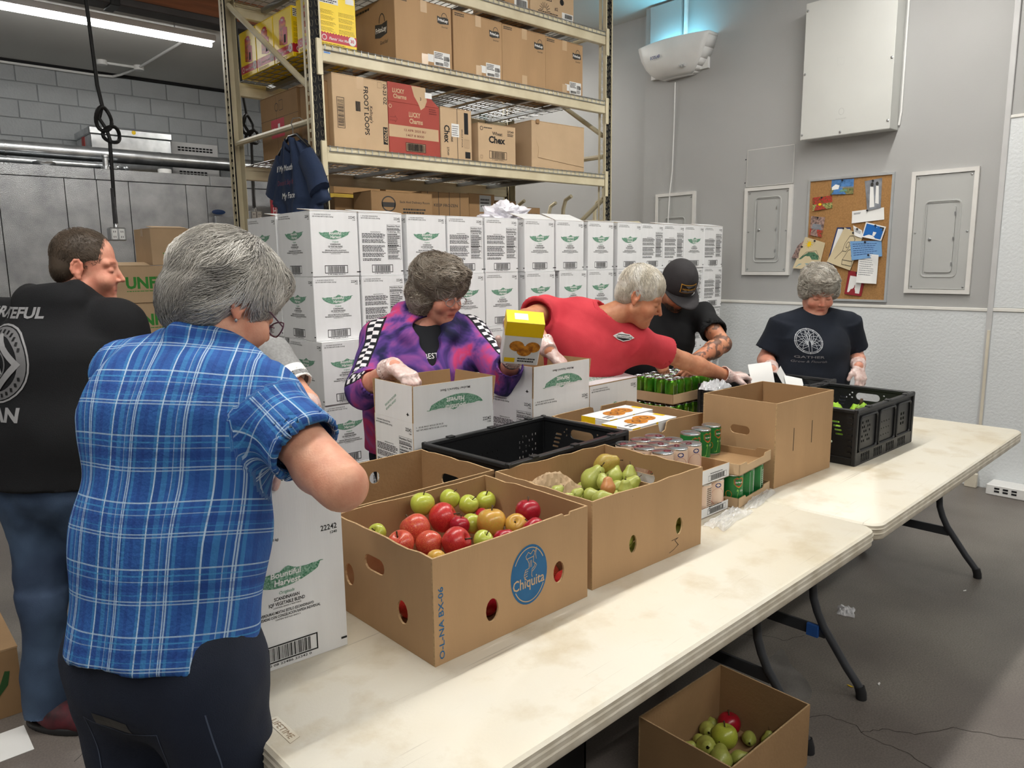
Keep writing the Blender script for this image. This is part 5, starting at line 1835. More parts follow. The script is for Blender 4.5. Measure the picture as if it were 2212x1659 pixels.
for x, y, z, r, c, rot, lab in PEARS:
 fruit('pear', c, x, y, z, r, lab, 'pears on top in the carton', rot, 'pear')
k = 0
for z, r in ((0.775, 0.028), (0.83, 0.028), (0.882, 0.026)):
 for i in range(7):
  for j in range(5):
   x = 1.44 + i * 0.0655 + (0.02 if j % 2 else 0)
   y = 1.275 + j * 0.068 + frnd.uniform(-0.004, 0.004)
   if z < 0.85 and j > 0:
    continue
   if x > 1.85 or (z > 0.86 and (x > 1.80 or (x < 1.62 and y > 1.44))):
    continue
   if any((x - q[0]) ** 2 + (y - q[1]) ** 2 + (z - q[2]) ** 2 < (r + q[3]) ** 2 * 0.72 for q in PEARS):
    continue
   fruit('pear', 'g', x, y, z, r, 'green pear buried under the top layer of the pear carton', 'pears under the top layer', (0, 1.57, frnd.uniform(-0.1, 0.1)), 'pear')
   k += 1
# paper sack in the pear carton
bm = bmesh.new()
bmesh.ops.create_grid(bm, x_segments=18, y_segments=14, size=0.5)
for v in bm.verts:
 u, w_ = v.co.x + 0.5, v.co.y + 0.5
 z = 0.055 * math.sin(PI * u) * math.sin(PI * min(1, w_ * 1.1)) + 0.02 * noise.noise(Vector((u * 4, w_ * 4, 1))) + 0.01 * noise.noise(Vector((u * 11, w_ * 11, 2)))
 v.co = Vector((u * 0.19, w_ * 0.13, z))
bmesh.ops.solidify(bm, geom=bm.faces[:], thickness=0.0015)
me = bpy.data.meshes.new('paper_sack')
bm.to_mesh(me)
me.materials.append(pm('kraft_paper', srgb(176, 150, 118), 0.75, var=0.06, bump=0.2, bscale=40))
tag(link('paper_sack', me, None, (1.455, 1.485, 0.895), (R(8), R(-6), R(4))), 'crumpled brown paper sack lying in the pear carton', 'paper bag')

# potatoes
M_potato = pm('potato_skin', srgb(196, 160, 112), 0.85, var=0.12, scale=12, bump=0.2, bscale=50)
for i, (x, y) in enumerate(((0.98, 1.72), (1.06, 1.75), (0.97, 1.80), (1.05, 1.84), (1.14, 1.78), (1.13, 1.70), (0.965, 1.90), (1.05, 1.93), (1.15, 1.88))):
 bm = bmesh.new()
 bmesh.ops.create_icosphere(bm, subdivisions=3, radius=1)
 for v in bm.verts:
  v.co = Vector((v.co.x * 0.048, v.co.y * 0.034, v.co.z * 0.032)) * (1 + 0.18 * noise.noise(v.co * 1.6 + Vector((i, 0, 0))))
 for f in bm.faces:
  f.smooth = True
 me = bpy.data.meshes.new('potato')
 bm.to_mesh(me)
 me.materials.append(M_potato)
 tag(link('potato', me, None, (x, y, TZ + 0.04), (0, 0, frnd.uniform(0, 3))), 'tan potato on the bottom of the carton behind the apples', 'potato', 'potatoes in the carton')

# ================================================================ cans
M_tin = pm('can_tin', srgb(206, 208, 210), 0.24, metal=0.95, var=0.05)
M_tlab = pm('tomato_label_cream', srgb(232, 206, 184), 0.4, var=0.03)
M_tompic = pm('tomato_picture', srgb(206, 50, 36), 0.35, var=0.4, scale=90, col2=srgb(120, 20, 20))
M_gcan = pm('bean_label_green', srgb(30, 122, 56), 0.35, var=0.12, scale=20)
M_lgreen = pm('light_green_ink', srgb(140, 196, 96), 0.4, var=0.15, scale=40)
M_ringpull = pm('pull_ring_maroon', srgb(120, 40, 52), 0.3, metal=0.4)


def cyl_print(p, rad, mb, lift=0.0004, step=0.0004):
 for pts, fs, mi, layer in p.items:
  n = len(pts)
  q = [((rad + lift + step * layer) * math.cos(u / rad), (rad + lift + step * layer) * math.sin(u / rad), z) for u, z in pts]
  mb.add(q, fs, mi)


CR, CHh = 0.0368, 0.112


def can_meshes():
 d = {}
 lab = MB().lathe([(CR - 0.0008, 0.006), (CR, 0.007), (CR, CHh - 0.007), (CR - 0.0008, CHh - 0.006)], 28, cap=False)
 d['tlab'] = lab.mesh('label', M_tlab, smooth='auto')
 lab = MB().lathe([(CR - 0.0008, 0.006), (CR, 0.007), (CR, CHh - 0.007), (CR - 0.0008, CHh - 0.006)], 28, cap=False)
 d['glab'] = lab.mesh('label', M_gcan, smooth='auto')
 d['tin'] = MB().lathe([(CR - 0.003, 0.0), (CR, 0.001), (CR, 0.005), (CR - 0.002, 0.007), (CR - 0.002, CHh - 0.007), (CR, CHh - 0.005), (CR, CHh - 0.001), (CR - 0.002, CHh)], 28, cap=True).mesh('tin', M_tin, smooth='auto')
 d['lid'] = MB().lathe([(CR - 0.002, CHh + 0.0005), (CR - 0.004, CHh - 0.0), (CR - 0.005, CHh - 0.002), (CR - 0.009, CHh - 0.001), (CR - 0.012, CHh - 0.002), (0.001, CHh - 0.0012)], 28, cap=False).mesh('lid', M_tin, smooth='auto')
 pull = MB().tube([(0.012 * math.cos(a) + 0.016, 0.009 * math.sin(a), CHh + 0.001) for a in [2 * PI * i / 12 for i in range(12)]], 0.0014, 5, closed=True)
 d['pull'] = pull.mesh('pull_ring', M_ringpull, smooth='auto')
 p = Print()
 p.poly(ellipse(0, 0.052, 0.026, 0.030, 20), 0)
 p.poly(ellipse(0.0, 0.092, 0.011, 0.008, 16), 1, 1)
 p.text('Kroger', 0, 0.0905, 0.0042, 2, 2, 'c', w=0.016)
 p.rect(-0.03, 0.009, 0.03, 0.027, 3, 1)
 p.text('Diced', 0, 0.013, 0.009, 2, 2, 'c', w=0.032, bold=0.02)
 p.rect(0.06, 0.012, 0.092, 0.1, 2)
 p.lines(0.062, 0.014, 0.09, 0.098, 12, 4, 1, 3, 0.4)
 p.ring(-0.043, 0.045, 0.012, 0.012, 0.003, 3)
 p.poly(ellipse(-0.043, 0.045, 0.006, 0.006, 10), 0)
 p.rect(-0.1, 0.012, -0.068, 0.1, 2)
 mb = MB()
 cyl_print(p, CR, mb)
 d['tprint'] = mb.mesh('lettering', [M_tompic, M_navyink, M_whiteink, pm('label_dark_green', srgb(24, 78, 44), 0.4), M_ink])
 p = Print()
 sh = [(-0.017, 0.094), (-0.008, 0.099), (0, 0.095), (0.008, 0.099), (0.017, 0.094), (0.016, 0.078), (0.008, 0.070), (0, 0.066), (-0.008, 0.070), (-0.016, 0.078)]
 p.poly([(a * 1.15, (b - 0.083) * 1.15 + 0.083) for a, b in sh], 1)
 p.poly(sh, 0, 1)
 p.text('Del Monte', 0, 0.081, 0.006, 2, 2, 'c', w=0.027, bold=0.02)
 p.poly([(-0.02, 0.012), (-0.008, 0.012), (0.0, 0.055), (-0.006, 0.06)], 3)
 p.text('Cut', 0.012, 0.05, 0.007, 2, 1, 'c', w=0.014, skew=0.2)
 p.poly(ellipse(-0.036, 0.04, 0.012, 0.014, 12), 4)
 p.rect(0.045, 0.012, 0.075, 0.1, 2)
 p.lines(0.047, 0.014, 0.073, 0.098, 12, 5, 1, 3, 0.4)
 p.lines(0.08, 0.02, 0.112, 0.09, 9, 2, 1, 4, 0.4)
 p.rect(-0.085, 0.02, -0.06, 0.09, 3)
 mb = MB()
 cyl_print(p, CR, mb)
 d['gprint'] = mb.mesh('lettering', [M_pinkink, M_yellow, M_whiteink, M_lgreen, M_orange, M_gcan])
 return d


CAN = can_meshes()


def can(kind, x, y, z, label, rz, pull=True):
 t = thing('food_can', label, 'can', (x, y, z), rz, 'tomato cans' if kind == 't' else 'green bean cans')
 link('tin', CAN['tin'], t)
 link('label_sleeve', CAN['tlab' if kind == 't' else 'glab'], t)
 link('lid', CAN['lid'], t)
 link('lettering', CAN['tprint' if kind == 't' else 'gprint'], t)
 if pull and kind == 't':
  link('pull_ring', CAN['pull'], t, (0, 0, 0), (0, 0, frnd.uniform(0, 6)))
 return t


def tray(label, cx, cy, z, rz, L, W, H, mat, th=0.003, notch=True, pr=None):
 T = thing('can_tray', label, 'tray', (cx, cy, z), rz, 'cardboard can trays')
 w, d = L / 2, W / 2
 MB().box(-w, w, -d, d, 0, 0.0025).build('bottom', M_cardD, T)
 for k, (M, LL) in {'front': (frameM((-w, -d + th, 0), (1, 0, 0), (0, 0, 1)), L), 'right': (frameM((w - th, -d, 0), (0, 1, 0), (0, 0, 1)), W),
      'back': (frameM((w, d - th, 0), (-1, 0, 0), (0, 0, 1)), L), 'left': (frameM((-w + th, d, 0), (0, -1, 0), (0, 0, 1)), W)}.items():
  out = [(0, 0), (LL, 0), (LL, H), (LL * 0.8, H), (LL * 0.77, H * 0.72), (LL * 0.23, H * 0.72), (LL * 0.2, H), (0, H)] if notch else rect(0, 0, LL, H)
  o = MB().plate(out, [], th, M, 0, 2, 1).build('side_wall', [mat, M_cardD, M_cardE], T)
  if pr and k == 'front':
   pr.build('lettering', M @ Matrix.Translation((0, 0, th)), [M_grayink], o)
 return T


pr = Print()
pr.barcode(0.19, 0.008, 0.30, 0.026, 0, 0, 4, 0.001)
pr.lines(0.2, 0.03, 0.29, 0.035, 1, 0, 0, 5, 0.5)
pr.lines(0.02, 0.012, 0.14, 0.02, 1, 0, 0, 6, 0.5)
tray('white can tray on the table, lower one with tomato cans', 2.073, 1.496, TZ, R(0.3), 0.318, 0.297, 0.034, M_casew, notch=False, pr=pr)
tray('white can tray stacked on top of the lower tomato cans', 2.073, 1.496, TZ + 0.1165, R(0.3), 0.318, 0.297, 0.05, M_casew, notch=False, pr=pr)
for r in range(4):
 for c in range(4):
  if 0 < r < 3 and c < 3:
   continue
  can('t', 2.192 - (3 - c) * 0.0765, 1.385 + r * 0.0745, TZ + 0.003, 'tomato can in the lower white tray, hidden below the upper tray', R(-118 if c == 3 and r == 0 else -205 if c == 2 and r == 0 else -100 + 50 * ((r + c) % 3)), pull=False)
names = ('front', 'middle', 'back')
for r in range(3):
 for c in range(3):
  can('t', 2.152 - c * 0.0815, 1.452 + r * 0.0775, TZ + 0.1195, 'tomato can in the upper tray, %s row, %s' % (names[r], ('nearest the bean cans', 'middle of the row', 'nearest the pear carton')[c]), R(-116 + 8 * r if c == 0 else -100 - 24 * c))
tray('brown can tray on the table holding green bean cans', 2.3745, 1.467, TZ, R(7), 0.275, 0.262, 0.036, M_cardP)
tray('empty brown can tray lying on top of green bean cans', 2.3745, 1.467, TZ + 0.1175, R(7), 0.275, 0.262, 0.04, M_cardP)
Rz = Matrix.Rotation(R(7), 3, 'Z')
for r in range(3):
 for c in range(3):
  q = Rz @ Vector((-0.092 + c * 0.088, -0.086 + r * 0.086, 0))
  if r == 1 and c == 1:
   continue
  can('g', 2.3745 + q.x, 1.467 + q.y, TZ + 0.003, 'green bean can in the lower brown tray, %s row, %s' % (names[r], ('left', 'middle', 'right')[c]), R((-112, -178, -215)[c]))
for c in range(3):
 q = Rz @ Vector((-0.085 + c * 0.085, 0.086, 0))
 can('g', 2.3745 + q.x, 1.467 + q.y, TZ + 0.1205, 'green bean can standing on the empty tray, %s of three' % ('left', 'middle', 'right')[c], R(-104 + 4 * c))

# clear shrink film on the table by the trays
M_film = pm('clear_film', (0.93, 0.94, 0.95, 1), 0.12, var=0, alpha=0.28, spec=0.8)


def film(name, label, cx, cy, z, sx, sy, h, seed, rz=0, mat=None, cuts=26):
 bm = bmesh.new()
 bmesh.ops.create_grid(bm, x_segments=cuts, y_segments=cuts, size=0.5)
 for v in bm.verts:
  u, w_ = v.co.x, v.co.y
  e = max(0, 1 - (2 * max(abs(u), abs(w_))) ** 6)
  q = Vector((u * 5 + seed, w_ * 5, seed))
  z_ = h * e * (0.35 + abs(noise.noise(q)) * 1.4 + 0.5 * abs(noise.noise(q * 2.7)))
  k = 1 + 0.25 * noise.noise(Vector((math.atan2(w_, u) * 1.5, seed, 0)))
  v.co = Vector((u * sx * k, w_ * sy * k, z_))
 for f in bm.faces:
  f.smooth = False
 bmesh.ops.solidify(bm, geom=bm.faces[:], thickness=0.0006)
 me = bpy.data.meshes.new(name)
 bm.to_mesh(me)
 me.materials.append(mat or M_film)
 return tag(link(name, me, None, (cx, cy, z), (0, 0, rz)), label, 'plastic film')


film('shrink_film', 'loose clear shrink film on the table beside the can trays', 2.14, 1.288, TZ + 0.002, 0.22, 0.07, 0.018, 3.1, R(8))
film('shrink_film', 'clear shrink film trailing from the brown can tray', 2.40, 1.322, TZ + 0.002, 0.24, 0.05, 0.012, 7.7, R(12))

# ================================================================ cookie boxes
for k, (x, y) in enumerate(((2.30, 1.79), (2.37, 1.96))):
 w, d, h = 0.30, 0.145, 0.232 - 0.003 * k
 p = Print()
 for q in range(2):
  p.poly(ellipse(0.12 + 0.07 * q, 0.07 + 0.012 * q, 0.05, 0.045, 18), 0, q)
  p.ring(0.12 + 0.07 * q, 0.07 + 0.012 * q, 0.02, 0.018, 0.006, 1, 2)
 p.lines(0.02, 0.02, 0.07, 0.06, 2, 2, 0, 3, 0.5)
 p.rect(w - 0.025, 0.05, w - 0.004, 0.1, 3, 1)
 s = Print().rect(0, 0, 0.05, h, 3)
 s.lines(0.055, 0.03, 0.15, h - 0.04, 8, 4, 0, 5, 0.3)
 s.rect(0.155, 0.06, 0.168, h, 3)
 closed_box('cookie_box', 'white cookie box with yellow end, %s in the notched carton' % ('front one', 'back one')[k], x - w / 2, x + w / 2, y - d / 2, y + d / 2, TZ + 0.007, TZ + 0.007 + h, M_casew,
    [('top', p, [M_orange, M_brownink, M_grayink, M_yellow]), ('front', s, [M_orange, M_brownink, M_grayink, M_yellow, M_grayink]), ('left', Print().rect(0, 0, d * 0.5, h, 0), [M_yellow])], tape=False, rz=R(3))

# ================================================================ soda cans
M_soda = pm('soda_green', srgb(70, 150, 40), 0.25, metal=0.7, var=0.3, scale=14, col2=srgb(150, 190, 60))
M_sodaw = pm('soda_silver_panel', srgb(214, 220, 212), 0.3, metal=0.3)
SR, SH = 0.0325, 0.122
sb = MB().lathe([(0.024, 0), (0.028, 0.002), (SR, 0.012), (SR, 0.104), (0.029, 0.114), (0.0275, 0.117)], 22).mesh('can_body', M_soda, smooth='auto')
sl = MB().lathe([(0.0275, 0.117), (0.029, 0.1185), (0.028, 0.1215), (0.026, 0.12), (0.025, 0.117), (0.001, 0.117)], 22, cap=False).mesh('lid', M_tin, smooth='auto')
stb = MB().box(-0.004, 0.016, -0.006, 0.006, 0.1172, 0.1188, 0.0005).mesh('tab', M_tin)
p = Print()
p.rect(-0.014, 0.02, 0.018, 0.098, 0)
p.lines(-0.012, 0.03, 0.016, 0.09, 9, 1, 1, 4, 0.35)
p.poly([(0.05, 0.03), (0.085, 0.045), (0.075, 0.085), (0.055, 0.07)], 2)
mbx = MB()
cyl_print(p, SR, mbx)
sp = mbx.mesh('lettering', [M_sodaw, M_grayink, M_tompic])
for lv, z in enumerate((TZ, TZ + 0.136)):
 T = tray('soda tray %s' % ('on the back table under another soda tray' if lv == 0 else 'topmost, full of green soda cans'), 3.285, 2.333, z, R(1), 0.405, 0.270, 0.05, M_cardP, notch=False)
 for r in range(4):
  for c in range(6):
   if lv == 0 and 0 < r and c > 0:
    continue
   t = thing('soda_can', 'green soda can in the %s tray, row %s, %s' % (('lower', 'upper')[lv], ('nearest the viewer', 'second', 'third', 'farthest')[r], ORD[c] + ' from left'), 'can', (3.285 - 0.166 + c * 0.0664, 2.333 - 0.0995 + r * 0.0664, z + 0.003), R(frnd.choice((-150, -95, -70, -110, -40))), 'green soda cans')
   link('can_body', sb, t)
   link('lid', sl, t)
   link('tab', stb, t)
   link('lettering', sp, t)
film('plastic_bag', 'crumpled clear plastic bag behind the tall carton', 3.13, 1.985, TZ + 0.243, 0.17, 0.10, 0.03, 5.2, R(10), mat=pm('gray_film', (0.75, 0.77, 0.80, 1), 0.15, var=0, alpha=0.5, spec=0.8))


# ================================================================ papers in the crate, greens
def sheet(name, label, loc, rot, w, h, bend, mat, cat='paper', pr=None, parent=None):
 mb = MB()
 n = 8
 v, f = [], []
 for i in range(n + 1):
  s = i / n
  for x in (0, w):
   v.append((x, s * h, bend * math.sin(PI * s) + bend * 0.6 * (x / w) * s))
 for i in range(n):
  f.append((2 * i, 2 * i + 1, 2 * i + 3, 2 * i + 2))
 nv = len(v)
 v += [(a, b, c - 0.0006) for a, b, c in v]
 f += [(a + nv, d + nv, c + nv, b + nv) for a, b, c, d in f]
 mb.add(v, f)
 o = mb.build(name, mat, parent, loc, rot, smooth=True)
 if label:
  tag(o, label, cat)
 return o


M_paper = pm('white_paper', srgb(240, 240, 238), 0.7, var=0.02)
sheet('paper_sheet', 'creased white paper standing in the far black crate', (3.62, 1.86, 0.875), (R(52), R(14), R(-30)), 0.11, 0.15, 0.006, M_paper)
sheet('paper_sheet', 'folded white paper leaning beside the creased one', (3.69, 1.88, 0.885), (R(66), R(-25), R(10)), 0.07, 0.15, -0.004, M_paper)
M_leafy = pm('leafy_green', srgb(150, 196, 50), 0.45, var=0.25, scale=25)
for i, (x, y, z) in enumerate(((3.47, 1.56, 0.86), (3.58, 1.47, 0.85), (3.36, 1.40, 0.845), (3.23, 1.38, 0.845), (3.20, 1.50, 0.845), (3.33, 1.56, 0.845))):
 bm = bmesh.new()
 bmesh.ops.create_icosphere(bm, subdivisions=4, radius=1)
 for v in bm.verts:
  d = 1 + 0.25 * noise.noise(v.co * 2 + Vector((i, 3, 1))) + 0.12 * noise.noise(v.co * 6)
  v.co = Vector((v.co.x * 0.06, v.co.y * 0.055, v.co.z * 0.06)) * d
 me = bpy.data.meshes.new('green_pepper')
 bm.to_mesh(me)
 me.polygons.foreach_set('use_smooth', [True] * len(me.polygons))
 me.materials.append(M_leafy)
 t = thing('green_vegetable', 'bright green vegetable in the far right black crate', 'vegetable', (x, y, z), 0, 'greens in the crate')
 link('flesh', me, t)
 MB().tube([(0, 0, 0.05), (0.005, 0, 0.085)], [0.009, 0.006], 6).build('stem', M_stem, t, smooth=True)
tag(MB().box(3.10, 3.65, 1.30, 1.655, TZ + 0.019, TZ + 0.05, 0.005).build('crate_liner', pm('pale_liner', srgb(200, 206, 190), 0.6, var=0.1)), 'pale liner under the greens in the crate', 'liner')

# ================================================================ under the table and on the floor
ub = open_carton('floor_carton', 'open brown carton of mixed pears and apples on the floor under the table', 1.69, 2.135, 0.975, 1.30, 0.001, 0.212, M_cardF, M_cardF, rz=R(-0.6))
q = Print().rect(0.0, 0.0, 0.075, 0.105, 0)
q.lines(0.008, 0.06, 0.07, 0.1, 5, 1, 1, 3, 0.4)
q.barcode(0.006, 0.01, 0.03, 0.055, 1, 1, 5)
q.lines(0.036, 0.01, 0.07, 0.055, 5, 1, 1, 4, 0.3)
q.build('address_label', frameM((0.2230, -0.15, 0.085), (0, 1, 0), (0, 0, 1)), [M_label, M_ink], ub)
UF = [(2.085, 1.225, 0.039, 'apple', 'crim', 'dark red apple in the floor carton'), (2.010, 1.195, 0.0425, 'apple', 'grn', 'large green apple in the middle of the floor carton'),
  (1.930, 1.215, 0.034, 'pear', 'g', 'yellowish pear left of the large green apple'), (1.900, 1.140, 0.036, 'pear', 'g', 'shiny green pear at the front of the floor carton'),
  (2.020, 1.268, 0.027, 'pear', 'g', 'green pear behind the large green apple'), (2.070, 1.278, 0.018, 'pear', 'g', 'small pear at the back wall of the floor carton'),
  (1.870, 1.255, 0.026, 'pear', 'g', 'pear at the left end of the floor carton'), (2.085, 1.150, 0.0238, 'pear', 'g', 'round dark pear right of the large apple'),
  (2.105, 1.090, 0.025, 'pear', 'g', 'upright pale pear near the right wall of the floor carton'), (1.965, 1.120, 0.0243, 'pear', 'g', 'small pear in front of the large green apple'),
  (2.030, 1.085, 0.0185, 'pear', 'g', 'smallest pear near the front wall of the floor carton'), (1.960, 1.262, 0.019, 'pear', 'g', 'small pear touching the back left pears')]
for x, y, r, k, c, lab in UF:
 rot = (0.1, 0.15, 1) if ('upright' in lab or k == 'apple') else (frnd.uniform(1.0, 1.5), 0, frnd.uniform(0, 6))
 fruit(k, c, x, y, 0.008 + r * 0.96, r, lab, 'fruit in the floor carton', rot, k)
t = thing('storage_tote', 'black storage tote in the shade under the near table', 'tote', (1.30, 1.62, 0))
for a in ((-0.28, 0.28, -0.2, -0.192), (-0.28, 0.28, 0.192, 0.2), (-0.28, -0.272, -0.2, 0.2), (0.272, 0.28, -0.2, 0.2)):
 MB().box(a[0], a[1], a[2], a[3], 0.0, 0.3).build('side_wall', M_black, t)
MB().box(-0.28, 0.28, -0.2, 0.2, 0.0, 0.008).build('bottom', M_black, t)
MB().box(-0.295, 0.295, -0.215, 0.215, 0.3, 0.325, 0.006).build('lid', M_black, t)

lb = open_carton('banana_carton', 'banana carton on the floor at the left edge with green banana print', -0.15, 0.35, 3.06, 3.46, 0.001, 0.25, M_cardF, M_cardF)
q = Print()
q.poly([(0.30, 0.02), (0.40, 0.05), (0.46, 0.12), (0.47, 0.17), (0.455, 0.175), (0.43, 0.11), (0.37, 0.07), (0.29, 0.05)], 0)
q.ring(0.42, 0.2, 0.02, 0.02, 0.005, 1)
q.build('lettering', frameM((-0.25, -0.2005, 0), (1, 0, 0), (0, 0, 1)), [pm('banana_green_ink', srgb(44, 84, 40), 0.7), M_cardP], lb)
MB().box(-0.03, 0.252, -0.2, 0.2, 0.25, 0.256).build('lid_flap', M_card, lb)
tag(MB().box(0.2, 0.34, 2.78, 2.96, 0.001, 0.0025, M=Matrix.Translation((-0.01, 0, 0)) @ Matrix.Rotation(0, 4, 'Z')).build('paper_card', M_paper), 'white card lying on the floor by the red shoe', 'paper')
film('plastic_scrap', 'torn clear plastic scrap on the floor behind the table legs', 3.27, 1.35, 0.002, 0.09, 0.07, 0.015, 2.2, R(20), mat=pm('white_film', (0.9, 0.9, 0.92, 1), 0.2, var=0, alpha=0.55, spec=0.8), cuts=10)
for k, (x, y, m, lab) in enumerate(((2.76, 1.0, M_paper, 'tiny white paper scrap on the floor by the front table leg'), (2.68, 1.06, M_yellow, 'tiny yellow crumb on the floor by the front table leg'), (3.91, 1.05, M_paper, 'tiny white scrap on the floor near the far table leg'))):
 tag(MB().plate([(0, 0), (0.02, 0.003), (0.024, 0.009), (0.008, 0.008)], [], 0.002, Matrix.Translation((x, y, 0.001)) @ Matrix.Rotation(k * 1.3, 4, 'Z')).build('scrap', m), lab, 'scrap')
# worn pale patch in the concrete under the table
# ================================================================ things on the right wall
WALLM = frameM((XW, 0, 0), (0, -1, 0), (0, 0, 1))      # local x = -Y, y = Z, z = out of the wall (-X)


def wp(y, z):
 """wall (Y, Z) -> local plate coordinates"""
 return (-y, z)


M_epanel = pm('panel_gray_paint', srgb(184, 185, 183), 0.45, var=0.03, scale=2)
M_pframe = pm('panel_white_frame', srgb(226, 224, 220), 0.5, var=0.05)


def elec_panel(label, y0, y1, z0, z1, dy0, dy1, dz0, dz1):
 """y0 > y1 (left to right in the photo)"""
 t = thing('electrical_panel', label, 'panel', (XW, 0, 0), 0, 'electrical panels on the wall')

 def P(mb, name, mat, par=None, smooth=False):
  return mb.build(name, mat, par or t, smooth=smooth)
 L = WALLM.copy()
 L.translation = (0, 0, 0)
 fr = 0.028
 P(MB().plate(rect(-y0, z0, -y1, z1), [rect(-y0 + fr, z0 + fr, -y1 - fr, z1 - fr)], 0.022, L), 'frame', M_pframe)
 cv = P(MB().plate(rect(-y0 + fr + 0.003, z0 + fr + 0.003, -y1 - fr - 0.003, z1 - fr - 0.003), [rect(-dy0 + 0.012, dz0 + 0.012, -dy1 - 0.012, dz1 - 0.012)], 0.012, L), 'cover', M_epanel)
 # raised bead round the door
 bead = MB()
 bead.tube([tuple(L @ Vector((a, b, 0.012))) for a, b in rrect(-dy0, dz0, -dy1, dz1, 0.03, 4)], 0.006, 6, closed=True)
 P(bead, 'bead', M_epanel, cv, 'auto')
 d = P(MB().plate(rrect(-dy0 + 0.022, dz0 + 0.03, -dy1 - 0.03, dz1 - 0.03, 0.02, 4), [], 0.016, L), 'door', M_epanel)
 P(MB().plate(rect(-dy0 + 0.011, dz0 + 0.011, -dy1 - 0.011, dz1 - 0.011), [], 0.006, L), 'recess', M_epanel, cv)
 zc = (dz0 + dz1) / 2
 P(MB().lathe([(0.011, 0), (0.011, 0.006), (0.006, 0.01), (0.001, 0.01)], 12, M=L @ Matrix.Translation((-dy0 + 0.045, zc, 0.016))), 'latch', M_steel, d, 'auto')
 for zz in (dz1 - 0.09, zc, dz0 + 0.09):
  P(MB().box(-dy1 - 0.036, -dy1 - 0.028, zz - 0.012, zz + 0.012, 0.012, 0.02, M=L), 'hinge', M_steel, d)
 for yy in (y0 - fr - 0.018, y1 + fr + 0.018):
  for zz in (z0 + fr + 0.02, (z0 + z1) / 2, z1 - fr - 0.02):
   P(MB().lathe([(0.007, 0), (0.007, 0.003), (0.001, 0.004)], 8, M=L @ Matrix.Translation((-yy, zz, 0.012))), 'screw', M_steel, cv)
 return t


elec_panel('electrical panel half hidden behind the white case stack', 4.373, 3.940, 1.30, 2.201, 4.27, 4.05, 1.45, 1.981)
elec_panel('grey electrical panel left of the cork board', 3.451, 3.026, 1.464, 2.185, 3.352, 3.125, 1.572, 2.10)
elec_panel('largest grey electrical panel right of the cork board', 2.130, 1.704, 1.340, 2.194, 2.028, 1.800, 1.458, 1.982)

t = thing('blank_plate', 'blank screwed access plate above the middle electrical panel', 'plate', (XW, 0, 0))
L = WALLM.copy()
L.translation = (0, 0, 0)
MB().plate(rect(-3.443, 2.195, -3.032, 2.492), [], 0.007, L).build('plate', M_wallgray, t)
Print().frame(-3.443, 2.195, -3.032, 2.492, 0.003, 0).build('edge', L @ Matrix.Translation((0, 0, 0.0072)), [M_trimwhite], t)
for a, b in ((-3.43, 2.45), (-3.43, 2.25), (-3.045, 2.45), (-3.045, 2.3), (-3.235, 2.21), (-3.235, 2.35), (-3.46, 2.42), (-3.46, 2.23)):
 MB().lathe([(0.005, 0), (0.005, 0.002), (0.001, 0.003)], 8, M=L @ Matrix.Translation((a, b, 0.004))).build('screw', M_dark, t)

# wall cabinet (utility enclosure)
t = thing('wall_enclosure', 'large pale wall-mounted metal enclosure high on the wall', 'enclosure', (XW, 0, 0))
M_encl = pm('enclosure_paint', srgb(206, 207, 203), 0.5, var=0.025, scale=2)
MB().box(-0.155, 0, 2.255, 2.905, 2.497, 3.47, 0.003).build('body', M_encl, t)
cv = MB().box(-0.162, -0.155, 2.250, 2.910, 2.492, 3.475, 0.004).build('cover', M_encl, t)
for a, b in ((2.895, 3.42), (2.895, 2.97), (2.895, 2.53), (2.265, 3.42), (2.265, 2.97), (2.265, 2.55), (2.6, 2.515)):
 MB().lathe([(0.009, 0), (0.009, 0.004), (0.001, 0.006)], 10, M=L @ Matrix.Translation((-a, b, 0.162))).build('screw', M_steel, cv)
q = Print().ring(-2.60, 2.66, 0.02, 0.025, 0.003, 0).text('AUTHORIZED', -2.60, 2.605, 0.009, 0, 0, 'c', w=0.08).frame(-2.65, 2.99, -2.6, 3.04, 0.001, 0)
q.build('lettering', L @ Matrix.Translation((0, 0, 0.162)), [pm('pale_emboss', srgb(190, 191, 188), 0.6)], cv)
t = thing('wall_conduit', 'thin white cable run beside the wall enclosure', 'conduit', (XW, 0, 0))
MB().tube([(-0.012, 2.246, 2.53), (-0.012, 2.236, 2.62), (-0.012, 2.236, ZC)], 0.007, 6).build('cable', M_white, t, smooth='auto')

# ECOLAB insect light trap
t = thing('insect_light_trap', 'white wedge-shaped insect light trap reading ECOLAB on the wall', 'light trap', (XW, 4.14, 3.19))
prof = []
n = 17
v, f = [], []
HW = 0.37
for lv, (z, sx, dep) in enumerate(((0.0, 0.42, 0.40), (0.015, 0.55, 0.62), (0.05, 0.66, 0.80), (0.10, 0.78, 0.92), (0.18, 0.9, 1.0), (0.27, 0.985, 1.0), (0.295, 1.0, 0.985), (0.30, 0.99, 0.96))):
 for k in range(n):
  s = -1 + 2 * k / (n - 1)
  bow = 0.135 + 0.075 * (1 - s * s)
  v.append((-bow * dep, -s * HW * sx, z + 0.03 * (1 - abs(s)) * 0))
m_ = 8
for i in range(m_ - 1):
 for k in range(n - 1):
  f.append((i * n + k, i * n + k + 1, (i + 1) * n + k + 1, (i + 1) * n + k))
bm_ = MB().add(v, f)
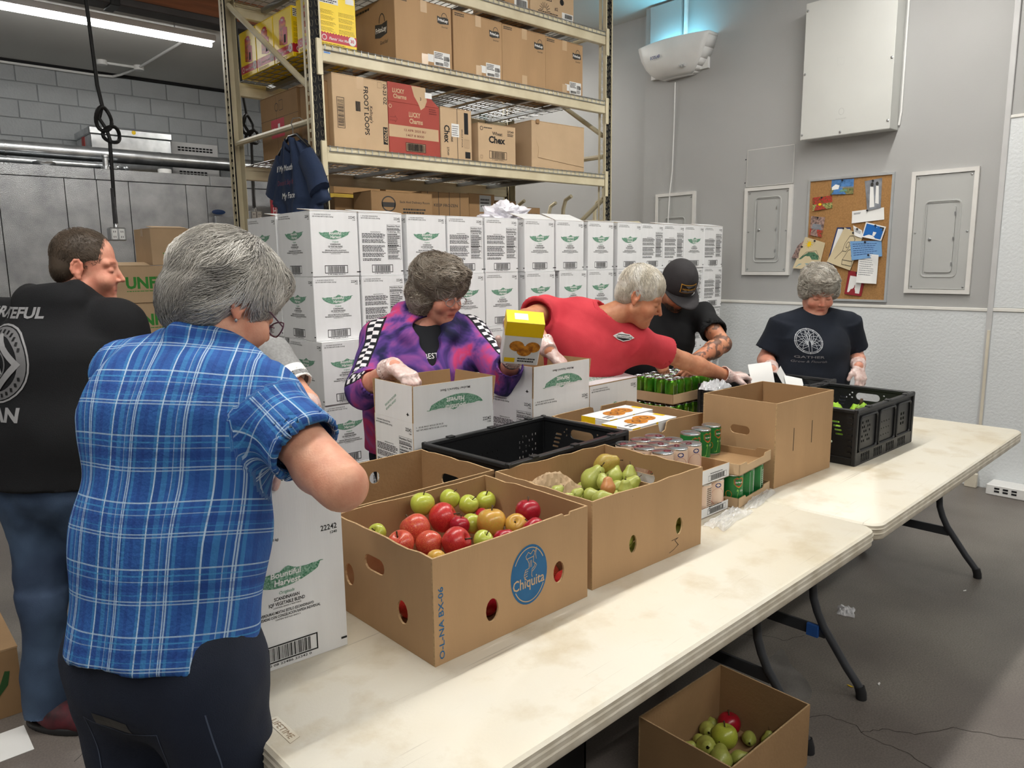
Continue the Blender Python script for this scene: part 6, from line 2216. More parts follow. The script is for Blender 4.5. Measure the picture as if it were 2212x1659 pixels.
# side and bottom closure to the wall
for i in range(m_ - 1):
 for kk, flip in ((0, True), (n - 1, False)):
  a, b = v[i * n + kk], v[(i + 1) * n + kk]
  q = [a, b, (0, b[1], b[2]), (0, a[1], a[2])]
  bm_.add(q, [(0, 1, 2, 3) if flip else (3, 2, 1, 0)])
bm_.add([v[k] for k in range(n)] + [(0, v[k][1], v[k][2]) for k in range(n)], [(k, k + n, k + n + 1, k + 1) for k in range(n - 1)])
sh = bm_.build('shell', M_white, t, smooth='auto')
sm = sh.modifiers.new('thick', 'SOLIDIFY')
sm.thickness = 0.004
sm.offset = -1
MB().box(-0.03, 0, -0.30, 0.30, 0.03, 0.26).build('back_plate', M_white, t)
MB().tube([(-0.08, -0.24, 0.21), (-0.08, 0.24, 0.21)], 0.013, 10).build('uv_tube', pm('uv_tube', (0.4, 0.8, 1, 1), 0.5, emit=(0.25, 0.75, 1.0, 1), estr=14.0), t, smooth='auto')
ld = bpy.data.lights.new('uv_light', 'AREA')
ld.shape = 'RECTANGLE'
ld.size, ld.size_y = 0.4, 0.03
ld.energy = 2.2
ld.color = (0.2, 0.75, 1.0)
lo = bpy.data.objects.new('uv_light', ld)
COL.objects.link(lo)
lo.parent = t
lo.location = (-0.09, 0, 0.235)
lo.rotation_euler = (PI, 0, PI / 2)
q = Print().text('ECOLAB', 0, 0, 0.026, 0, 0, 'c', w=0.115, bold=0.03)
q.build('lettering', frameM((-0.2085, 0.125, 0.155), (-0.14, -1, 0.0), (0.0, 0, 1)), [M_navyink], t)
for k in range(3):
 MB().box(-0.185, -0.155, -0.165 + 0.024 * k, -0.158 + 0.024 * k, 0.045, 0.065).build('vent_slot', M_trimgray, t)
t = thing('wall_plate', 'tall grey plate above the insect light trap, lit blue', 'plate', (XW, 0, 0))
MB().box(-0.05, 0, 4.118, 4.445, 3.40, 3.84, 0.004).build('plate', M_wallgray, t)
t = thing('wall_conduit', 'white vertical conduit above the insect light trap', 'conduit', (XW, 0, 0))
MB().box(-0.03, 0, 4.07, 4.10, 3.40, ZC, 0.004).build('channel', M_white, t)
t = thing('power_cord', 'thin white cord hanging from the insect light trap', 'cord', (XW, 0, 0))
MB().tube([(-0.02, 4.18, 3.16), (-0.01, 4.19, 2.8), (-0.008, 4.20, 2.4), (-0.02, 4.215, 2.2), (-0.028, 4.22, 1.95), (-0.02, 4.22, 1.4)], 0.0055, 6).build('cable', M_white, t, smooth='auto')

# ---------------------------------------------------------------- cork board and what is pinned on it
M_cork = pm('cork', srgb(176, 132, 82), 0.9, var=0.1, scale=90, bump=0.2, bscale=200)
M_alu = pm('aluminium_frame', srgb(200, 204, 206), 0.4, metal=0.5)
t = thing('cork_board', 'cork notice board with aluminium frame covered in papers', 'board', (XW, 0, 0))
MB().plate(rect(-2.885, 1.28, -2.262, 2.195), [], 0.008, L).build('cork_sheet', M_cork, t)
MB().plate(rect(-2.898, 1.268, -2.25, 2.208), [rect(-2.882, 1.284, -2.266, 2.192)], 0.018, L).build('frame', M_alu, t)
M_pin = pm('push_pin', srgb(40, 40, 44), 0.3)


def pinned(name, label, quad, mat, marks=None, mmats=None, lift=0.011, cat='paper', curl=0.006, pin=None):
 t = thing(name, label, cat, (XW, 0, 0), 0, 'papers pinned on the cork board')
 c0 = [sum(p[i] for p in quad) / 4 for i in (0, 1)]
 P4 = [Vector((-p[0], p[1], 0)) for p in quad]
 mb = MB()
 n = 6
 v, f = [], []
 for i in range(n + 1):
  for j in range(n + 1):
   s, r_ = i / n, j / n
   a = P4[0].lerp(P4[1], s)
   b = P4[3].lerp(P4[2], s)
   p_ = a.lerp(b, r_)
   v.append((p_.x, p_.y, lift + curl * (r_ ** 2) * (1 + 0.6 * math.sin(s * 5))))
 for i in range(n):
  for j in range(n):
   f.append((i * (n + 1) + j, i * (n + 1) + j + 1, (i + 1) * (n + 1) + j + 1, (i + 1) * (n + 1) + j))
 nv = len(v)
 f2 = [(a, b, c, d) for a, b, c, d in f]
 mb.add(v, f2, 0, L)
 o = mb.build('sheet', mat, t, smooth=True)
 if marks:
  # marks drawn in unit coordinates (0..1) mapped over the sheet
  m2 = MB()
  for pts, fs, mi, layer in marks.items:
   q = []
   for (s, r_) in pts:
    s, r0 = min(max(s, 0), 1), min(max(r_, 0), 1)
    a = P4[3].lerp(P4[2], s)
    b = P4[0].lerp(P4[1], s)
    p_ = a.lerp(b, r0)
    q.append((p_.x, p_.y, lift + 0.0012 + 0.0005 * layer + curl * ((1 - r0) ** 2) * (1 + 0.6 * math.sin(s * 5))))
   m2.add(q, fs, mi, L)
  m2.build('print', mmats, t)
 px, pz = pin if pin else ((quad[0][0] + quad[1][0]) / 2, (quad[0][1] + quad[1][1]) / 2 - 0.008)
 MB().lathe([(0.005, 0.0), (0.006, 0.004), (0.004, 0.008), (0.007, 0.012), (0.001, 0.013)], 8, M=L @ Matrix.Translation((-px, pz, lift))).build('push_pin', M_pin, t, smooth='auto')
 return t


M_sky = pm('photo_sky', srgb(90, 140, 200), 0.35, var=0.2, scale=40)
M_land = pm('photo_land', srgb(150, 140, 90), 0.35, var=0.4, scale=80, col2=srgb(70, 96, 60))
M_flower = pm('photo_flowers', srgb(206, 40, 60), 0.35, var=0.5, scale=120, col2=srgb(60, 90, 40))
M_gray_ph = pm('photo_gray', srgb(150, 154, 162), 0.35, var=0.2, scale=20)
M_dim = pm('photo_dim', srgb(96, 80, 78), 0.35, var=0.4, scale=60, col2=srgb(180, 150, 140))
M_kraftp = pm('kraft_drawing_paper', srgb(214, 198, 162), 0.7, var=0.04)
M_lblue = pm('light_blue_paper', srgb(120, 166, 214), 0.6, var=0.04)
M_redcard = pm('red_card', srgb(150, 36, 46), 0.5, var=0.06)
M_navyp = pm('navy_clipboard', srgb(40, 60, 110), 0.4)
p = Print().rect(0, 0, 1, 0.42, 0).rect(0.0, 0.42, 1, 0.5, 1).poly([(0.05, 0.3), (0.35, 0.35), (0.38, 0.6), (0.2, 0.68), (0.05, 0.5)], 2, 1).poly([(0.4, 0.15), (0.75, 0.2), (0.7, 0.33), (0.45, 0.3)], 3, 1)
pinned('postcard', 'seaside landscape postcard at the top of the cork board', [(2.713, 2.191), (2.544, 2.186), (2.542, 2.073), (2.717, 2.081)], M_sky, p, [M_land, M_gray_ph, M_whiteink, M_green])
p = Print().rect(0, 0, 1, 0.45, 0).poly(ellipse(0.38, 0.42, 0.09, 0.1, 10), 1, 1)
pinned('postcard', 'red tulips postcard on the cork board', [(2.861, 2.066), (2.706, 2.075), (2.695, 1.979), (2.85, 1.965)], M_flower, p, [pm('photo_leaves', srgb(70, 96, 50), 0.4, var=0.5, scale=120, col2=srgb(200, 190, 120)), M_yellow])
p = Print().poly([(0.2, 0.08), (0.55, 0.08), (0.5, 0.75), (0.3, 0.78)], 0).poly([(0.6, 0.2), (0.85, 0.15), (0.82, 0.75), (0.66, 0.78)], 0).poly(ellipse(0.42, 0.84, 0.09, 0.07, 10), 1, 1).poly(ellipse(0.72, 0.84, 0.09, 0.07, 10), 1, 1).rect(0, 0, 1, 0.12, 2)
pinned('photograph', 'black and white photo of two figures in white on the cork board', [(2.463, 2.16), (2.338, 2.173), (2.334, 1.957), (2.43, 1.945)], M_gray_ph, p, [M_whiteink, M_grayink, M_gray_ph])
p = Print().lines(0.06, 0.7, 0.3, 0.85, 3, 0)
pinned('envelope', 'white envelope pinned across the cork board', [(2.544, 1.945), (2.312, 1.961), (2.303, 1.873), (2.539, 1.855)], M_paper, p, [M_gray_ph])
p = Print().rect(0, 0, 1, 0.35, 0).poly([(0.1, 0.35), (0.9, 0.35), (0.8, 0.62), (0.2, 0.62)], 1, 1)
pinned('photograph', 'dim crowd photo at the left side of the cork board', [(2.864, 1.927), (2.75, 1.911), (2.768, 1.757), (2.867, 1.781)], M_dim, p, [M_flower, M_gray_ph])
p = Print().rect(0.1, 0.06, 0.97, 0.96, 0)
pinned('clipboard', 'blue edged clipboard behind the drawings', [(2.652, 1.83), (2.545, 1.826), (2.60, 1.53), (2.715, 1.555)], M_navyp, p, [M_paper], lift=0.010)
p = Print().poly(ellipse(0.3, 0.82, 0.09, 0.09, 12), 0)
for k in range(10):
 a = 2 * PI * k / 10
 p.stroke([(0.3 + 0.1 * math.cos(a), 0.82 + 0.1 * math.sin(a)), (0.3 + 0.17 * math.cos(a), 0.82 + 0.14 * math.sin(a))], 0.015, 0)
p.poly([(0.12, 0.30), (0.9, 0.36), (0.85, 0.5), (0.65, 0.6), (0.4, 0.56), (0.2, 0.42)], 1, 0).stroke([(0.1, 0.3), (0.3, 0.55), (0.5, 0.6), (0.7, 0.66), (0.93, 0.4)], 0.012, 2).poly([(0.1, 0.05), (0.6, 0.08), (0.55, 0.2), (0.2, 0.16)], 3)
pinned('child_drawing', 'kraft paper drawing of sun and green hill at the board edge', [(2.899, 1.767), (2.735, 1.715), (2.775, 1.508), (2.988, 1.519)], M_kraftp, p, [M_yellow, pm('crayon_green', srgb(96, 140, 110), 0.8, var=0.3, scale=80), M_grayink, pm('crayon_blue', srgb(130, 170, 180), 0.8)], lift=0.019, curl=0.012)
pinned('photograph', 'dark photo sticking out behind the sun drawing', [(2.96, 1.70), (2.90, 1.745), (2.90, 1.60), (3.005, 1.60)], M_dim, None, None, lift=0.0185, pin=(2.92, 1.69))
p = Print()
p.stroke([(0.25, 0.15), (0.4, 0.42), (0.36, 0.62), (0.42, 0.86), (0.58, 0.9), (0.72, 0.82), (0.6, 0.6), (0.55, 0.44), (0.4, 0.42)], 0.014, 0)
p.ring(0.5, 0.62, 0.07, 0.09, 0.014, 0)
p.stroke([(0.55, 0.2), (0.95, 0.25), (0.98, 0.12), (0.6, 0.08), (0.55, 0.2), (0.62, 0.5), (0.75, 0.55)], 0.014, 0)
p.ring(0.86, 0.42, 0.05, 0.06, 0.012, 0)
pinned('child_drawing', 'kraft paper with black outline drawing in the middle of the board', [(2.590, 1.827), (2.447, 1.757), (2.527, 1.502), (2.709, 1.57)], M_kraftp, p, [M_grayink], lift=0.02, curl=0.01)
p = Print().lines(0.1, 0.4, 0.9, 0.8, 3, 0)
pinned('note', 'small curled white note above the blue card', [(2.525, 1.84), (2.455, 1.80), (2.448, 1.74), (2.51, 1.765)], M_paper, p, [M_gray_ph], lift=0.021)
p = Print().lines(0.08, 0.2, 0.9, 0.9, 6, 0, 0, 3, 0.2)
pinned('card', 'light blue handwritten card on the cork board', [(2.541, 1.722), (2.309, 1.720), (2.296, 1.606), (2.517, 1.578)], M_lblue, p, [M_navyink], lift=0.023, cat='card')
p = Print().rect(0.06, 0.08, 0.94, 0.92, 0).poly([(0.5, 0.25), (0.6, 0.2), (0.68, 0.6), (0.6, 0.85), (0.48, 0.7)], 1, 1).poly([(0.68, 0.5), (0.94, 0.7), (0.94, 0.92), (0.75, 0.92)], 2, 1)
pinned('photograph', 'white-bordered photo of a pale dog on blue', [(2.429, 1.86), (2.282, 1.819), (2.309, 1.718), (2.452, 1.752)], M_paper, p, [pm('photo_blue', srgb(40, 110, 190), 0.3), M_whiteink, M_grayink], lift=0.026)
p = Print().poly([(0.15, 0.1), (0.85, 0.1), (0.85, 0.8), (0.15, 0.8)], 0)
pinned('card', 'dark red card holding a white slip at the bottom of the board', [(2.543, 1.502), (2.410, 1.480), (2.434, 1.306), (2.563, 1.323)], M_redcard, p, [M_paper], lift=0.012, cat='card')
p = Print().lines(0.08, 0.25, 0.85, 0.9, 9, 0, 0, 6, 0.25)
p.poly([(0.55, 0.95), (0.95, 0.6), (0.98, 0.95)], 1, 1)
pinned('letter', 'white handwritten letter with curled corner on the board', [(2.465, 1.633), (2.321, 1.616), (2.322, 1.403), (2.471, 1.411)], M_paper, p, [M_gray_ph, M_label], lift=0.027, curl=0.012)

# white bar unit on the floor against the wall
t = thing('floor_vent_bar', 'long white perforated bar unit on the floor against the wall', 'vent', (5.735, 0, 0), 0)
MB().box(-0.075, 0.078, 0.55, 1.46, 0.0, 0.075, 0.006).build('housing', M_white, t)
for y0 in (1.28, 1.33, 1.38, 1.0, 1.05, 1.1):
 for z in (0.025, 0.045):
  MB().box(-0.077, -0.074, y0, y0 + 0.03, z, z + 0.012).build('slot', M_dark, t)
t = thing('floor_channel', 'short pale upright channel end at the wall base', 'channel', (5.79, 0, 0))
MB().box(-0.035, 0.0, 1.545, 1.62, 0.0, 0.10, 0.004).build('channel', pm('ivory_plastic', srgb(222, 214, 196), 0.5), t)
MB().box(XW - 5.79 - 0.024, XW - 5.79 - 0.0165, 1.556, 1.574, 0.1, 1.1, 0.002).build('strip', pm('ivory_plastic', srgb(222, 214, 196), 0.5), t)

# ================================================================ navy T-shirt on a hanger at the rack
t = thing('hanging_shirt', 'navy T-shirt with white script on a hanger at the rack post', 'shirt', (2.15, 4.30, 1.93))
M_navy = pm('navy_cotton', srgb(40, 54, 82), 0.85, var=0.08, scale=9, bump=0.1, bscale=200)


def shirt_sheet():
 # outline in (Y, Z) local, front faces -X ; slight folds
 left = [(0.05, 0.44), (-0.06, 0.42), (-0.13, 0.36), (-0.30, 0.10), (-0.26, 0.05), (-0.14, 0.20), (-0.15, -0.15)]
 mb = MB()
 nu, nv_ = 22, 24
 v, f = [], []
 for side in (0, 1):
  for j in range(nv_ + 1):
   z = -0.10 + 0.52 * j / nv_
   if z > 0.33:
    hw = 0.19 - (z - 0.33) * 0.9
   elif z > 0.05:
    hw = 0.19 + (0.33 - z) * 0.55
   else:
    hw = 0.245
   for i in range(nu + 1):
    s = -1 + 2 * i / nu
    y = s * hw
    neck = 0.05 if (abs(s) < 0.3 and z > 0.36) else 0
    x = -0.03 * math.cos(s * PI / 2) + 0.018 * math.sin(s * 7 + z * 5) * (1 - j / nv_) + 0.01 * math.sin(s * 13 + 2)
    v.append((x if side == 0 else 0.055 - x * 0.4, y, z - neck * (1 - abs(s) / 0.3) * (1 if side == 0 else 0.3) - 0.05 * (abs(s) ** 2) * (j / nv_)))
 N1 = (nu + 1) * (nv_ + 1)
 for j in range(nv_):
  for i in range(nu):
   a = j * (nu + 1) + i
   f.append((a, a + nu + 1, a + nu + 2, a + 1))
   f.append((a + N1, a + 1 + N1, a + nu + 2 + N1, a + nu + 1 + N1))
 for j in range(nv_):
  for i, fl in ((0, 0), (nu, 1)):
   a = j * (nu + 1) + i
   q = (a, a + N1, a + nu + 1 + N1, a + nu + 1)
   f.append(q if not fl else q[::-1])
 mb.add(v, f)
 return mb


so = shirt_sheet().build('shirt_body', M_navy, t, smooth=True)
for s in (-1, 1):
 sl_ = MB().tube([(0.015, s * 0.15, 0.29), (0.015, s * 0.24, 0.19), (0.015, s * 0.29, 0.09)], [0.075, 0.085, 0.09], 12)
 sl_.v = [(x * 0.55, y, z) for x, y, z in sl_.v]
 sl_.build('sleeve', M_navy, t, smooth='auto')
q = Print()
q.text('If My Mouth', 0.0, 0.10, 0.035, 0, 0, 'c', w=0.2, skew=0.25, bold=0.004)
q.text("Doesn't Say It", 0.0, 0.02, 0.03, 1, 0, 'c', w=0.2, skew=0.25, bold=0.004)
q.text('My Face', 0.03, -0.06, 0.035, 0, 0, 'c', w=0.16, skew=0.25, bold=0.004)
q.build('lettering', frameM((-0.058, 0.0, 0.12), (0.0, -1, 0), (0, 0, 1)), [M_whiteink, pm('dull_maroon', srgb(110, 40, 60), 0.7)], t)
hg = MB().tube([(0.01, -0.2, 0.34), (0.01, -0.05, 0.43), (0.01, 0.05, 0.43), (0.01, 0.2, 0.34)], 0.009, 8)
hg.build('hanger', M_black, t, smooth='auto')
MB().tube([(0.01, 0, 0.43), (0.01, 0, 0.48), (0.01, 0.018, 0.50), (0.02, 0.01, 0.53), (0.06, 0.0, 0.538), (0.09, 0, 0.52)], 0.003, 6).build('hanger_hook', M_steel, t, smooth='auto')

# ================================================================ rolling ladder behind the rack end
t = thing('rolling_ladder', 'cream tubular rolling ladder behind the right end of the stack', 'ladder', (4.9, 4.55, 0))
for x in (0.0, 0.42):
 for y in (0.15, 0.75):
  MB().tube([(x, y, 0.0), (x, y, 2.05), (x, y - 0.03, 2.13), (x, y - 0.1, 2.16)], 0.017, 8).build('post', M_rack, t, smooth='auto')
 MB().tube([(x, -0.55, 1.2), (x, -0.52, 1.72), (x, -0.46, 1.86), (x, -0.36, 1.92), (x, 0.15, 1.94)], 0.017, 8).build('handrail', M_rack, t, smooth='auto')
 MB().tube([(x, -0.45, 0.0), (x, 0.15, 1.6)], 0.017, 8).build('stringer', M_rack, t, smooth='auto')
for k in range(6):
 MB().box(0.0, 0.42, -0.42 + 0.095 * k, -0.26 + 0.095 * k, 0.22 + 0.25 * k, 0.24 + 0.25 * k).build('step', M_rack, t)
# dark green rack behind
t = thing('pallet_rack', 'dark green pallet rack standing behind the cream one', 'rack', (3.45, 6.9, 0))
M_dgreen = pm('dark_green_paint', srgb(34, 62, 58), 0.5, var=0.08)
for x in (0.3, 2.4):
 for y in (0, 0.9):
  MB().box(x, x + 0.08, y, y + 0.07, 0, 3.3, 0.004).build('upright_post', M_dgreen, t)
 MB().tube([(x + 0.04, 0.05, 1.3), (x + 0.04, 0.85, 2.4)], 0.025, 8).build('brace', M_dgreen, t)
for z in (1.0, 2.2):
 for y in (0.0, 0.86):
  MB().box(0.38, 2.4, y, y + 0.05, z, z + 0.1, 0.004).build('beam', pm('orange_beam', srgb(190, 160, 60), 0.5), t)
for k in range(3):
 closed_box('storage_carton', 'brown carton on the dark green rack, %s' % ('left', 'middle', 'right')[k], 3.9 + 0.62 * k, 4.45 + 0.62 * k, 6.95, 7.7, 2.31, 2.75 + 0.1 * k, M_cardF, [], tape=False, group='cartons on the green rack')
 closed_box('storage_carton', 'brown carton on the lower green rack level, %s' % ('left', 'middle', 'right')[k], 3.9 + 0.62 * k, 4.45 + 0.62 * k, 6.95, 7.7, 1.11, 1.9 + 0.06 * k, M_cardF, [], tape=False, group='cartons on the green rack')
# ================================================================ smooth solid modelling (signed distance fields -> one continuous mesh)
def _n(v):
 v = np.asarray(v, np.float64)
 return v / (np.linalg.norm(v) + 1e-12)


class SDF:
 def __init__(self):
  self.ops = []

 def cone(self, a, b, ra, rb, k=0.02, sub=False):
  self.ops.append(('cone', np.array(a, float), np.array(b, float), ra, rb, k, sub))
  return self

 def ell(self, c, r, axes=None, k=0.02, sub=False):
  ax = np.eye(3) if axes is None else np.array(axes, float)
  self.ops.append(('ell', np.array(c, float), np.array(r, float), ax, k, sub))
  return self

 def ec(self, a, b, wa, wb, right, k=0.04, flat=(False, False), sub=False):
  """elliptic tapered segment; wa=(half width, half depth) at a"""
  a, b = np.array(a, float), np.array(b, float)
  t = _n(b - a)
  r = np.array(right, float)
  r = _n(r - t * r.dot(t))
  self.ops.append(('ec', a, b, wa, wb, r, np.cross(t, r), k, flat, sub))
  return self

 def fcone(self, a, b, ra, rb, k=0.02, sub=False):
  self.ops.append(('fcone', np.array(a, float), np.array(b, float), ra, rb, k, sub))
  return self

 def _bbox(self, op):
  if op[0] in ('cone', 'fcone'):
   r = max(op[3], op[4])
   return np.minimum(op[1], op[2]) - r, np.maximum(op[1], op[2]) + r
  if op[0] == 'ell':
   e = np.abs(op[3].T * op[2]).sum(axis=1)
   return op[1] - e, op[1] + e
  r = max(max(op[3]), max(op[4]))
  return np.minimum(op[1], op[2]) - r, np.maximum(op[1], op[2]) + r

 def mesh(self, h, fine=()):
  """h: voxel size; fine: [(lo, hi, step)] boxes sampled finer. returns verts (n,3), quads (m,4)"""
  los, his = zip(*[self._bbox(o) for o in self.ops if not o[-1]])
  lo = np.min(los, axis=0) - 2.5 * h
  hi = np.max(his, axis=0) + 2.5 * h
  axs = []
  for d in range(3):
   c = [lo[d]]
   while c[-1] < hi[d]:
    s = h
    for (a, b, st) in fine:
     if a[d] - st <= c[-1] <= b[d]:
      s = min(s, st)
     elif c[-1] < a[d] and c[-1] + s > a[d]:
      s = min(s, max(a[d] - c[-1], st))
    c.append(c[-1] + s)
   axs.append(np.array(c))
  X, Y, Z = axs
  D = np.full((len(X), len(Y), len(Z)), 0.5, np.float32)
  for op in self.ops:
   k = op[-3] if op[0] == 'ec' else op[-2]
   sub = op[-1]
   a, b = self._bbox(op)
   m = k + 3 * h
   sl = []
   for d in range(3):
    i0 = max(0, np.searchsorted(axs[d], a[d] - m) - 1)
    i1 = min(len(axs[d]), np.searchsorted(axs[d], b[d] + m) + 1)
    sl.append(slice(i0, i1))
   if any(s.stop <= s.start for s in sl):
    continue
   x = X[sl[0]].astype(np.float32)[:, None, None]
   y = Y[sl[1]].astype(np.float32)[None, :, None]
   z = Z[sl[2]].astype(np.float32)[None, None, :]
   if op[0] in ('cone', 'fcone'):
    A, Bv = op[1], op[2]
    d_ = Bv - A
    L2 = max(d_.dot(d_), 1e-10)
    L = math.sqrt(L2)
    px, py, pz = x - A[0], y - A[1], z - A[2]
    t = (px * d_[0] + py * d_[1] + pz * d_[2]) / L2
    tc = np.clip(t, 0, 1)
    if op[0] == 'cone':
     dist = np.sqrt((px - tc * d_[0]) ** 2 + (py - tc * d_[1]) ** 2 + (pz - tc * d_[2]) ** 2) - (op[3] + (op[4] - op[3]) * tc)
    else:
     rad = np.sqrt(np.maximum((px - t * d_[0]) ** 2 + (py - t * d_[1]) ** 2 + (pz - t * d_[2]) ** 2, 0)) - (op[3] + (op[4] - op[3]) * tc)
     axl = np.maximum(-t, t - 1) * L
     dist = np.maximum(rad, axl)
   elif op[0] == 'ell':
    ax = op[3]
    px, py, pz = x - op[1][0], y - op[1][1], z - op[1][2]
    q = 0
    for i in range(3):
     q = q + ((px * ax[i][0] + py * ax[i][1] + pz * ax[i][2]) / op[2][i]) ** 2
    q = np.sqrt(q)
    g = 0
    for i in range(3):
     g = g + ((px * ax[i][0] + py * ax[i][1] + pz * ax[i][2]) / op[2][i] ** 2) ** 2
    dist = q * (q - 1) / np.maximum(np.sqrt(g), 1e-4)
   else:
    _, A, Bv, wa, wb, r, dv, k, flat, sub = op
    d_ = Bv - A
    L2 = d_.dot(d_)
    L = math.sqrt(L2)
    px, py, pz = x - A[0], y - A[1], z - A[2]
    t = (px * d_[0] + py * d_[1] + pz * d_[2]) / L2
    tc = np.clip(t, 0, 1)
    u = px * r[0] + py * r[1] + pz * r[2]
    v = px * dv[0] + py * dv[1] + pz * dv[2]
    w = wa[0] + (wb[0] - wa[0]) * tc
    dd = wa[1] + (wb[1] - wa[1]) * tc
    ex = (t - tc) * L
    mn = np.minimum(w, dd)
    e2 = (u / w) ** 2 + (v / dd) ** 2
    g = np.sqrt((u / w ** 2) ** 2 + (v / dd ** 2) ** 2)
    q = np.sqrt(e2)
    rad = q * (q - 1) / np.maximum(g, 1e-3)
    cap = np.sqrt(e2 + (ex / mn) ** 2)
    rnd_ = (cap - 1) * mn
    dist = np.where(ex == 0, rad, rnd_)
    if flat[0]:
     dist = np.where(ex < 0, np.maximum(rad, -ex), dist)
    if flat[1]:
     dist = np.where(ex > 0, np.maximum(rad, ex), dist)
   S = D[sl[0], sl[1], sl[2]]
   if sub:
    a_, b_ = -S, dist
    hh = np.maximum(k - np.abs(a_ - b_), 0) / max(k, 1e-6)
    D[sl[0], sl[1], sl[2]] = -(np.minimum(a_, b_) - hh * hh * k * 0.25)
   else:
    hh = np.maximum(k - np.abs(S - dist), 0) / max(k, 1e-6)
    D[sl[0], sl[1], sl[2]] = np.minimum(S, dist) - hh * hh * k * 0.25
  return surface_nets(D, X, Y, Z)


def surface_nets(D, X, Y, Z):
 s = D < 0
 nx, ny, nz = D.shape
 cnt = np.zeros((nx - 1, ny - 1, nz - 1), np.int8)
 for i in (0, 1):
  for j in (0, 1):
   for k in (0, 1):
    cnt += s[i:nx - 1 + i, j:ny - 1 + j, k:nz - 1 + k]
 act = (cnt > 0) & (cnt < 8)
 I, J, K = np.nonzero(act)
 n = len(I)
 acc = np.zeros((n, 3))
 num = np.zeros(n)
 cor = [(0, 0, 0), (1, 0, 0), (0, 1, 0), (1, 1, 0), (0, 0, 1), (1, 0, 1), (0, 1, 1), (1, 1, 1)]
 val = [D[I + c[0], J + c[1], K + c[2]].astype(np.float64) for c in cor]
 for a in range(8):
  for b in range(a + 1, 8):
   dif = [cor[b][q] - cor[a][q] for q in range(3)]
   if sum(abs(q) for q in dif) != 1:
    continue
   m = (val[a] < 0) != (val[b] < 0)
   t = np.where(m, val[a] / np.where(m, val[a] - val[b], 1), 0)
   for q in range(3):
    acc[:, q] += np.where(m, cor[a][q] + t * dif[q], 0)
   num += m
 acc /= num[:, None]
 V = np.stack([np.interp(I + acc[:, 0], np.arange(nx), X), np.interp(J + acc[:, 1], np.arange(ny), Y), np.interp(K + acc[:, 2], np.arange(nz), Z)], axis=1)
 vid = np.full(act.shape, -1, np.int32)
 vid[I, J, K] = np.arange(n)
 F = []
 for ax in range(3):
  sl0 = [slice(None)] * 3
  sl1 = [slice(None)] * 3
  sl0[ax] = slice(0, -1)
  sl1[ax] = slice(1, None)
  ch = s[tuple(sl0)] != s[tuple(sl1)]
  a, b, c = np.nonzero(ch)
  P = [a, b, c]
  o1, o2 = [q for q in range(3) if q != ax]
  ok = (P[o1] >= 1) & (P[o2] >= 1) & (P[o1] < D.shape[o1] - 1) & (P[o2] < D.shape[o2] - 1)
  P = [q[ok] for q in P]

  def cell(d1, d2):
   q = list(P)
   q[o1] = q[o1] - d1
   q[o2] = q[o2] - d2
   return vid[q[0], q[1], q[2]]
  quad = np.stack([cell(1, 1), cell(0, 1), cell(0, 0), cell(1, 0)], axis=1)
  ins = s[P[0], P[1], P[2]]
  if ax == 1:
   ins = ~ins
  quad = np.where(ins[:, None], quad, quad[:, ::-1])
  F.append(quad)
 F = np.concatenate(F)
 F = F[(F >= 0).all(axis=1)]
 return V, F


def vnoise(P, seed=0):
 """vectorised value noise in about -1..1"""
 P = np.asarray(P, np.float64) + seed * 17.13
 i = np.floor(P).astype(np.int64)
 f = P - i
 f = f * f * (3 - 2 * f)

 def hsh(a, b, c):
  h = (a * 374761393 + b * 668265263 + c * 2147483647 + seed * 1274126177) & 0xffffffff
  h = ((h ^ (h >> 13)) * 1274126177) & 0xffffffff
  return ((h ^ (h >> 16)) & 0xffff) / 32767.5 - 1
 r = 0
 for a in (0, 1):
  for b in (0, 1):
   for c in (0, 1):
    w = (f[:, 0] if a else 1 - f[:, 0]) * (f[:, 1] if b else 1 - f[:, 1]) * (f[:, 2] if c else 1 - f[:, 2])
    r = r + w * hsh(i[:, 0] + a, i[:, 1] + b, i[:, 2] + c)
 return r


def vnormals(V, F):
 fn = np.cross(V[F[:, 2]] - V[F[:, 0]], V[F[:, 3]] - V[F[:, 1]])
 N = np.zeros_like(V)
 for k in range(4):
  np.add.at(N, F[:, k], fn)
 return N / (np.linalg.norm(N, axis=1, keepdims=True) + 1e-12)


def np_mesh(name, V, F, mats, smooth=True, colors=None, attrs=None, midx=None):
 me = bpy.data.meshes.new(name)
 nv, nf = len(V), len(F)
 k = F.shape[1]
 me.vertices.add(nv)
 me.vertices.foreach_set('co', V.astype(np.float32).ravel())
 me.loops.add(nf * k)
 me.loops.foreach_set('vertex_index', F.astype(np.int32).ravel())
 me.polygons.add(nf)
 me.polygons.foreach_set('loop_start', np.arange(0, nf * k, k, dtype=np.int32))
 if not isinstance(mats, (list, tuple)):
  mats = [mats]
 for m in mats:
  me.materials.append(m)
 if midx is not None:
  me.polygons.foreach_set('material_index', midx.astype(np.int32))
 me.update(calc_edges=True)
 me.polygons.foreach_set('use_smooth', [smooth] * nf)
 if colors is not None:
  at = me.attributes.new('tint', 'FLOAT_COLOR', 'POINT')
  at.data.foreach_set('color', np.concatenate([colors, np.ones((nv, 1))], axis=1).astype(np.float32).ravel())
 for an, av in (attrs or {}).items():
  at = me.attributes.new(an, 'FLOAT', 'POINT')
  at.data.foreach_set('value', av.astype(np.float32))
 me.validate()
 return me


def head_axes(hf, up=(0, 0, 1), tilt=0.0):
 f = _n(hf)
 r = _n(np.cross(f, up))
 u = np.cross(r, f)
 if tilt:
  c, s = math.cos(tilt), math.sin(tilt)
  r, u = r * c + u * s, u * c - r * s
 return r, f, u


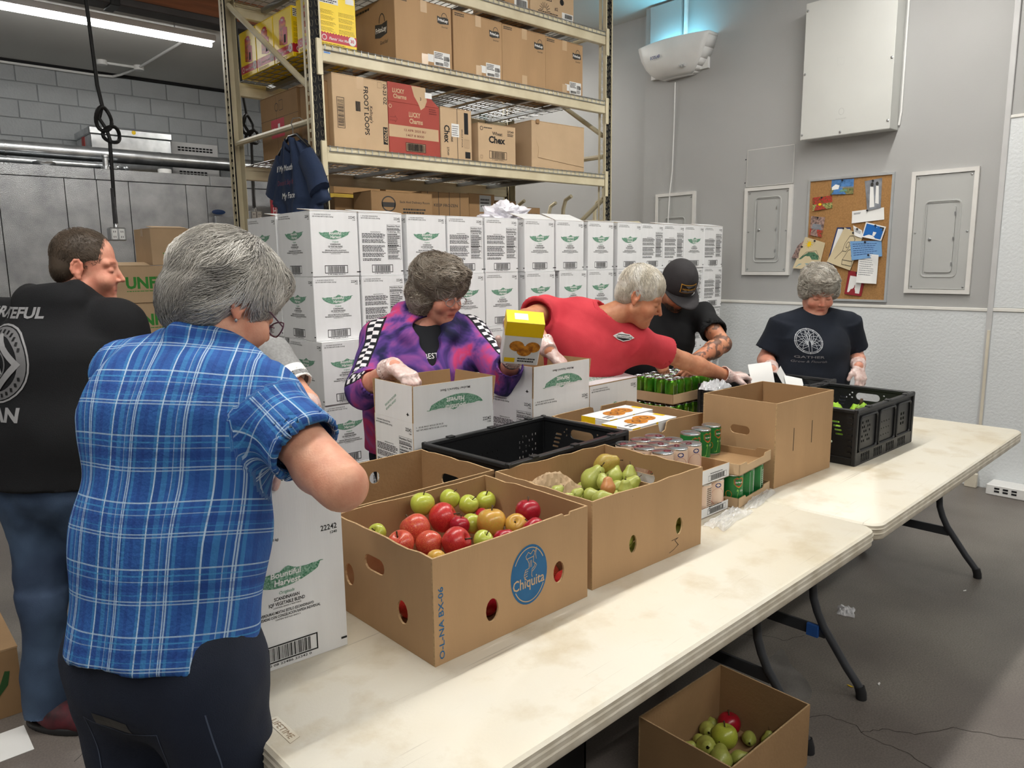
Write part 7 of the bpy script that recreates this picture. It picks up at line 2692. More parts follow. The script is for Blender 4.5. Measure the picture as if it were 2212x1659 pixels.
def add_head(S, c, ax, sc=1.0, wide=1.0, nose=1.0):
 """c: centre of the head between the ears; ax = (right, fwd, up)"""
 r, f, u = ax

 def q(x, y, z):
  return c + sc * (r * x * wide + f * y + u * z)
 A = [r, f, u]
 S.ell(q(0, -0.012, 0.042), (0.074 * sc * wide, 0.094 * sc, 0.086 * sc), A, 0.02)
 S.ell(q(0, 0.028, -0.030), (0.060 * sc * wide, 0.066 * sc, 0.088 * sc), A, 0.025)
 S.cone(q(-0.046, 0.0, -0.062), q(0, 0.062, -0.098), 0.024 * sc, 0.020 * sc, 0.025)
 S.cone(q(0.046, 0.0, -0.062), q(0, 0.062, -0.098), 0.024 * sc, 0.020 * sc, 0.025)
 S.ell(q(0, 0.074, -0.098), (0.022 * sc, 0.017 * sc, 0.016 * sc), A, 0.02)
 for sx in (-1, 1):
  S.ell(q(sx * 0.036, 0.062, -0.036), (0.026 * sc * wide, 0.026 * sc, 0.026 * sc), A, 0.02)
  S.cone(q(sx * 0.012, 0.080, 0.022), q(sx * 0.046, 0.068, 0.023), 0.0105 * sc, 0.0095 * sc, 0.014)
  S.ell(q(sx * 0.031, 0.096, 0.001), (0.017 * sc, 0.016 * sc, 0.011 * sc), A, 0.010, sub=True)
  S.ell(q(sx * 0.031, 0.073, 0.000), (0.0155 * sc, 0.0155 * sc, 0.0135 * sc), A, 0.004)
  S.ell(q(sx * 0.0745, -0.014, -0.006), (0.0065 * sc, 0.017 * sc, 0.029 * sc), A, 0.006)
  er = [q(sx * (0.077 + 0.004 * max(0, -math.cos(a_))), -0.015 + 0.016 * math.cos(a_), 0.0 + 0.026 * math.sin(a_)) for a_ in (-0.9, -0.2, 0.6, 1.3, 2.0, 2.7, 3.4, 4.0)]
  for e0, e1 in zip(er[:-1], er[1:]):
   S.cone(e0, e1, 0.0042 * sc, 0.0042 * sc, 0.004)
  S.ell(q(sx * 0.076, -0.008, -0.033), (0.005 * sc, 0.008 * sc, 0.009 * sc), A, 0.005)
  S.ell(q(sx * 0.083, -0.012, -0.002), (0.007 * sc, 0.009 * sc, 0.014 * sc), A, 0.004, sub=True)
 S.cone(q(0, 0.084, 0.014), q(0, 0.107 * nose, -0.029), 0.0078 * sc, 0.0092 * sc, 0.010)
 for sx in (-1, 1):
  S.ell(q(sx * 0.0105, 0.096, -0.034), (0.0075 * sc, 0.010 * sc, 0.0065 * sc), A, 0.007)
 S.cone(q(-0.018, 0.082, -0.062), q(0.018, 0.082, -0.062), 0.0075 * sc, 0.0075 * sc, 0.010)
 S.cone(q(-0.016, 0.081, -0.0745), q(0.016, 0.081, -0.0745), 0.0085 * sc, 0.0085 * sc, 0.010)
 S.cone(q(-0.022, 0.097, -0.0682), q(0.022, 0.097, -0.0682), 0.0035 * sc, 0.0035 * sc, 0.004, sub=True)


def hand_frame(direction, back):
 y = _n(direction)
 z = np.array(back, float)
 z = _n(z - y * z.dot(y))
 return y, z


def add_hand(S, w, direction, back, side, curl=(0.5, 0.6, 0.4), infl=0.0, sc=1.0, thumb=0.35, spread=1.0, fingers=None):
 """w: wrist; direction: towards the knuckles; back: out of the back of the hand; side +1 right / -1 left"""
 y, z = hand_frame(direction, back)
 tx = -np.cross(y, z) * side          # towards the thumb
 w = np.array(w, float)
 kn = []
 for i, (x, yy, L, ra) in enumerate(((0.029, 0.086, 0.070, 0.0092), (0.0095, 0.090, 0.078, 0.0095), (-0.0100, 0.086, 0.072, 0.0090), (-0.028, 0.078, 0.056, 0.0080))):
  K = w + sc * (tx * x * spread + y * yy)
  S.cone(w + sc * (tx * x * 0.5 + y * 0.012), K, 0.0155 * sc + infl, 0.0118 * sc + infl, 0.014)
  a = 0.0
  p = K
  cu = curl if fingers is None else fingers[i]
  for s, (fr, c) in enumerate(zip((0.45, 0.31, 0.24), cu)):
   a += c
   d = y * math.cos(a) - z * math.sin(a) + tx * (x * 2.2 * (spread - 0.75)) * math.cos(a)
   d = _n(d)
   r0 = (ra - 0.0009 * s) * sc + infl
   r1 = (ra - 0.0009 * (s + 1)) * sc + infl
   qn = p + d * L * fr * sc
   S.cone(p, qn, r0, r1, 0.004)
   p = qn
  kn.append(p)
 b = w + sc * (tx * 0.020 + y * 0.020 - z * 0.004)
 d = _n(tx * 0.62 + y * 0.72 - z * thumb)
 m = b + d * 0.046 * sc
 S.cone(b, m, 0.0145 * sc + infl, 0.0115 * sc + infl, 0.012)
 d2 = _n(tx * 0.30 + y * 0.9 - z * (thumb + 0.2))
 S.cone(m, m + d2 * 0.034 * sc, 0.0110 * sc + infl, 0.0085 * sc + infl, 0.004)
 return kn


def add_arm(S, sh, el, wr, k=0.02, sc=1.0, infl=0.0):
 sh, el, wr = (np.array(p, float) for p in (sh, el, wr))
 S.cone(sh, el, 0.052 * sc + infl, 0.040 * sc + infl, k)
 m = el + (wr - el) * 0.3
 S.cone(el, m, 0.040 * sc + infl, 0.043 * sc + infl, k)
 S.cone(m, wr, 0.043 * sc + infl, 0.027 * sc + infl, k)


# ---------------------------------------------------------------- hair: a soft cap plus many fine strands that flow together, one mesh
def make_hair(parent, name, c, ax, sc, spec, mat, label=None):
 """spec: cap / cut ellipsoids in head coordinates, n strands, length, width, curl, waves, jitter, crown, flow, tones"""
 r, f, u = ax
 A = np.array([r, f, u])

 def q(x, y, z):
  return c + sc * (r * x + f * y + u * z)
 S = SDF()
 for (cc, rr) in spec['cap']:
  S.ell(q(*cc), np.array(rr) * sc, A, 0.03)
 for (cc, rr) in spec['cut']:
  S.ell(q(*cc), np.array(rr) * sc, A, 0.012, sub=True)
 V, F = S.mesh(spec.get('h', 0.006))
 N = vnormals(V, F)
 rs = np.random.RandomState(spec.get('seed', 1))
 V = V + N * (vnoise(V * spec.get('nf', 40), 3) * spec.get('na', 0.003))[:, None]
 tones = np.array(spec['tones'])
 nb, n, m = len(V), spec['n'], spec.get('seg', 8)
 loc = ((V - c) @ A.T) / sc
 nlc = N @ A.T
 cut = np.zeros(nb, bool)
 for (cc, rr) in spec['cut']:
  cut |= np.linalg.norm((loc - np.array(cc)) / (np.array(rr) * 1.03), axis=1) < 1
 pool = np.nonzero(~cut)[0]
 pick = rs.choice(pool, n, replace=True)
 pl = loc[pick] + rs.uniform(-0.003, 0.003, (n, 3))
 nl = nlc[pick]
 d = pl - np.array(spec.get('crown', (0, -0.05, 0.12)))

 def tang(x):
  x = x - nl * (x * nl).sum(1, keepdims=True)
  return x / (np.linalg.norm(x, axis=1, keepdims=True) + 1e-6)
 d = tang(tang(d) + np.array(spec.get('flow', (0, 0, -0.3))))
 cf = spec.get('clump', 26.0)
 jit = (vnoise(pl * cf, 11) * 0.9 + rs.uniform(-0.16, 0.16, n)) * spec['jitter'] * 0.5
 side = np.cross(nl, d)
 d = d * np.cos(jit)[:, None] + side * np.sin(jit)[:, None]
 side = np.cross(nl, d)
 L = spec['length'] * (0.65 + 0.35 * rs.rand(n) + 0.35 * vnoise(pl * cf, 5))
 ph = vnoise(pl * cf * 0.9, 7) * 4.0 + rs.uniform(-0.25, 0.25, n)
 lift = spec.get('lift', 0.004) * (0.55 + 0.45 * vnoise(pl * cf, 9) + rs.uniform(-0.2, 0.2, n))
 curl, wv = spec['curl'], spec.get('waves', 4.0)
 ell_c = np.array(spec['cap'][0][0])
 path = []
 for k in range(m):
  t = k / (m - 1)
  off = curl * np.sin(t * wv + ph) * t
  up = curl * (1 + np.cos(t * wv + ph)) * 0.5 * t + lift * math.sin(PI * min(1, t * 1.25))
  pt = pl + d * (L * t)[:, None] + side * off[:, None]
  bl, bp = None, None
  for cc, rr in spec['cap']:
   cc, rr = np.array(cc), np.array(rr)
   dd = (pt - cc) / rr
   l = np.linalg.norm(dd, axis=1)
   on = cc + dd / np.maximum(l, 1e-6)[:, None] * rr * (1.0 + 0.25 * np.clip(l - 1, 0, 0.3))[:, None]
   if bl is None:
    bl, bp = l, on
   else:
    mk = l < bl
    bl = np.where(mk, l, bl)
    bp = np.where(mk[:, None], on, bp)
  o = bp - ell_c
  bp = bp + o / (np.linalg.norm(o, axis=1, keepdims=True) + 1e-6) * (0.0012 + up * 0.8)[:, None] + side * (off * spec.get('swirl', 0.4))[:, None]
  path.append(c + sc * (bp @ A))
 Pth = np.stack(path, axis=1)                       # n, m, 3
 T = np.gradient(Pth, axis=1)
 T /= np.linalg.norm(T, axis=2, keepdims=True) + 1e-9
 nw = (nl @ A)[:, None, :]
 a_ = np.cross(T, np.broadcast_to(nw, T.shape))
 a_ /= np.linalg.norm(a_, axis=2, keepdims=True) + 1e-9
 b_ = np.cross(T, a_)
 tt = np.linspace(0, 1, m)
 wd = spec['width'] * sc * (1 - tt ** 2 * 0.85) * (0.6 + 0.4 * np.minimum(1, tt * 4))
 vs_ = []
 for kk in range(3):
  an = 2 * PI * kk / 3
  vs_.append(Pth + a_ * (math.cos(an) * wd)[None, :, None] + b_ * (math.sin(an) * 0.6 * wd)[None, :, None])
 LV = np.stack(vs_, axis=2).reshape(-1, 3)          # index = (i*m + s)*3 + kk
 i0 = (np.arange(n)[:, None] * m + np.arange(m - 1)[None, :]).reshape(-1) * 3
 LF = np.concatenate([np.stack([i0 + kk, i0 + (kk + 1) % 3, i0 + 3 + (kk + 1) % 3, i0 + 3 + kk], axis=1) for kk in range(3)])
 tv = np.clip(0.5 + 0.55 * vnoise(pl * cf * 1.3, 13) + rs.uniform(-0.2, 0.2, n), 0, 0.999)
 order = np.argsort(tones.sum(1))
 lt = tones[order][(tv * len(tones)).astype(int)] * rs.uniform(0.9, 1.12, n)[:, None]
 bc = np.tile(tones.mean(axis=0) * 0.7, (nb, 1))
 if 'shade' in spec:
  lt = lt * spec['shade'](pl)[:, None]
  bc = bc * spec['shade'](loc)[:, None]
 VV = np.concatenate([V, LV])
 FF = np.concatenate([F, LF + nb])
 CC = np.concatenate([bc, np.repeat(lt, m * 3, axis=0)])
 o = link(name, np_mesh(name, VV, FF, mat, True, np.clip(CC, 0, 1)), parent)
 if label:
  o['label'] = label
 return o


M_hair = pm('hair_strands', (1, 1, 1, 1), 0.5, var=0.05, scale=60, vcol='tint', spec=0.35)
M_glove = pm('vinyl_glove', srgb(226, 204, 198), 0.34, var=0.10, scale=45, col2=srgb(206, 168, 160), bump=0.35, bscale=70, spec=0.6, coat=0.4)


def skin_mat(name, col, col2):
 return pm(name, col, 0.48, var=0.05, scale=24, col2=col2, bump=0.08, bscale=260, vcol='tint', sss=0.12, spec=0.4)


def face_tint(V, c, ax, sc, lips=(0.86, 0.62, 0.62), brow=None, stubble=None, cheeks=(1.0, 0.90, 0.88)):
 r, f, u = ax
 x, y, z = (V - c) @ r / sc, (V - c) @ f / sc, (V - c) @ u / sc
 T = np.ones((len(V), 3))

 def blend(mask, col):
  nonlocal T
  m = np.clip(mask, 0, 1)[:, None]
  T = T * (1 - m) + T * np.array(col)[None] * m
 front = y > 0.02
 blend(np.where(front, np.exp(-(((np.abs(x) - 0.04) / 0.02) ** 2 + ((z + 0.035) / 0.022) ** 2)), 0), cheeks)
 blend(np.where(y > 0.07, np.exp(-((x / 0.014) ** 2 + ((z + 0.028) / 0.018) ** 2)), 0), cheeks)
 blend(np.where(y > 0.06, np.exp(-((x / 0.022) ** 4 + ((z + 0.068) / 0.011) ** 4)), 0), lips)
 blend(np.where(y > 0.06, np.exp(-((x / 0.022) ** 4 + ((z + 0.0682) / 0.0028) ** 4)), 0), (0.45, 0.36, 0.36))
 if brow is not None:
  blend(np.where(y > 0.05, np.exp(-(((np.abs(x) - 0.030) / 0.017) ** 4 + ((z - 0.0245 + 0.08 * (np.abs(x) - 0.03)) / 0.0055) ** 4)), 0), brow)
 # lash line / lowered lid
 blend(np.where(y > 0.06, np.exp(-(((np.abs(x) - 0.031) / 0.0135) ** 4 + ((z + 0.006) / 0.0032) ** 4)), 0), (0.42, 0.34, 0.32))
 blend(np.where((y > 0.05), np.exp(-(((np.abs(x) - 0.031) / 0.018) ** 4 + ((z - 0.008) / 0.008) ** 4)), 0), (0.88, 0.82, 0.80))
 ear = (np.abs(x) > 0.068) & (np.abs(y + 0.012) < 0.03) & (np.abs(z) < 0.045)
 T[ear] *= np.array([1.0, 0.86, 0.84])
 if stubble is not None:
  m = np.where((y > -0.02) & (z < -0.03) & (z > -0.13), np.clip((0.02 - np.abs(z + 0.085)) / 0.04 + 0.7, 0, 1), 0)
  m *= np.where(np.abs(x) < 0.012, 0.9, 1)
  m *= 1 - np.exp(-((x / 0.02) ** 4 + ((z + 0.068) / 0.010) ** 4))
  blend(m * 0.8, stubble)
 return T


def project_print(p, target, O, u, v, d, mats, name, parent, lift=0.0015, sub=0.03):
 """lay a Print on a curved mesh: points O + x*u + y*v, cast along d onto target"""
 bm = bmesh.new()
 bm.from_mesh(target)
 bvh = BVHTree.FromBMesh(bm)
 bm.free()
 O, u, v, d = Vector(O), Vector(u).normalized(), Vector(v).normalized(), Vector(d).normalized()
 mb = MB()
 for pts, fs, mi, layer in p.items:
  n0 = len(mb.v)
  q = []
  ok = True
  for (x, y) in pts:
   s = O + u * x + v * y - d * 0.35
   hit, nrm, _, _ = bvh.ray_cast(s, d, 0.7)
   if hit is None:
    ok = False
    break
   q.append(tuple(hit - d * (lift + 0.0011 * layer)))
  if ok:
   # face the viewer side: keep winding that opposes d
   f2 = []
   for f in fs:
    a, b, c_ = (Vector(q[f[0]]), Vector(q[f[1]]), Vector(q[f[2]]))
    f2.append(f if (b - a).cross(c_ - a).dot(d) < 0 else tuple(reversed(f)))
   mb.add(q, f2, mi)
 return mb.build(name, mats, parent)


def subdiv_print(p, m=0.02):
 """split long quads so that projected marks follow curved cloth"""
 out = Print()
 for pts, fs, mi, layer in p.items:
  if len(pts) == 4 and len(fs) == 1:
   a, b, c, d = [Vector((q[0], q[1], 0)) for q in pts]
   n = max(1, int(max((b - a).length, (c - d).length) / m))
   k = max(1, int(max((d - a).length, (c - b).length) / m))
   v, f = [], []
   for i in range(n + 1):
    for j in range(k + 1):
     t = a.lerp(b, i / n).lerp(d.lerp(c, i / n), j / k)
     v.append((t.x, t.y))
   for i in range(n):
    for j in range(k):
     f.append((i * (k + 1) + j, (i + 1) * (k + 1) + j, (i + 1) * (k + 1) + j + 1, i * (k + 1) + j + 1))
   out.items.append((v, f, mi, layer))
  else:
   P = [tuple(q) for q in pts]
   T = []
   for f in fs:
    for i in range(1, len(f) - 1):
     T.append((f[0], f[i], f[i + 1]))
   for _ in range(5):
    mid, T2, done = {}, [], True
    for a, b, c in T:
     es = [(a, b), (b, c), (c, a)]
     ln = [math.dist(P[i], P[j]) for i, j in es]
     k = ln.index(max(ln))
     if ln[k] <= m * 1.5:
      T2.append((a, b, c))
      continue
     done = False
     i, j = es[k]
     o = (c, a, b)[k]
     key = (min(i, j), max(i, j))
     if key not in mid:
      mid[key] = len(P)
      P.append(((P[i][0] + P[j][0]) / 2, (P[i][1] + P[j][1]) / 2))
     q = mid[key]
     T2 += [(i, q, o), (q, j, o)]
    T = T2
    if done:
     break
   out.items.append((P, T, mi, layer))
 return out


def folds(V, F, amp, freq, stretch=(1, 1, 1), seed=1, amp2=0.0):
 """push cloth along its normals by stretched noise"""
 N = vnormals(V, F)
 S_ = np.array(stretch)
 d = vnoise(V * freq * S_, seed) * amp + vnoise(V * freq * 2.3 * S_, seed + 5) * amp * 0.45
 if amp2:
  d = d + vnoise(V * 60, seed + 9) * amp2
 return V + N * d[:, None]
# ================================================================ people
UP = np.array([0, 0, 1.0])


def A_(*v):
 return np.array(v, float)


def ordered_legs(J, pel, rb, fb, spread=0.10, stride=0.0):
 for s, n in ((1, 'R'), (-1, 'L')):
  if 'hip' + n not in J:
   J['hip' + n] = pel + rb * s * spread - UP * 0.03
  if 'knee' + n not in J:
   h = J['hip' + n]
   J['knee' + n] = A_(h[0], h[1], 0.47) + fb * (0.02 + stride * s)
   J['ank' + n] = A_(h[0], h[1], 0.085) + fb * (-0.01 + stride * 1.6 * s)


def torso_ops(S, J, rb, D, infl=0.0, hem=None, k=0.06):
 """D: dict hip, waist, chest, sh = (half width, half depth)"""
 g = {n: (a[0] + infl, a[1] + infl) for n, a in D.items()}
 mid = (J['shR'] + J['shL']) / 2
 start = J['pelvis'] if hem is None else hem
 S.ec(start, J['waist'], g['hip'], g['waist'], rb, k, (hem is not None, False))
 S.ec(J['waist'], J['chest'], g['waist'], g['chest'], rb, k)
 S.ec(J['chest'], mid, g['chest'], g['sh'], rb, k)
 nb = J['neck'] - UP * 0.02
 for n in 'RL':
  S.cone(nb, J['sh' + n], 0.048 + infl, 0.058 + infl, 0.05)


def build_person(label, J, hf, skin, D, hd=1.0, wide=1.0, up=(0, 0, 1), arm=1.0, handR=None, handL=None, tint=None, legs=True, neck_r=0.052, nose=1.0, stride=0.0, hf_step=0.003, facing=None):
 rb = _n(J['shR'] - J['shL'])
 ax_t = _n(J['neck'] - J['pelvis'])
 fb = _n(np.cross(UP, rb)) if facing is None else _n(facing)
 J['rb'], J['fb'] = rb, fb
 ordered_legs(J, J['pelvis'], _n(rb * A_(1, 1, 0)), fb, stride=stride)
 S = SDF()
 torso_ops(S, J, rb, D, -0.018)
 for n in 'RL':
  S.cone(J['hip' + n], J['knee' + n], 0.070, 0.045, 0.03)
  m = J['knee' + n] * 0.65 + J['ank' + n] * 0.35 - fb * 0.015
  S.cone(J['knee' + n], m, 0.045, 0.046, 0.03)
  S.cone(m, J['ank' + n], 0.046, 0.033, 0.03)
  S.cone(J['ank' + n] - UP * 0.035, J['ank' + n] + fb * 0.13 - UP * 0.05, 0.034, 0.026, 0.03)
 add_arm(S, J['shR'], J['elR'], J['wrR'], sc=arm)
 add_arm(S, J['shL'], J['elL'], J['wrL'], sc=arm)
 ax = head_axes(hf, up)
 c = J['head']
 S.cone(J['neck'] - UP * 0.03, c - ax[2] * 0.06 * hd - ax[1] * 0.015, neck_r + 0.006, neck_r, 0.03)
 add_head(S, c, ax, hd, wide, nose)
 fine = [(c - 0.135 * hd, c + 0.135 * hd, hf_step)]
 for side, H, w in ((1, handR, J['wrR']), (-1, handL, J['wrL'])):
  if H:
   add_hand(S, w, H['dir'], H['back'], side, **{k: v for k, v in H.items() if k in ('curl', 'thumb', 'sc', 'spread', 'fingers')})
   ctr = w + _n(H['dir']) * 0.08
   fine.append((ctr - 0.095, ctr + 0.095, 0.0036))
 V, F = S.mesh(0.011, fine)
 T = face_tint(V, c, ax, hd, **(tint or {}))
 J['ax'], J['hd'] = ax, hd
 me = np_mesh('person', V, F, skin, True, T)
 root = link('person', me)
 tag(root, label, 'person')
 return root


def finish(root, J):
 base = Vector((float(J['pelvis'][0]), float(J['pelvis'][1]), 0))
 Mt = Matrix.Translation(-base)
 seen = set()

 def rec(o):
  if o.type == 'MESH' and o.data.name not in seen:
   seen.add(o.data.name)
   o.data.transform(Mt)
  for ch in o.children:
   rec(ch)
 rec(root)
 root.location = base


def glove(root, J, n, H, cuff=0.05):
 S = SDF()
 w = J['wr' + n]
 add_hand(S, w, H['dir'], H['back'], 1 if n == 'R' else -1, infl=0.0034, **{k: v for k, v in H.items() if k in ('curl', 'thumb', 'sc', 'spread', 'fingers')})
 d = _n(J['el' + n] - w)
 S.fcone(w - d * 0.012, w + d * cuff, 0.035, 0.047, 0.012)
 S.fcone(w + d * (cuff - 0.02), w + d * (cuff + 0.02), 0.039, 0.044, 0.003, sub=True)
 ctr = w + _n(H['dir']) * 0.06
 V, F = S.mesh(0.0042)
 V = folds(V, F, 0.0013, 60, (1, 1, 1), 4)
 return link('glove', np_mesh('glove', V, F, M_glove), root)


def cloth(root, name, S, mat, h=0.008, amp=0.006, freq=9, stretch=(1, 1, 0.6), seed=1, attrs=None, post=None):
 V, F = S.mesh(h)
 V = folds(V, F, amp, freq, stretch, seed)
 at = attrs(V) if attrs else None
 me = np_mesh(name, V, F, mat, True, None, at)
 return link(name, me, root)


def sleeve(S, sh, el, frac, r0, r1, rarm, k=0.035, droop=0.0):
 e = sh + (el - sh) * frac - UP * droop
 d = _n(e - sh)
 S.fcone(sh - d * 0.01, e, r0, r1, k)
 return e, d


def hollow(S, e, d, r, depth=0.04):
 S.fcone(e - d * depth, e + d * 0.06, r, r + 0.004, 0.004, sub=True)


def arm_attrs(J, n, V, outer):
 """(t along upper arm + forearm in metres, arc round the arm in metres, distance)"""
 sh, el, wr = J['sh' + n], J['el' + n], J['wr' + n]
 best = None
 off = 0.0
 for a, b in ((sh, el), (el, wr)):
  d = b - a
  L = np.linalg.norm(d)
  t = np.clip(((V - a) @ d) / (L * L), -0.2, 1)
  p = a + t[:, None] * d
  q = V - p
  dist = np.linalg.norm(q, axis=1)
  dn = d / L
  o = outer - dn * outer.dot(dn)
  o = _n(o)
  s = np.cross(dn, o)
  ang = np.arctan2(q @ s, q @ o) * 0.062
  row = (dist, off + t * L, ang)
  if best is None:
   best = list(row)
  else:
   m = row[0] < best[0]
   for i in range(3):
    best[i] = np.where(m, row[i], best[i])
  off += L
 return best


def pants(root, J, D, mat, top=None, r=(0.098, 0.072, 0.062), seed=3, amp=0.006, name='jeans', flare=0.0):
 S = SDF()
 rb, fb = J['rb'], J['fb']
 rh = _n(rb * A_(1, 1, 0))
 tp = J['pelvis'] + UP * 0.10 if top is None else top
 S.ec(J['pelvis'] - UP * 0.06, tp, (D['hip'][0] - 0.006, D['hip'][1] - 0.002), (D['hip'][0] - 0.018, D['hip'][1] - 0.008), rh, 0.05, (False, True))
 for n in 'RL':
  S.cone(J['hip' + n] - UP * 0.02, J['knee' + n], r[0], r[1], 0.05)
  S.fcone(J['knee' + n] + UP * 0.02, J['ank' + n] - UP * 0.045, r[1], r[2] + flare, 0.04)
  hollow(S, J['ank' + n] - UP * 0.045, -UP, r[2] - 0.014, 0.03)
 return cloth(root, name, S, mat, 0.010, amp, 11, (1, 1, 0.8), seed)


M_denim = pm('denim_dark', srgb(24, 33, 52), 0.8, var=0.12, scale=5, col2=srgb(16, 24, 40), bump=0.2, bscale=420)
M_denimF = pm('denim_faded', srgb(66, 86, 112), 0.8, var=0.2, scale=4, col2=srgb(40, 54, 78), bump=0.2, bscale=420)
SK_fair = skin_mat('skin_fair', srgb(222, 166, 138), srgb(206, 142, 116))
SK_tan = skin_mat('skin_tan', srgb(206, 146, 112), srgb(186, 120, 88))
SK_pink = skin_mat('skin_pink', srgb(220, 160, 136), srgb(204, 134, 112))


def shoes(root, J, mat, sole, names='RL'):
 for n in names:
  a = J['ank' + n]
  f = J['fb'] if 'foot' + n not in J else _n(J['foot' + n])
  S = SDF()
  g = A_(a[0], a[1], 0.0)
  S.cone(g + UP * 0.07 - f * 0.03, g + UP * 0.045 + f * 0.05, 0.047, 0.045, 0.03)
  S.cone(g + UP * 0.045 + f * 0.05, g + UP * 0.038 + f * 0.15, 0.045, 0.037, 0.03)
  S.cone(g + UP * 0.05 - f * 0.055, g + UP * 0.10 - f * 0.02, 0.036, 0.042, 0.02)
  S.ell(g - UP * 0.06 + f * 0.05, (0.3, 0.3, 0.075), None, 0.004, sub=True)
  o = cloth(root, 'shoe', S, mat, 0.006, 0.002, 40, seed=6)
  S2 = SDF()
  S2.ec(g + UP * 0.003 + f * 0.045, g + UP * 0.026 + f * 0.045, (0.048, 0.135), (0.047, 0.133), np.cross(f, UP), 0.005, (True, True))
  cloth(o, 'sole', S2, sole, 0.006, 0.0005, 40)


# ---------------------------------------------------------------- 1. woman in the blue plaid shirt
def plaid_material():
 m = pm('blue_plaid_cotton', srgb(40, 90, 160), 0.85, var=0.10, scale=30, col2=srgb(32, 76, 144), bump=0.25, bscale=160)
 nt, N, L, b = nodes_of(m)
 base = b.inputs['Base Color'].links[0].from_socket
 out = base
 for an, per, stops in (
   ('fu', 0.098, [(0.0, 0.0), (0.10, 0.35, 't'), (0.16, 0.9, 'w'), (0.185, 0.1), (0.22, 0.3, 'd'), (0.30, 0.35, 't'), (0.40, 0.0), (0.47, 0.5, 'w'), (0.485, 0.25, 't'), (0.55, 0.0), (0.60, 0.75, 'w'), (0.625, 0.1), (0.64, 0.7, 'w'), (0.665, 0.1), (0.70, 0.4, 't'), (0.76, 0.0), (0.86, 0.35, 'd'), (0.93, 0.0)]),
   ('fv', 0.112, [(0.0, 0.0), (0.30, 0.55, 'w'), (0.32, 0.0), (0.345, 0.6, 'w'), (0.365, 0.0), (0.44, 0.35, 't'), (0.455, 0.0), (0.50, 0.35, 'd'), (0.60, 0.0), (0.64, 0.4, 'w'), (0.655, 0.0), (0.72, 0.5, 't'), (0.745, 0.0), (0.82, 0.65, 'w'), (0.84, 0.0)])):
  at = N.new('ShaderNodeAttribute')
  at.attribute_name = an
  dv = N.new('ShaderNodeMath')
  dv.operation = 'DIVIDE'
  dv.inputs[1].default_value = per
  L.new(at.outputs['Fac'], dv.inputs[0])
  fr = N.new('ShaderNodeMath')
  fr.operation = 'FRACT'
  L.new(dv.outputs['Value'], fr.inputs[0])
  rf = N.new('ShaderNodeValToRGB')
  rc = N.new('ShaderNodeValToRGB')
  for rp in (rf, rc):
   rp.color_ramp.interpolation = 'CONSTANT'
  COLS = {'w': srgb(176, 200, 220), 't': srgb(70, 150, 200), 'd': srgb(22, 46, 120)}
  for i, st in enumerate(stops):
   col = COLS[st[2]] if len(st) > 2 else (0, 0, 0, 1)
   for rp, cc in ((rf, (st[1],) * 3 + (1,)), (rc, col)):
    e = rp.color_ramp.elements[i] if i < 2 else rp.color_ramp.elements.new(st[0])
    e.position = st[0]
    e.color = cc
  L.new(fr.outputs['Value'], rf.inputs['Fac'])
  L.new(fr.outputs['Value'], rc.inputs['Fac'])
  mx = N.new('ShaderNodeMix')
  mx.data_type = 'RGBA'
  L.new(rf.outputs['Color'], mx.inputs['Factor'])
  L.new(out, mx.inputs['A'])
  L.new(rc.outputs['Color'], mx.inputs['B'])
  out = mx.outputs['Result']
 L.new(out, b.inputs['Base Color'])
 return m


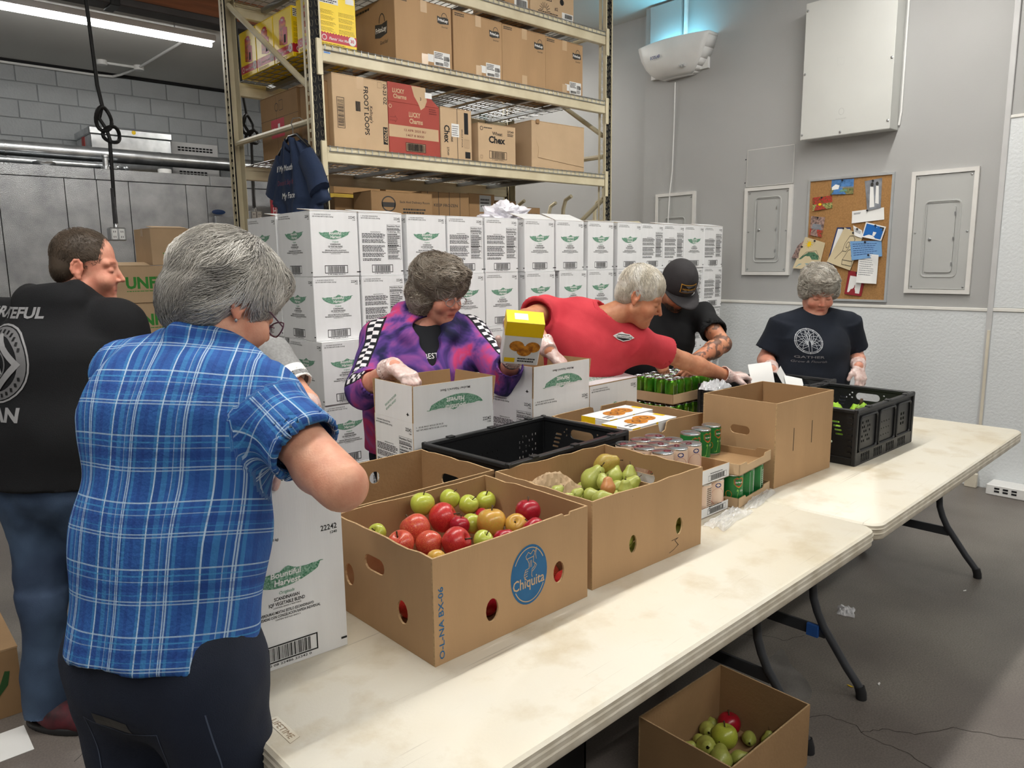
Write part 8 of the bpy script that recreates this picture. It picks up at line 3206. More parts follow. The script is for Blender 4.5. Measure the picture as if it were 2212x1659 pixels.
def person_plaid():
 J = dict(head=A_(0.590, 1.498, 1.528), neck=A_(0.530, 1.485, 1.442), chest=A_(0.468, 1.452, 1.295), waist=A_(0.424, 1.415, 1.106), pelvis=A_(0.382, 1.385, 0.933),
    shR=A_(0.574, 1.336, 1.350), shL=A_(0.424, 1.612, 1.385), elR=A_(0.607, 1.104, 1.228), wrR=A_(0.630, 1.405, 1.262), elL=A_(0.50, 1.84, 1.16), wrL=A_(0.67, 1.70, 1.09))
 D = dict(hip=(0.172, 0.132), waist=(0.160, 0.126), chest=(0.168, 0.120), sh=(0.12, 0.08))
 hR = dict(dir=(0.0, 0.6, -0.75), back=(0.4, 0.5, 0.6), curl=(0.4, 0.5, 0.3))
 hL = dict(dir=(0.5, -0.3, -0.7), back=(0.2, 0.6, 0.5), curl=(0.4, 0.5, 0.3))
 root = build_person('woman with short grey hair in blue plaid shirt seen from behind', J, (0.85, 0.10, -0.50), SK_fair, D, hd=1.0, arm=1.02, handR=hR, handL=hL, tint=dict(lips=(0.9, 0.7, 0.7)), neck_r=0.056)
 glove(root, J, 'R', hR)
 glove(root, J, 'L', hL)
 rb, fb = J['rb'], J['fb']
 S = SDF()
 hem = J['pelvis'] - UP * 0.035
 torso_ops(S, J, rb, D, 0.012, hem)
 # shoulder-blade fullness
 S.ell(J['chest'] - fb * 0.045 + UP * 0.03 + rb * 0.07, (0.085, 0.07, 0.11), None, 0.06)
 S.ell(J['chest'] - fb * 0.045 + UP * 0.03 - rb * 0.07, (0.085, 0.07, 0.11), None, 0.06)
 ends = []
 for n in 'RL':
  e, d = sleeve(S, J['sh' + n], J['el' + n], 0.60, 0.066, 0.068, 0.05)
  ends.append((e, d))
 # collar band
 S.cone(J['neck'] - fb * 0.030 - rb * 0.062 + UP * 0.012, J['neck'] - fb * 0.058 + UP * 0.030, 0.022, 0.024, 0.015)
 S.cone(J['neck'] - fb * 0.058 + UP * 0.030, J['neck'] - fb * 0.020 + rb * 0.064 + UP * 0.012, 0.024, 0.022, 0.015)
 S.cone(J['neck'] - fb * 0.020 + rb * 0.064 + UP * 0.012, J['neck'] + fb * 0.06 + rb * 0.05 - UP * 0.04, 0.022, 0.016, 0.015)
 for e, d in ends:
  hollow(S, e, d, 0.059)
 # side slit at the hem
 sl = hem + rb * 0.18
 S.cone(sl + UP * 0.075, sl - UP * 0.03, 0.002, 0.016, 0.003, sub=True)
 S.cone(sl + UP * 0.075 - fb * 0.05, sl - UP * 0.03 - fb * 0.03, 0.002, 0.014, 0.003, sub=True)
 axis = _n(J['chest'] - J['pelvis'])

 def at(V):
  q = V - J['chest']
  fu = (q @ rb) + (q @ fb) * 0.45 + vnoise(V * A_(7, 7, 3), 4) * 0.010
  fv = q @ axis + vnoise(V * 6, 7) * 0.008
  for n in 'RL':
   dist, t, ang = arm_attrs(J, n, V, UP)
   tor = np.abs(q @ rb)
   m = (dist < 0.098) & (t > 0.045) & (tor > 0.135)
   fu = np.where(m, ang * 1.15, fu)
   fv = np.where(m, t, fv)
  return {'fu': fu, 'fv': fv}
 cloth(root, 'plaid_shirt', S, plaid_material(), 0.0065, 0.0085, 8.5, (1, 1, 0.5), 2, at)
 pants(root, J, dict(hip=(0.172, 0.132)), M_denim, top=J['pelvis'] + UP * 0.03, r=(0.100, 0.08, 0.07))
 # back pocket seams, phone edge, rivet
 jm = [c for c in root.children if c.name.startswith('jeans')][0].data
 p = Print()
 p.stroke([(-0.085, 0.0), (-0.085, -0.13), (-0.02, -0.16), (0.065, -0.13), (0.075, 0.012), (0.0, -0.012), (-0.085, 0.0)], 0.0022, 0)
 p.stroke([(0.16, 0.06), (0.165, -0.06), (0.17, -0.2)], 0.002, 0)
 p.rect(-0.055, -0.003, 0.02, 0.022, 1)
 p = subdiv_print(p, 0.012)
 project_print(p, jm, J['pelvis'] - UP * 0.125 - fb * 0.02, rb, UP, fb, [pm('denim_thread', srgb(74, 84, 104), 0.8), M_black], 'pocket_stitching', root, 0.001)
 shoes(root, J, M_black, M_foot)
 ax, hd = J['ax'], J['hd']

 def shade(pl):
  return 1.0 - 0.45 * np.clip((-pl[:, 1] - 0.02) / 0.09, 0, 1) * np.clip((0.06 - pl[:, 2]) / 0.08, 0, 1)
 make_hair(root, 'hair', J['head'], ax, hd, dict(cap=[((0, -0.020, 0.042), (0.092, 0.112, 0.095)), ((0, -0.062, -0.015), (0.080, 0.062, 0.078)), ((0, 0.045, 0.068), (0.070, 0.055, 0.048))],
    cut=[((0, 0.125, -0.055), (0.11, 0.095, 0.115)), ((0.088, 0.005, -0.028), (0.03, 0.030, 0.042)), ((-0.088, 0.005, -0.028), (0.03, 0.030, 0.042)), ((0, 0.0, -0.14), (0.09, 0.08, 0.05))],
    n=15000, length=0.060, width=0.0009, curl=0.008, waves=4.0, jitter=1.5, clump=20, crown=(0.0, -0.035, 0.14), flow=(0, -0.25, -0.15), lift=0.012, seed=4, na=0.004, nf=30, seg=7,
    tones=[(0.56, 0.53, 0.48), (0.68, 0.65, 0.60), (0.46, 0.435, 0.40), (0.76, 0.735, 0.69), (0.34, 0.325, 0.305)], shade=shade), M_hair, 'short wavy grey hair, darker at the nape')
 glasses(root, J, pm('plum_frame', srgb(88, 50, 72), 0.3), drop=-0.006, slip=0.004)
 r, f, u = ax
 q = J['head'] + hd * (r * 0.079 - f * 0.008 - u * 0.042)
 MB().lathe([(0.001, -0.004), (0.004, 0), (0.001, 0.004)], 8, M=Matrix.Translation(Vector(q))).build('earring', M_steel, root, smooth=True)
 finish(root, J)


def glasses(root, J, mat, drop=0.0, slip=0.0, t=0.0016):
 r, f, u = J['ax']
 c, s = J['head'], J['hd']

 def q(x, y, z):
  return tuple(c + s * (r * x + f * y + u * z))
 mb = MB()
 for sx in (-1, 1):
  mb.tube([q(sx * 0.033 + 0.024 * math.cos(a), 0.106 + slip - 0.3 * abs(0.024 * math.cos(a) * sx + 0.0), -0.002 + drop + 0.017 * math.sin(a)) for a in [2 * PI * k / 18 for k in range(18)]], t, 6, closed=True)
  mb.tube([q(sx * 0.057, 0.098 + slip, 0.002 + drop), q(sx * 0.073, 0.055, 0.006), q(sx * 0.079, 0.0, 0.012), q(sx * 0.08, -0.025, 0.0)], t, 6)
 mb.tube([q(-0.010, 0.107 + slip, 0.002 + drop), q(0, 0.110 + slip, 0.005 + drop), q(0.010, 0.107 + slip, 0.002 + drop)], t, 6)
 g = mb.build('glasses', mat, root, smooth='auto')
 M_lens = pm('lens_glass', (0.95, 0.97, 1, 1), 0.03, var=0, alpha=0.06, spec=0.8)
 for sx in (-1, 1):
  v = [q(sx * 0.033 + 0.023 * math.cos(a), 0.1055 + slip - 0.3 * abs(0.023 * math.cos(a)), -0.002 + drop + 0.016 * math.sin(a)) for a in [2 * PI * k / 16 for k in range(16)]]
  MB().add(v, [tuple(range(16))]).build('lens', M_lens, g)


person_plaid()


# ---------------------------------------------------------------- 2. man in the black hoodie
def person_hoodie():
 J = dict(head=A_(0.690, 2.998, 1.597), neck=A_(0.618, 3.015, 1.475), chest=A_(0.555, 2.985, 1.27), waist=A_(0.525, 2.965, 1.04), pelvis=A_(0.500, 2.95, 0.89),
    shR=A_(0.735, 2.872, 1.398), shL=A_(0.440, 3.240, 1.398), elR=A_(0.80, 2.79, 1.13), wrR=A_(0.93, 2.90, 0.98), elL=A_(0.36, 3.34, 1.13), wrL=A_(0.45, 3.46, 0.93),
    hipR=A_(0.560, 2.875, 0.83), hipL=A_(0.448, 3.01, 0.83), kneeL=A_(0.432, 2.945, 0.45), ankL=A_(0.395, 2.905, 0.085), kneeR=A_(0.635, 2.925, 0.45), ankR=A_(0.665, 2.97, 0.085))
 J['footL'] = A_(0.35, -0.55, 0)
 D = dict(hip=(0.19, 0.135), waist=(0.20, 0.145), chest=(0.215, 0.15), sh=(0.14, 0.095))
 hR = dict(dir=(0.5, 0.5, -0.5), back=(0.5, -0.5, 0.5))
 hL = dict(dir=(0.5, 0.5, -0.5), back=(-0.5, 0.5, 0.5))
 root = build_person('man in black hooded sweatshirt with large emblem on the back', J, (0.86, -0.42, -0.12), SK_pink, D, hd=1.03, handR=hR, handL=hL, tint=dict(stubble=(0.70, 0.60, 0.55), brow=(0.45, 0.36, 0.3)), neck_r=0.06, nose=1.03)
 rb, fb = J['rb'], J['fb']
 S = SDF()
 hem = J['pelvis'] - UP * 0.045
 torso_ops(S, J, rb, D, 0.022, hem)
 for n in 'RL':
  S.cone(J['sh' + n], J['el' + n], 0.088, 0.068, 0.05)
  S.fcone(J['el' + n], J['wr' + n], 0.068, 0.05, 0.04)
 # hood pile behind the neck
 nb = J['neck']
 S.ell(nb - fb * 0.085 + UP * 0.015, (0.135, 0.062, 0.058), [rb, fb, UP], 0.04)
 S.ell(nb - fb * 0.105 - UP * 0.06, (0.12, 0.055, 0.085), [rb, fb, UP], 0.05)
 S.cone(nb - fb * 0.06 + rb * 0.095 + UP * 0.05, nb + fb * 0.05 + rb * 0.075 + UP * 0.01, 0.030, 0.028, 0.03)
 S.cone(nb - fb * 0.06 - rb * 0.09 + UP * 0.04, nb + fb * 0.05 - rb * 0.075 + UP * 0.0, 0.030, 0.028, 0.03)
 so = cloth(root, 'hooded_sweatshirt', S, pm('black_fleece', srgb(15, 16, 20), 0.9, var=0.12, scale=9, bump=0.2, bscale=300), 0.009, 0.008, 7, (1, 1, 0.6), 5)
 # emblem and lettering across the back
 p = Print()
 p.text('GRATEFUL', -0.05, 0.145, 0.036, 0, 0, 'c', w=0.30, bold=0.035, skew=0.15)
 p.text('CLEAN', -0.06, -0.185, 0.045, 0, 0, 'c', w=0.24, bold=0.04, skew=0.05)
 p.ring(-0.03, 0.0, 0.128, 0.128, 0.006, 0)
 p.ring(-0.03, 0.0, 0.118, 0.118, 0.028, 1, 0, 40)
 for k in range(4):
  a = PI / 2 * k + PI / 4 * 0
  pts = [(-0.03 + 0.088 * math.cos(a + q), 0.088 * math.sin(a + q)) for q in (0, PI / 2)]
  p.stroke(pts, 0.02, 0, 1)
 p.ring(-0.03, 0.0, 0.05, 0.05, 0.005, 1, 1)
 p.text('NA', -0.03, -0.028, 0.06, 0, 2, 'c', w=0.075, bold=0.03)
 for k in range(26):
  a = PI * 0.15 + k * PI * 1.7 / 25
  p.rect(-0.03 + 0.104 * math.cos(a) - 0.004, 0.104 * math.sin(a) - 0.006, -0.03 + 0.104 * math.cos(a) + 0.004, 0.104 * math.sin(a) + 0.006, 2, 2)
 p = subdiv_print(p, 0.02)
 rv = _n(rb * A_(1, 1, 0))
 project_print(p, so.data, J['chest'] + UP * 0.02 - fb * 0.10 - rb * 0.04, rv, UP, fb, [pm('silver_print', srgb(150, 150, 152), 0.5), pm('gray_print', srgb(112, 112, 114), 0.5), M_black], 'print', root, 0.002)
 pants(root, J, dict(hip=(0.175, 0.13)), M_denimF, r=(0.092, 0.074, 0.068), flare=0.004, amp=0.01)
 shoes(root, J, pm('maroon_shoe', srgb(92, 30, 40), 0.7, var=0.3, scale=18, col2=srgb(34, 26, 30)), M_foot)
 make_hair(root, 'hair', J['head'], J['ax'], J['hd'], dict(cap=[((0, -0.018, 0.044), (0.0785, 0.0975, 0.0895)), ((0, -0.06, -0.01), (0.066, 0.052, 0.055))],
    cut=[((0, 0.125, 0.02), (0.085, 0.092, 0.125)), ((0.082, 0.028, -0.02), (0.032, 0.040, 0.045)), ((-0.082, 0.028, -0.02), (0.032, 0.040, 0.045)), ((0.085, 0.012, -0.03), (0.03, 0.034, 0.04)), ((-0.085, 0.012, -0.03), (0.03, 0.034, 0.04)), ((0, -0.02, -0.115), (0.1, 0.1, 0.05))],
    n=6000, length=0.009, width=0.0008, curl=0.001, jitter=0.8, crown=(0, -0.06, 0.13), flow=(0, 0.2, -0.2), lift=0.004, seed=9, na=0.001, seg=4,
    tones=[(0.10, 0.072, 0.05), (0.14, 0.10, 0.07), (0.075, 0.055, 0.04)]), M_hair, 'short cropped brown hair')
 finish(root, J)


person_hoodie()


# ---------------------------------------------------------------- 3. person in the grey striped T-shirt
def person_gray():
 J = dict(head=A_(1.005, 2.800, 1.452), neck=A_(1.025, 2.776, 1.322), chest=A_(1.02, 2.755, 1.16), waist=A_(1.00, 2.745, 0.98), pelvis=A_(0.985, 2.74, 0.83),
    shL=A_(1.165, 2.605, 1.272), shR=A_(0.885, 2.929, 1.265), elL=A_(1.215, 2.44, 1.115), wrL=A_(1.118, 2.235, 1.135), elR=A_(0.80, 2.80, 1.06), wrR=A_(0.886, 2.55, 1.03))
 D = dict(hip=(0.19, 0.14), waist=(0.19, 0.14), chest=(0.19, 0.14), sh=(0.12, 0.08))
 hL = dict(dir=(-0.25, -0.6, -0.55), back=(0.5, -0.55, 0.5), curl=(0.5, 0.7, 0.5))
 hR = dict(dir=(0.3, -0.7, -0.3), back=(-0.2, -0.3, 0.9), curl=(0.5, 0.7, 0.5))
 root = build_person('person in grey striped T-shirt mostly hidden behind the plaid shirt woman', J, (-0.35, -0.80, -0.48), SK_fair, D, handR=hR, handL=hL)
 glove(root, J, 'L', hL)
 glove(root, J, 'R', hR)
 rb, fb = J['rb'], J['fb']
 S = SDF()
 torso_ops(S, J, rb, D, 0.012, J['pelvis'] - UP * 0.05)
 ends = []
 for n in 'RL':
  ends.append(sleeve(S, J['sh' + n], J['el' + n], 0.72, 0.068, 0.073, 0.05))
 for e, d in ends:
  hollow(S, e, d, 0.062)
 m = pm('heather_gray_jersey', srgb(150, 150, 150), 0.85, var=0.10, scale=120)
 nt, N, L, b = nodes_of(m)
 base = b.inputs['Base Color'].links[0].from_socket
 a_ = N.new('ShaderNodeAttribute')
 a_.attribute_name = 'fv'
 rp = N.new('ShaderNodeValToRGB')
 rp.color_ramp.interpolation = 'CONSTANT'
 for i, (pos, v) in enumerate(((0.0, 0), (0.105, 1), (0.135, 0), (0.155, 1), (0.185, 0))):
  e = rp.color_ramp.elements[i] if i < 2 else rp.color_ramp.elements.new(pos)
  e.position = pos
  e.color = (v, v, v, 1)
 L.new(a_.outputs['Fac'], rp.inputs['Fac'])
 mx = N.new('ShaderNodeMix')
 mx.data_type = 'RGBA'
 mx.inputs['B'].default_value = srgb(232, 232, 230)
 L.new(rp.outputs['Color'], mx.inputs['Factor'])
 L.new(base, mx.inputs['A'])
 L.new(mx.outputs['Result'], b.inputs['Base Color'])

 def at(V):
  fv = np.zeros(len(V))
  q = V - J['chest']
  for n in 'RL':
   dist, t, ang = arm_attrs(J, n, V, UP)
   mm = (dist < 0.095) & (t > 0.03) & (np.abs(q @ rb) > 0.14)
   fv = np.where(mm, t, fv)
  return {'fv': fv}
 cloth(root, 'striped_t_shirt', S, m, 0.008, 0.007, 8, (1, 1, 0.5), 8, at)
 pants(root, J, D, pm('maroon_pants', srgb(92, 34, 40), 0.8, var=0.1), name='trousers')
 shoes(root, J, M_black, M_foot)
 make_hair(root, 'hair', J['head'], J['ax'], J['hd'], dict(cap=[((0, -0.02, 0.045), (0.098, 0.115, 0.10)), ((0, -0.05, -0.02), (0.09, 0.07, 0.08))],
    cut=[((0, 0.125, -0.05), (0.10, 0.095, 0.11))], n=5000, length=0.05, width=0.0011, curl=0.006, jitter=1.2, crown=(0, -0.04, 0.13), flow=(0, 0, -0.3), seed=3,
    tones=[(0.62, 0.58, 0.50), (0.72, 0.68, 0.6)]), M_hair, 'short pale hair')
 finish(root, J)


person_gray()


# ---------------------------------------------------------------- 4. woman in the tie-dye hoodie
def tiedye():
 m = pm('tie_dye_fleece', srgb(92, 46, 120), 0.85, var=0.1, scale=6)
 nt, N, L, b = nodes_of(m)
 tc = N.new('ShaderNodeTexCoord')
 n1 = N.new('ShaderNodeTexNoise')
 n1.inputs['Scale'].default_value = 5.2
 n1.inputs['Detail'].default_value = 4
 n1.inputs['Roughness'].default_value = 0.55
 n1.inputs['Distortion'].default_value = 0.8
 mp = N.new('ShaderNodeMapping')
 mp.inputs['Location'].default_value = (0.31, 0.2, 0.12)
 L.new(tc.outputs['Object'], mp.inputs['Vector'])
 L.new(mp.outputs['Vector'], n1.inputs['Vector'])
 rp = N.new('ShaderNodeValToRGB')
 cols = [(0.30, srgb(20, 20, 44)), (0.41, srgb(34, 32, 76)), (0.48, srgb(84, 54, 130)), (0.545, srgb(140, 74, 146)), (0.61, srgb(200, 58, 108)), (0.72, srgb(150, 110, 176))]
 for i, (p_, c_) in enumerate(cols):
  e = rp.color_ramp.elements[i] if i < 2 else rp.color_ramp.elements.new(p_)
  e.position = p_
  e.color = c_
 L.new(n1.outputs['Fac'], rp.inputs['Fac'])
 out = rp.outputs['Color']
 # checkered tape down the sleeves
 au = N.new('ShaderNodeAttribute')
 au.attribute_name = 'fu'
 av = N.new('ShaderNodeAttribute')
 av.attribute_name = 'fv'

 def math_(op, a, bb=None):
  q = N.new('ShaderNodeMath')
  q.operation = op
  for i, x in enumerate((a, bb)):
   if x is None:
    continue
   if isinstance(x, (int, float)):
    q.inputs[i].default_value = x
   else:
    L.new(x, q.inputs[i])
  return q.outputs['Value']
 cell = 0.019
 fu = math_('FLOOR', math_('DIVIDE', au.outputs['Fac'], cell))
 fv = math_('FLOOR', math_('DIVIDE', av.outputs['Fac'], cell))
 chk = math_('FLOORED_MODULO', math_('ADD', fu, fv), 2.0)
 inside = math_('LESS_THAN', math_('ABSOLUTE', math_('ADD', au.outputs['Fac'], 0.0)), 0.019)
 wide = math_('LESS_THAN', math_('ABSOLUTE', math_('ADD', au.outputs['Fac'], 0.0)), 0.025)
 am = N.new('ShaderNodeAttribute')
 am.attribute_name = 'fm'
 on = math_('GREATER_THAN', am.outputs['Fac'], 0.97)
 mxb = N.new('ShaderNodeMix')
 mxb.data_type = 'RGBA'
 mxb.inputs['B'].default_value = srgb(20, 20, 30)
 L.new(out, mxb.inputs['A'])
 L.new(math_('MULTIPLY', wide, on), mxb.inputs['Factor'])
 mxc = N.new('ShaderNodeMix')
 mxc.data_type = 'RGBA'
 mxc.inputs['B'].default_value = srgb(226, 222, 226)
 L.new(mxb.outputs['Result'], mxc.inputs['A'])
 L.new(math_('MULTIPLY', math_('MULTIPLY', inside, on), chk), mxc.inputs['Factor'])
 L.new(mxc.outputs['Result'], b.inputs['Base Color'])
 return m


def person_purple():
 J = dict(head=A_(1.915, 2.560, 1.478), neck=A_(1.878, 2.635, 1.335), chest=A_(1.865, 2.645, 1.175), waist=A_(1.855, 2.65, 0.99), pelvis=A_(1.85, 2.67, 0.85),
    shR=A_(1.715, 2.715, 1.275), shL=A_(2.055, 2.555, 1.285), elR=A_(1.515, 2.560, 1.100), wrR=A_(1.500, 2.300, 1.225), elL=A_(2.050, 2.300, 1.125), wrL=A_(1.945, 2.135, 1.240))
 D = dict(hip=(0.205, 0.165), waist=(0.205, 0.17), chest=(0.205, 0.165), sh=(0.13, 0.09))
 hR = dict(dir=(0.10, -0.80, -0.30), back=(-0.05, -0.35, 0.93), curl=(0.55, 0.75, 0.5), sc=0.98)
 hL = dict(dir=(-0.05, -0.10, 0.95), back=(0.75, 0.65, 0.0), curl=(0.25, 0.3, 0.3), thumb=0.5, sc=0.98)
 root = build_person('curly haired woman in purple tie-dye hoodie holding a yellow cookie box', J, (0.10, -0.92, -0.32), SK_pink, D, hd=1.03, wide=1.06, handR=hR, handL=hL, tint=dict(brow=(0.62, 0.52, 0.46), lips=(0.82, 0.52, 0.52)), neck_r=0.058)
 glove(root, J, 'R', hR)
 glove(root, J, 'L', hL, cuff=0.03)
 rb, fb = J['rb'], J['fb']
 S = SDF()
 torso_ops(S, J, rb, D, 0.022, J['pelvis'] - UP * 0.06)
 S.ell(J['chest'] + fb * 0.09 - UP * 0.05, (0.14, 0.11, 0.10), None, 0.06)
 ends = []
 for n in 'RL':
  S.cone(J['sh' + n], J['el' + n], 0.082, 0.072, 0.05)
  e = J['el' + n] + (J['wr' + n] - J['el' + n]) * (0.42 if n == 'R' else 0.62)
  d = _n(e - J['el' + n])
  S.fcone(J['el' + n], e, 0.070, 0.056, 0.03)
  ends.append((e, d))
 # hood lying round the neck, open at the front
 nb = J['neck']
 ring = [nb + fb * 0.11 + rb * 0.03 - UP * 0.10, nb + fb * 0.06 + rb * 0.095 - UP * 0.02, nb + rb * 0.115 + UP * 0.02, nb - fb * 0.075 + rb * 0.075 + UP * 0.05, nb - fb * 0.105 + UP * 0.055,
   nb - fb * 0.075 - rb * 0.075 + UP * 0.05, nb - rb * 0.115 + UP * 0.02, nb + fb * 0.06 - rb * 0.095 - UP * 0.02, nb + fb * 0.11 - rb * 0.03 - UP * 0.10]
 rr = [0.024, 0.036, 0.044, 0.050, 0.054, 0.050, 0.044, 0.036, 0.024]
 ring[0] = ring[8] = nb + fb * 0.165 - UP * 0.165
 ring[1] = nb + fb * 0.115 + rb * 0.085 - UP * 0.035
 ring[7] = nb + fb * 0.115 - rb * 0.085 - UP * 0.035
 for i in range(8):
  S.cone(ring[i], ring[i + 1], rr[i], rr[i + 1], 0.02)
 # neckline opening
 S.ell(nb + fb * 0.10 - UP * 0.005, (0.066, 0.09, 0.05), [rb, fb, UP], 0.012, sub=True)
 S.ell(nb + fb * 0.15 - UP * 0.06, (0.045, 0.09, 0.05), [rb, fb, UP], 0.012, sub=True)
 S.ell(nb + fb * 0.17 - UP * 0.11, (0.024, 0.09, 0.045), [rb, fb, UP], 0.012, sub=True)
 for e, d in ends:
  hollow(S, e, d, 0.049)

 def at(V):
  q = V - J['chest']
  fu = np.full(len(V), 1.0)
  fv = np.full(len(V), -1.0)
  for n in 'RL':
   outer = UP * 0.75 + fb * 0.55 + (rb if n == 'R' else -rb) * 0.35
   dist, t, ang = arm_attrs(J, n, V, outer)
   nbm = np.linalg.norm(V - nb, axis=1)
   m = (dist < 0.12) & (t > -0.055) & (nbm > 0.13)
   fu = np.where(m, ang, fu)
   fv = np.where(m, t, fv)
  return {'fu': fu, 'fv': fv, 'fm': (fv > -0.5) * 1.0}
 cloth(root, 'tie_dye_hoodie', S, tiedye(), 0.0065, 0.009, 8, (1, 1, 0.6), 12, at)
 S = SDF()
 torso_ops(S, J, rb, D, -0.002)
 S.ell(J['chest'] + fb * 0.075 - UP * 0.03, (0.12, 0.09, 0.09), None, 0.06)
 S.ell(nb + UP * 0.055 + fb * 0.04, (0.066, 0.066, 0.062), None, 0.01, sub=True)
 ts = cloth(root, 't_shirt', S, pm('black_jersey', srgb(20, 22, 28), 0.85, var=0.1), 0.007, 0.002, 10)
 p = Print().text('BEST', 0, 0, 0.022, 0, 0, 'c', w=0.06, bold=0.0)
 project_print(p, ts.data, nb + fb * 0.1 - UP * 0.125, rb * -1.0, UP, -fb, [M_whiteink], 'lettering', ts)
 pants(root, J, D, M_denim)
 shoes(root, J, M_black, M_foot)
 make_hair(root, 'hair', J['head'], J['ax'], J['hd'], dict(cap=[((0, -0.022, 0.052), (0.097, 0.112, 0.094)), ((0.066, -0.035, -0.025), (0.034, 0.060, 0.068)), ((-0.066, -0.035, -0.025), (0.034, 0.060, 0.068)), ((0, -0.080, -0.02), (0.080, 0.052, 0.080)), ((0, 0.058, 0.088), (0.070, 0.038, 0.032))],
    cut=[((0, 0.115, -0.035), (0.083, 0.075, 0.098))], n=9000, length=0.062, width=0.0012, curl=0.020, waves=8.5, jitter=2.6, clump=36, swirl=0.9, crown=(0, -0.03, 0.15), flow=(0, 0, -0.35), lift=0.026, seed=6, na=0.012, nf=32, seg=12,
    tones=[(0.24, 0.195, 0.15), (0.34, 0.29, 0.235), (0.16, 0.125, 0.095), (0.44, 0.39, 0.33), (0.56, 0.51, 0.45)]), M_hair, 'chin-length curly grey-brown hair')
 glasses(root, J, M_steel, drop=-0.004, slip=0.004)
 MB().tube([tuple(J['wrL'] + _n(J['elL'] - J['wrL']) * 0.045 + 0.034 * (math.cos(a) * _n(np.cross(J['elL'] - J['wrL'], UP)) + math.sin(a) * _n(np.cross(np.cross(J['elL'] - J['wrL'], UP), J['elL'] - J['wrL'])))) for a in [2 * PI * k / 16 for k in range(16)]], 0.008, 6, closed=True).build('watch_band', M_black, root, smooth='auto')
 finish(root, J)


person_purple()
# the cookie box in her hand
p = Print().rect(0, 0.13, 0.14, 0.19, 0)
for q in range(3):
 p.poly(ellipse(0.05 + 0.03 * q, 0.085 - 0.02 * (q % 2), 0.028, 0.024, 14), 1, q)
p.rect(0.01, 0.01, 0.05, 0.03, 0, 1).lines(0.06, 0.012, 0.13, 0.035, 2, 2, 1)
ck = closed_box('cookie_box', 'yellow and white cookie box held up by the tie-dye hoodie woman', -0.07, 0.07, -0.04, 0.04, 0, 0.19, M_casew,
    [('front', p, [M_yellow, M_orange, M_grayink]), ('left', Print().rect(0, 0.13, 0.08, 0.19, 0), [M_yellow]), ('top', Print().rect(0, 0, 0.14, 0.08, 0).rect(0.03, 0.02, 0.08, 0.06, 1, 1), [M_yellow, M_label]), ('right', Print().rect(0, 0.13, 0.08, 0.19, 0).lines(0.01, 0.02, 0.07, 0.12, 8, 1), [M_yellow, M_grayink])], tape=False)
ck.location = (1.925, 2.085, 1.235)
ck.rotation_euler = (R(30), R(6), R(-36))


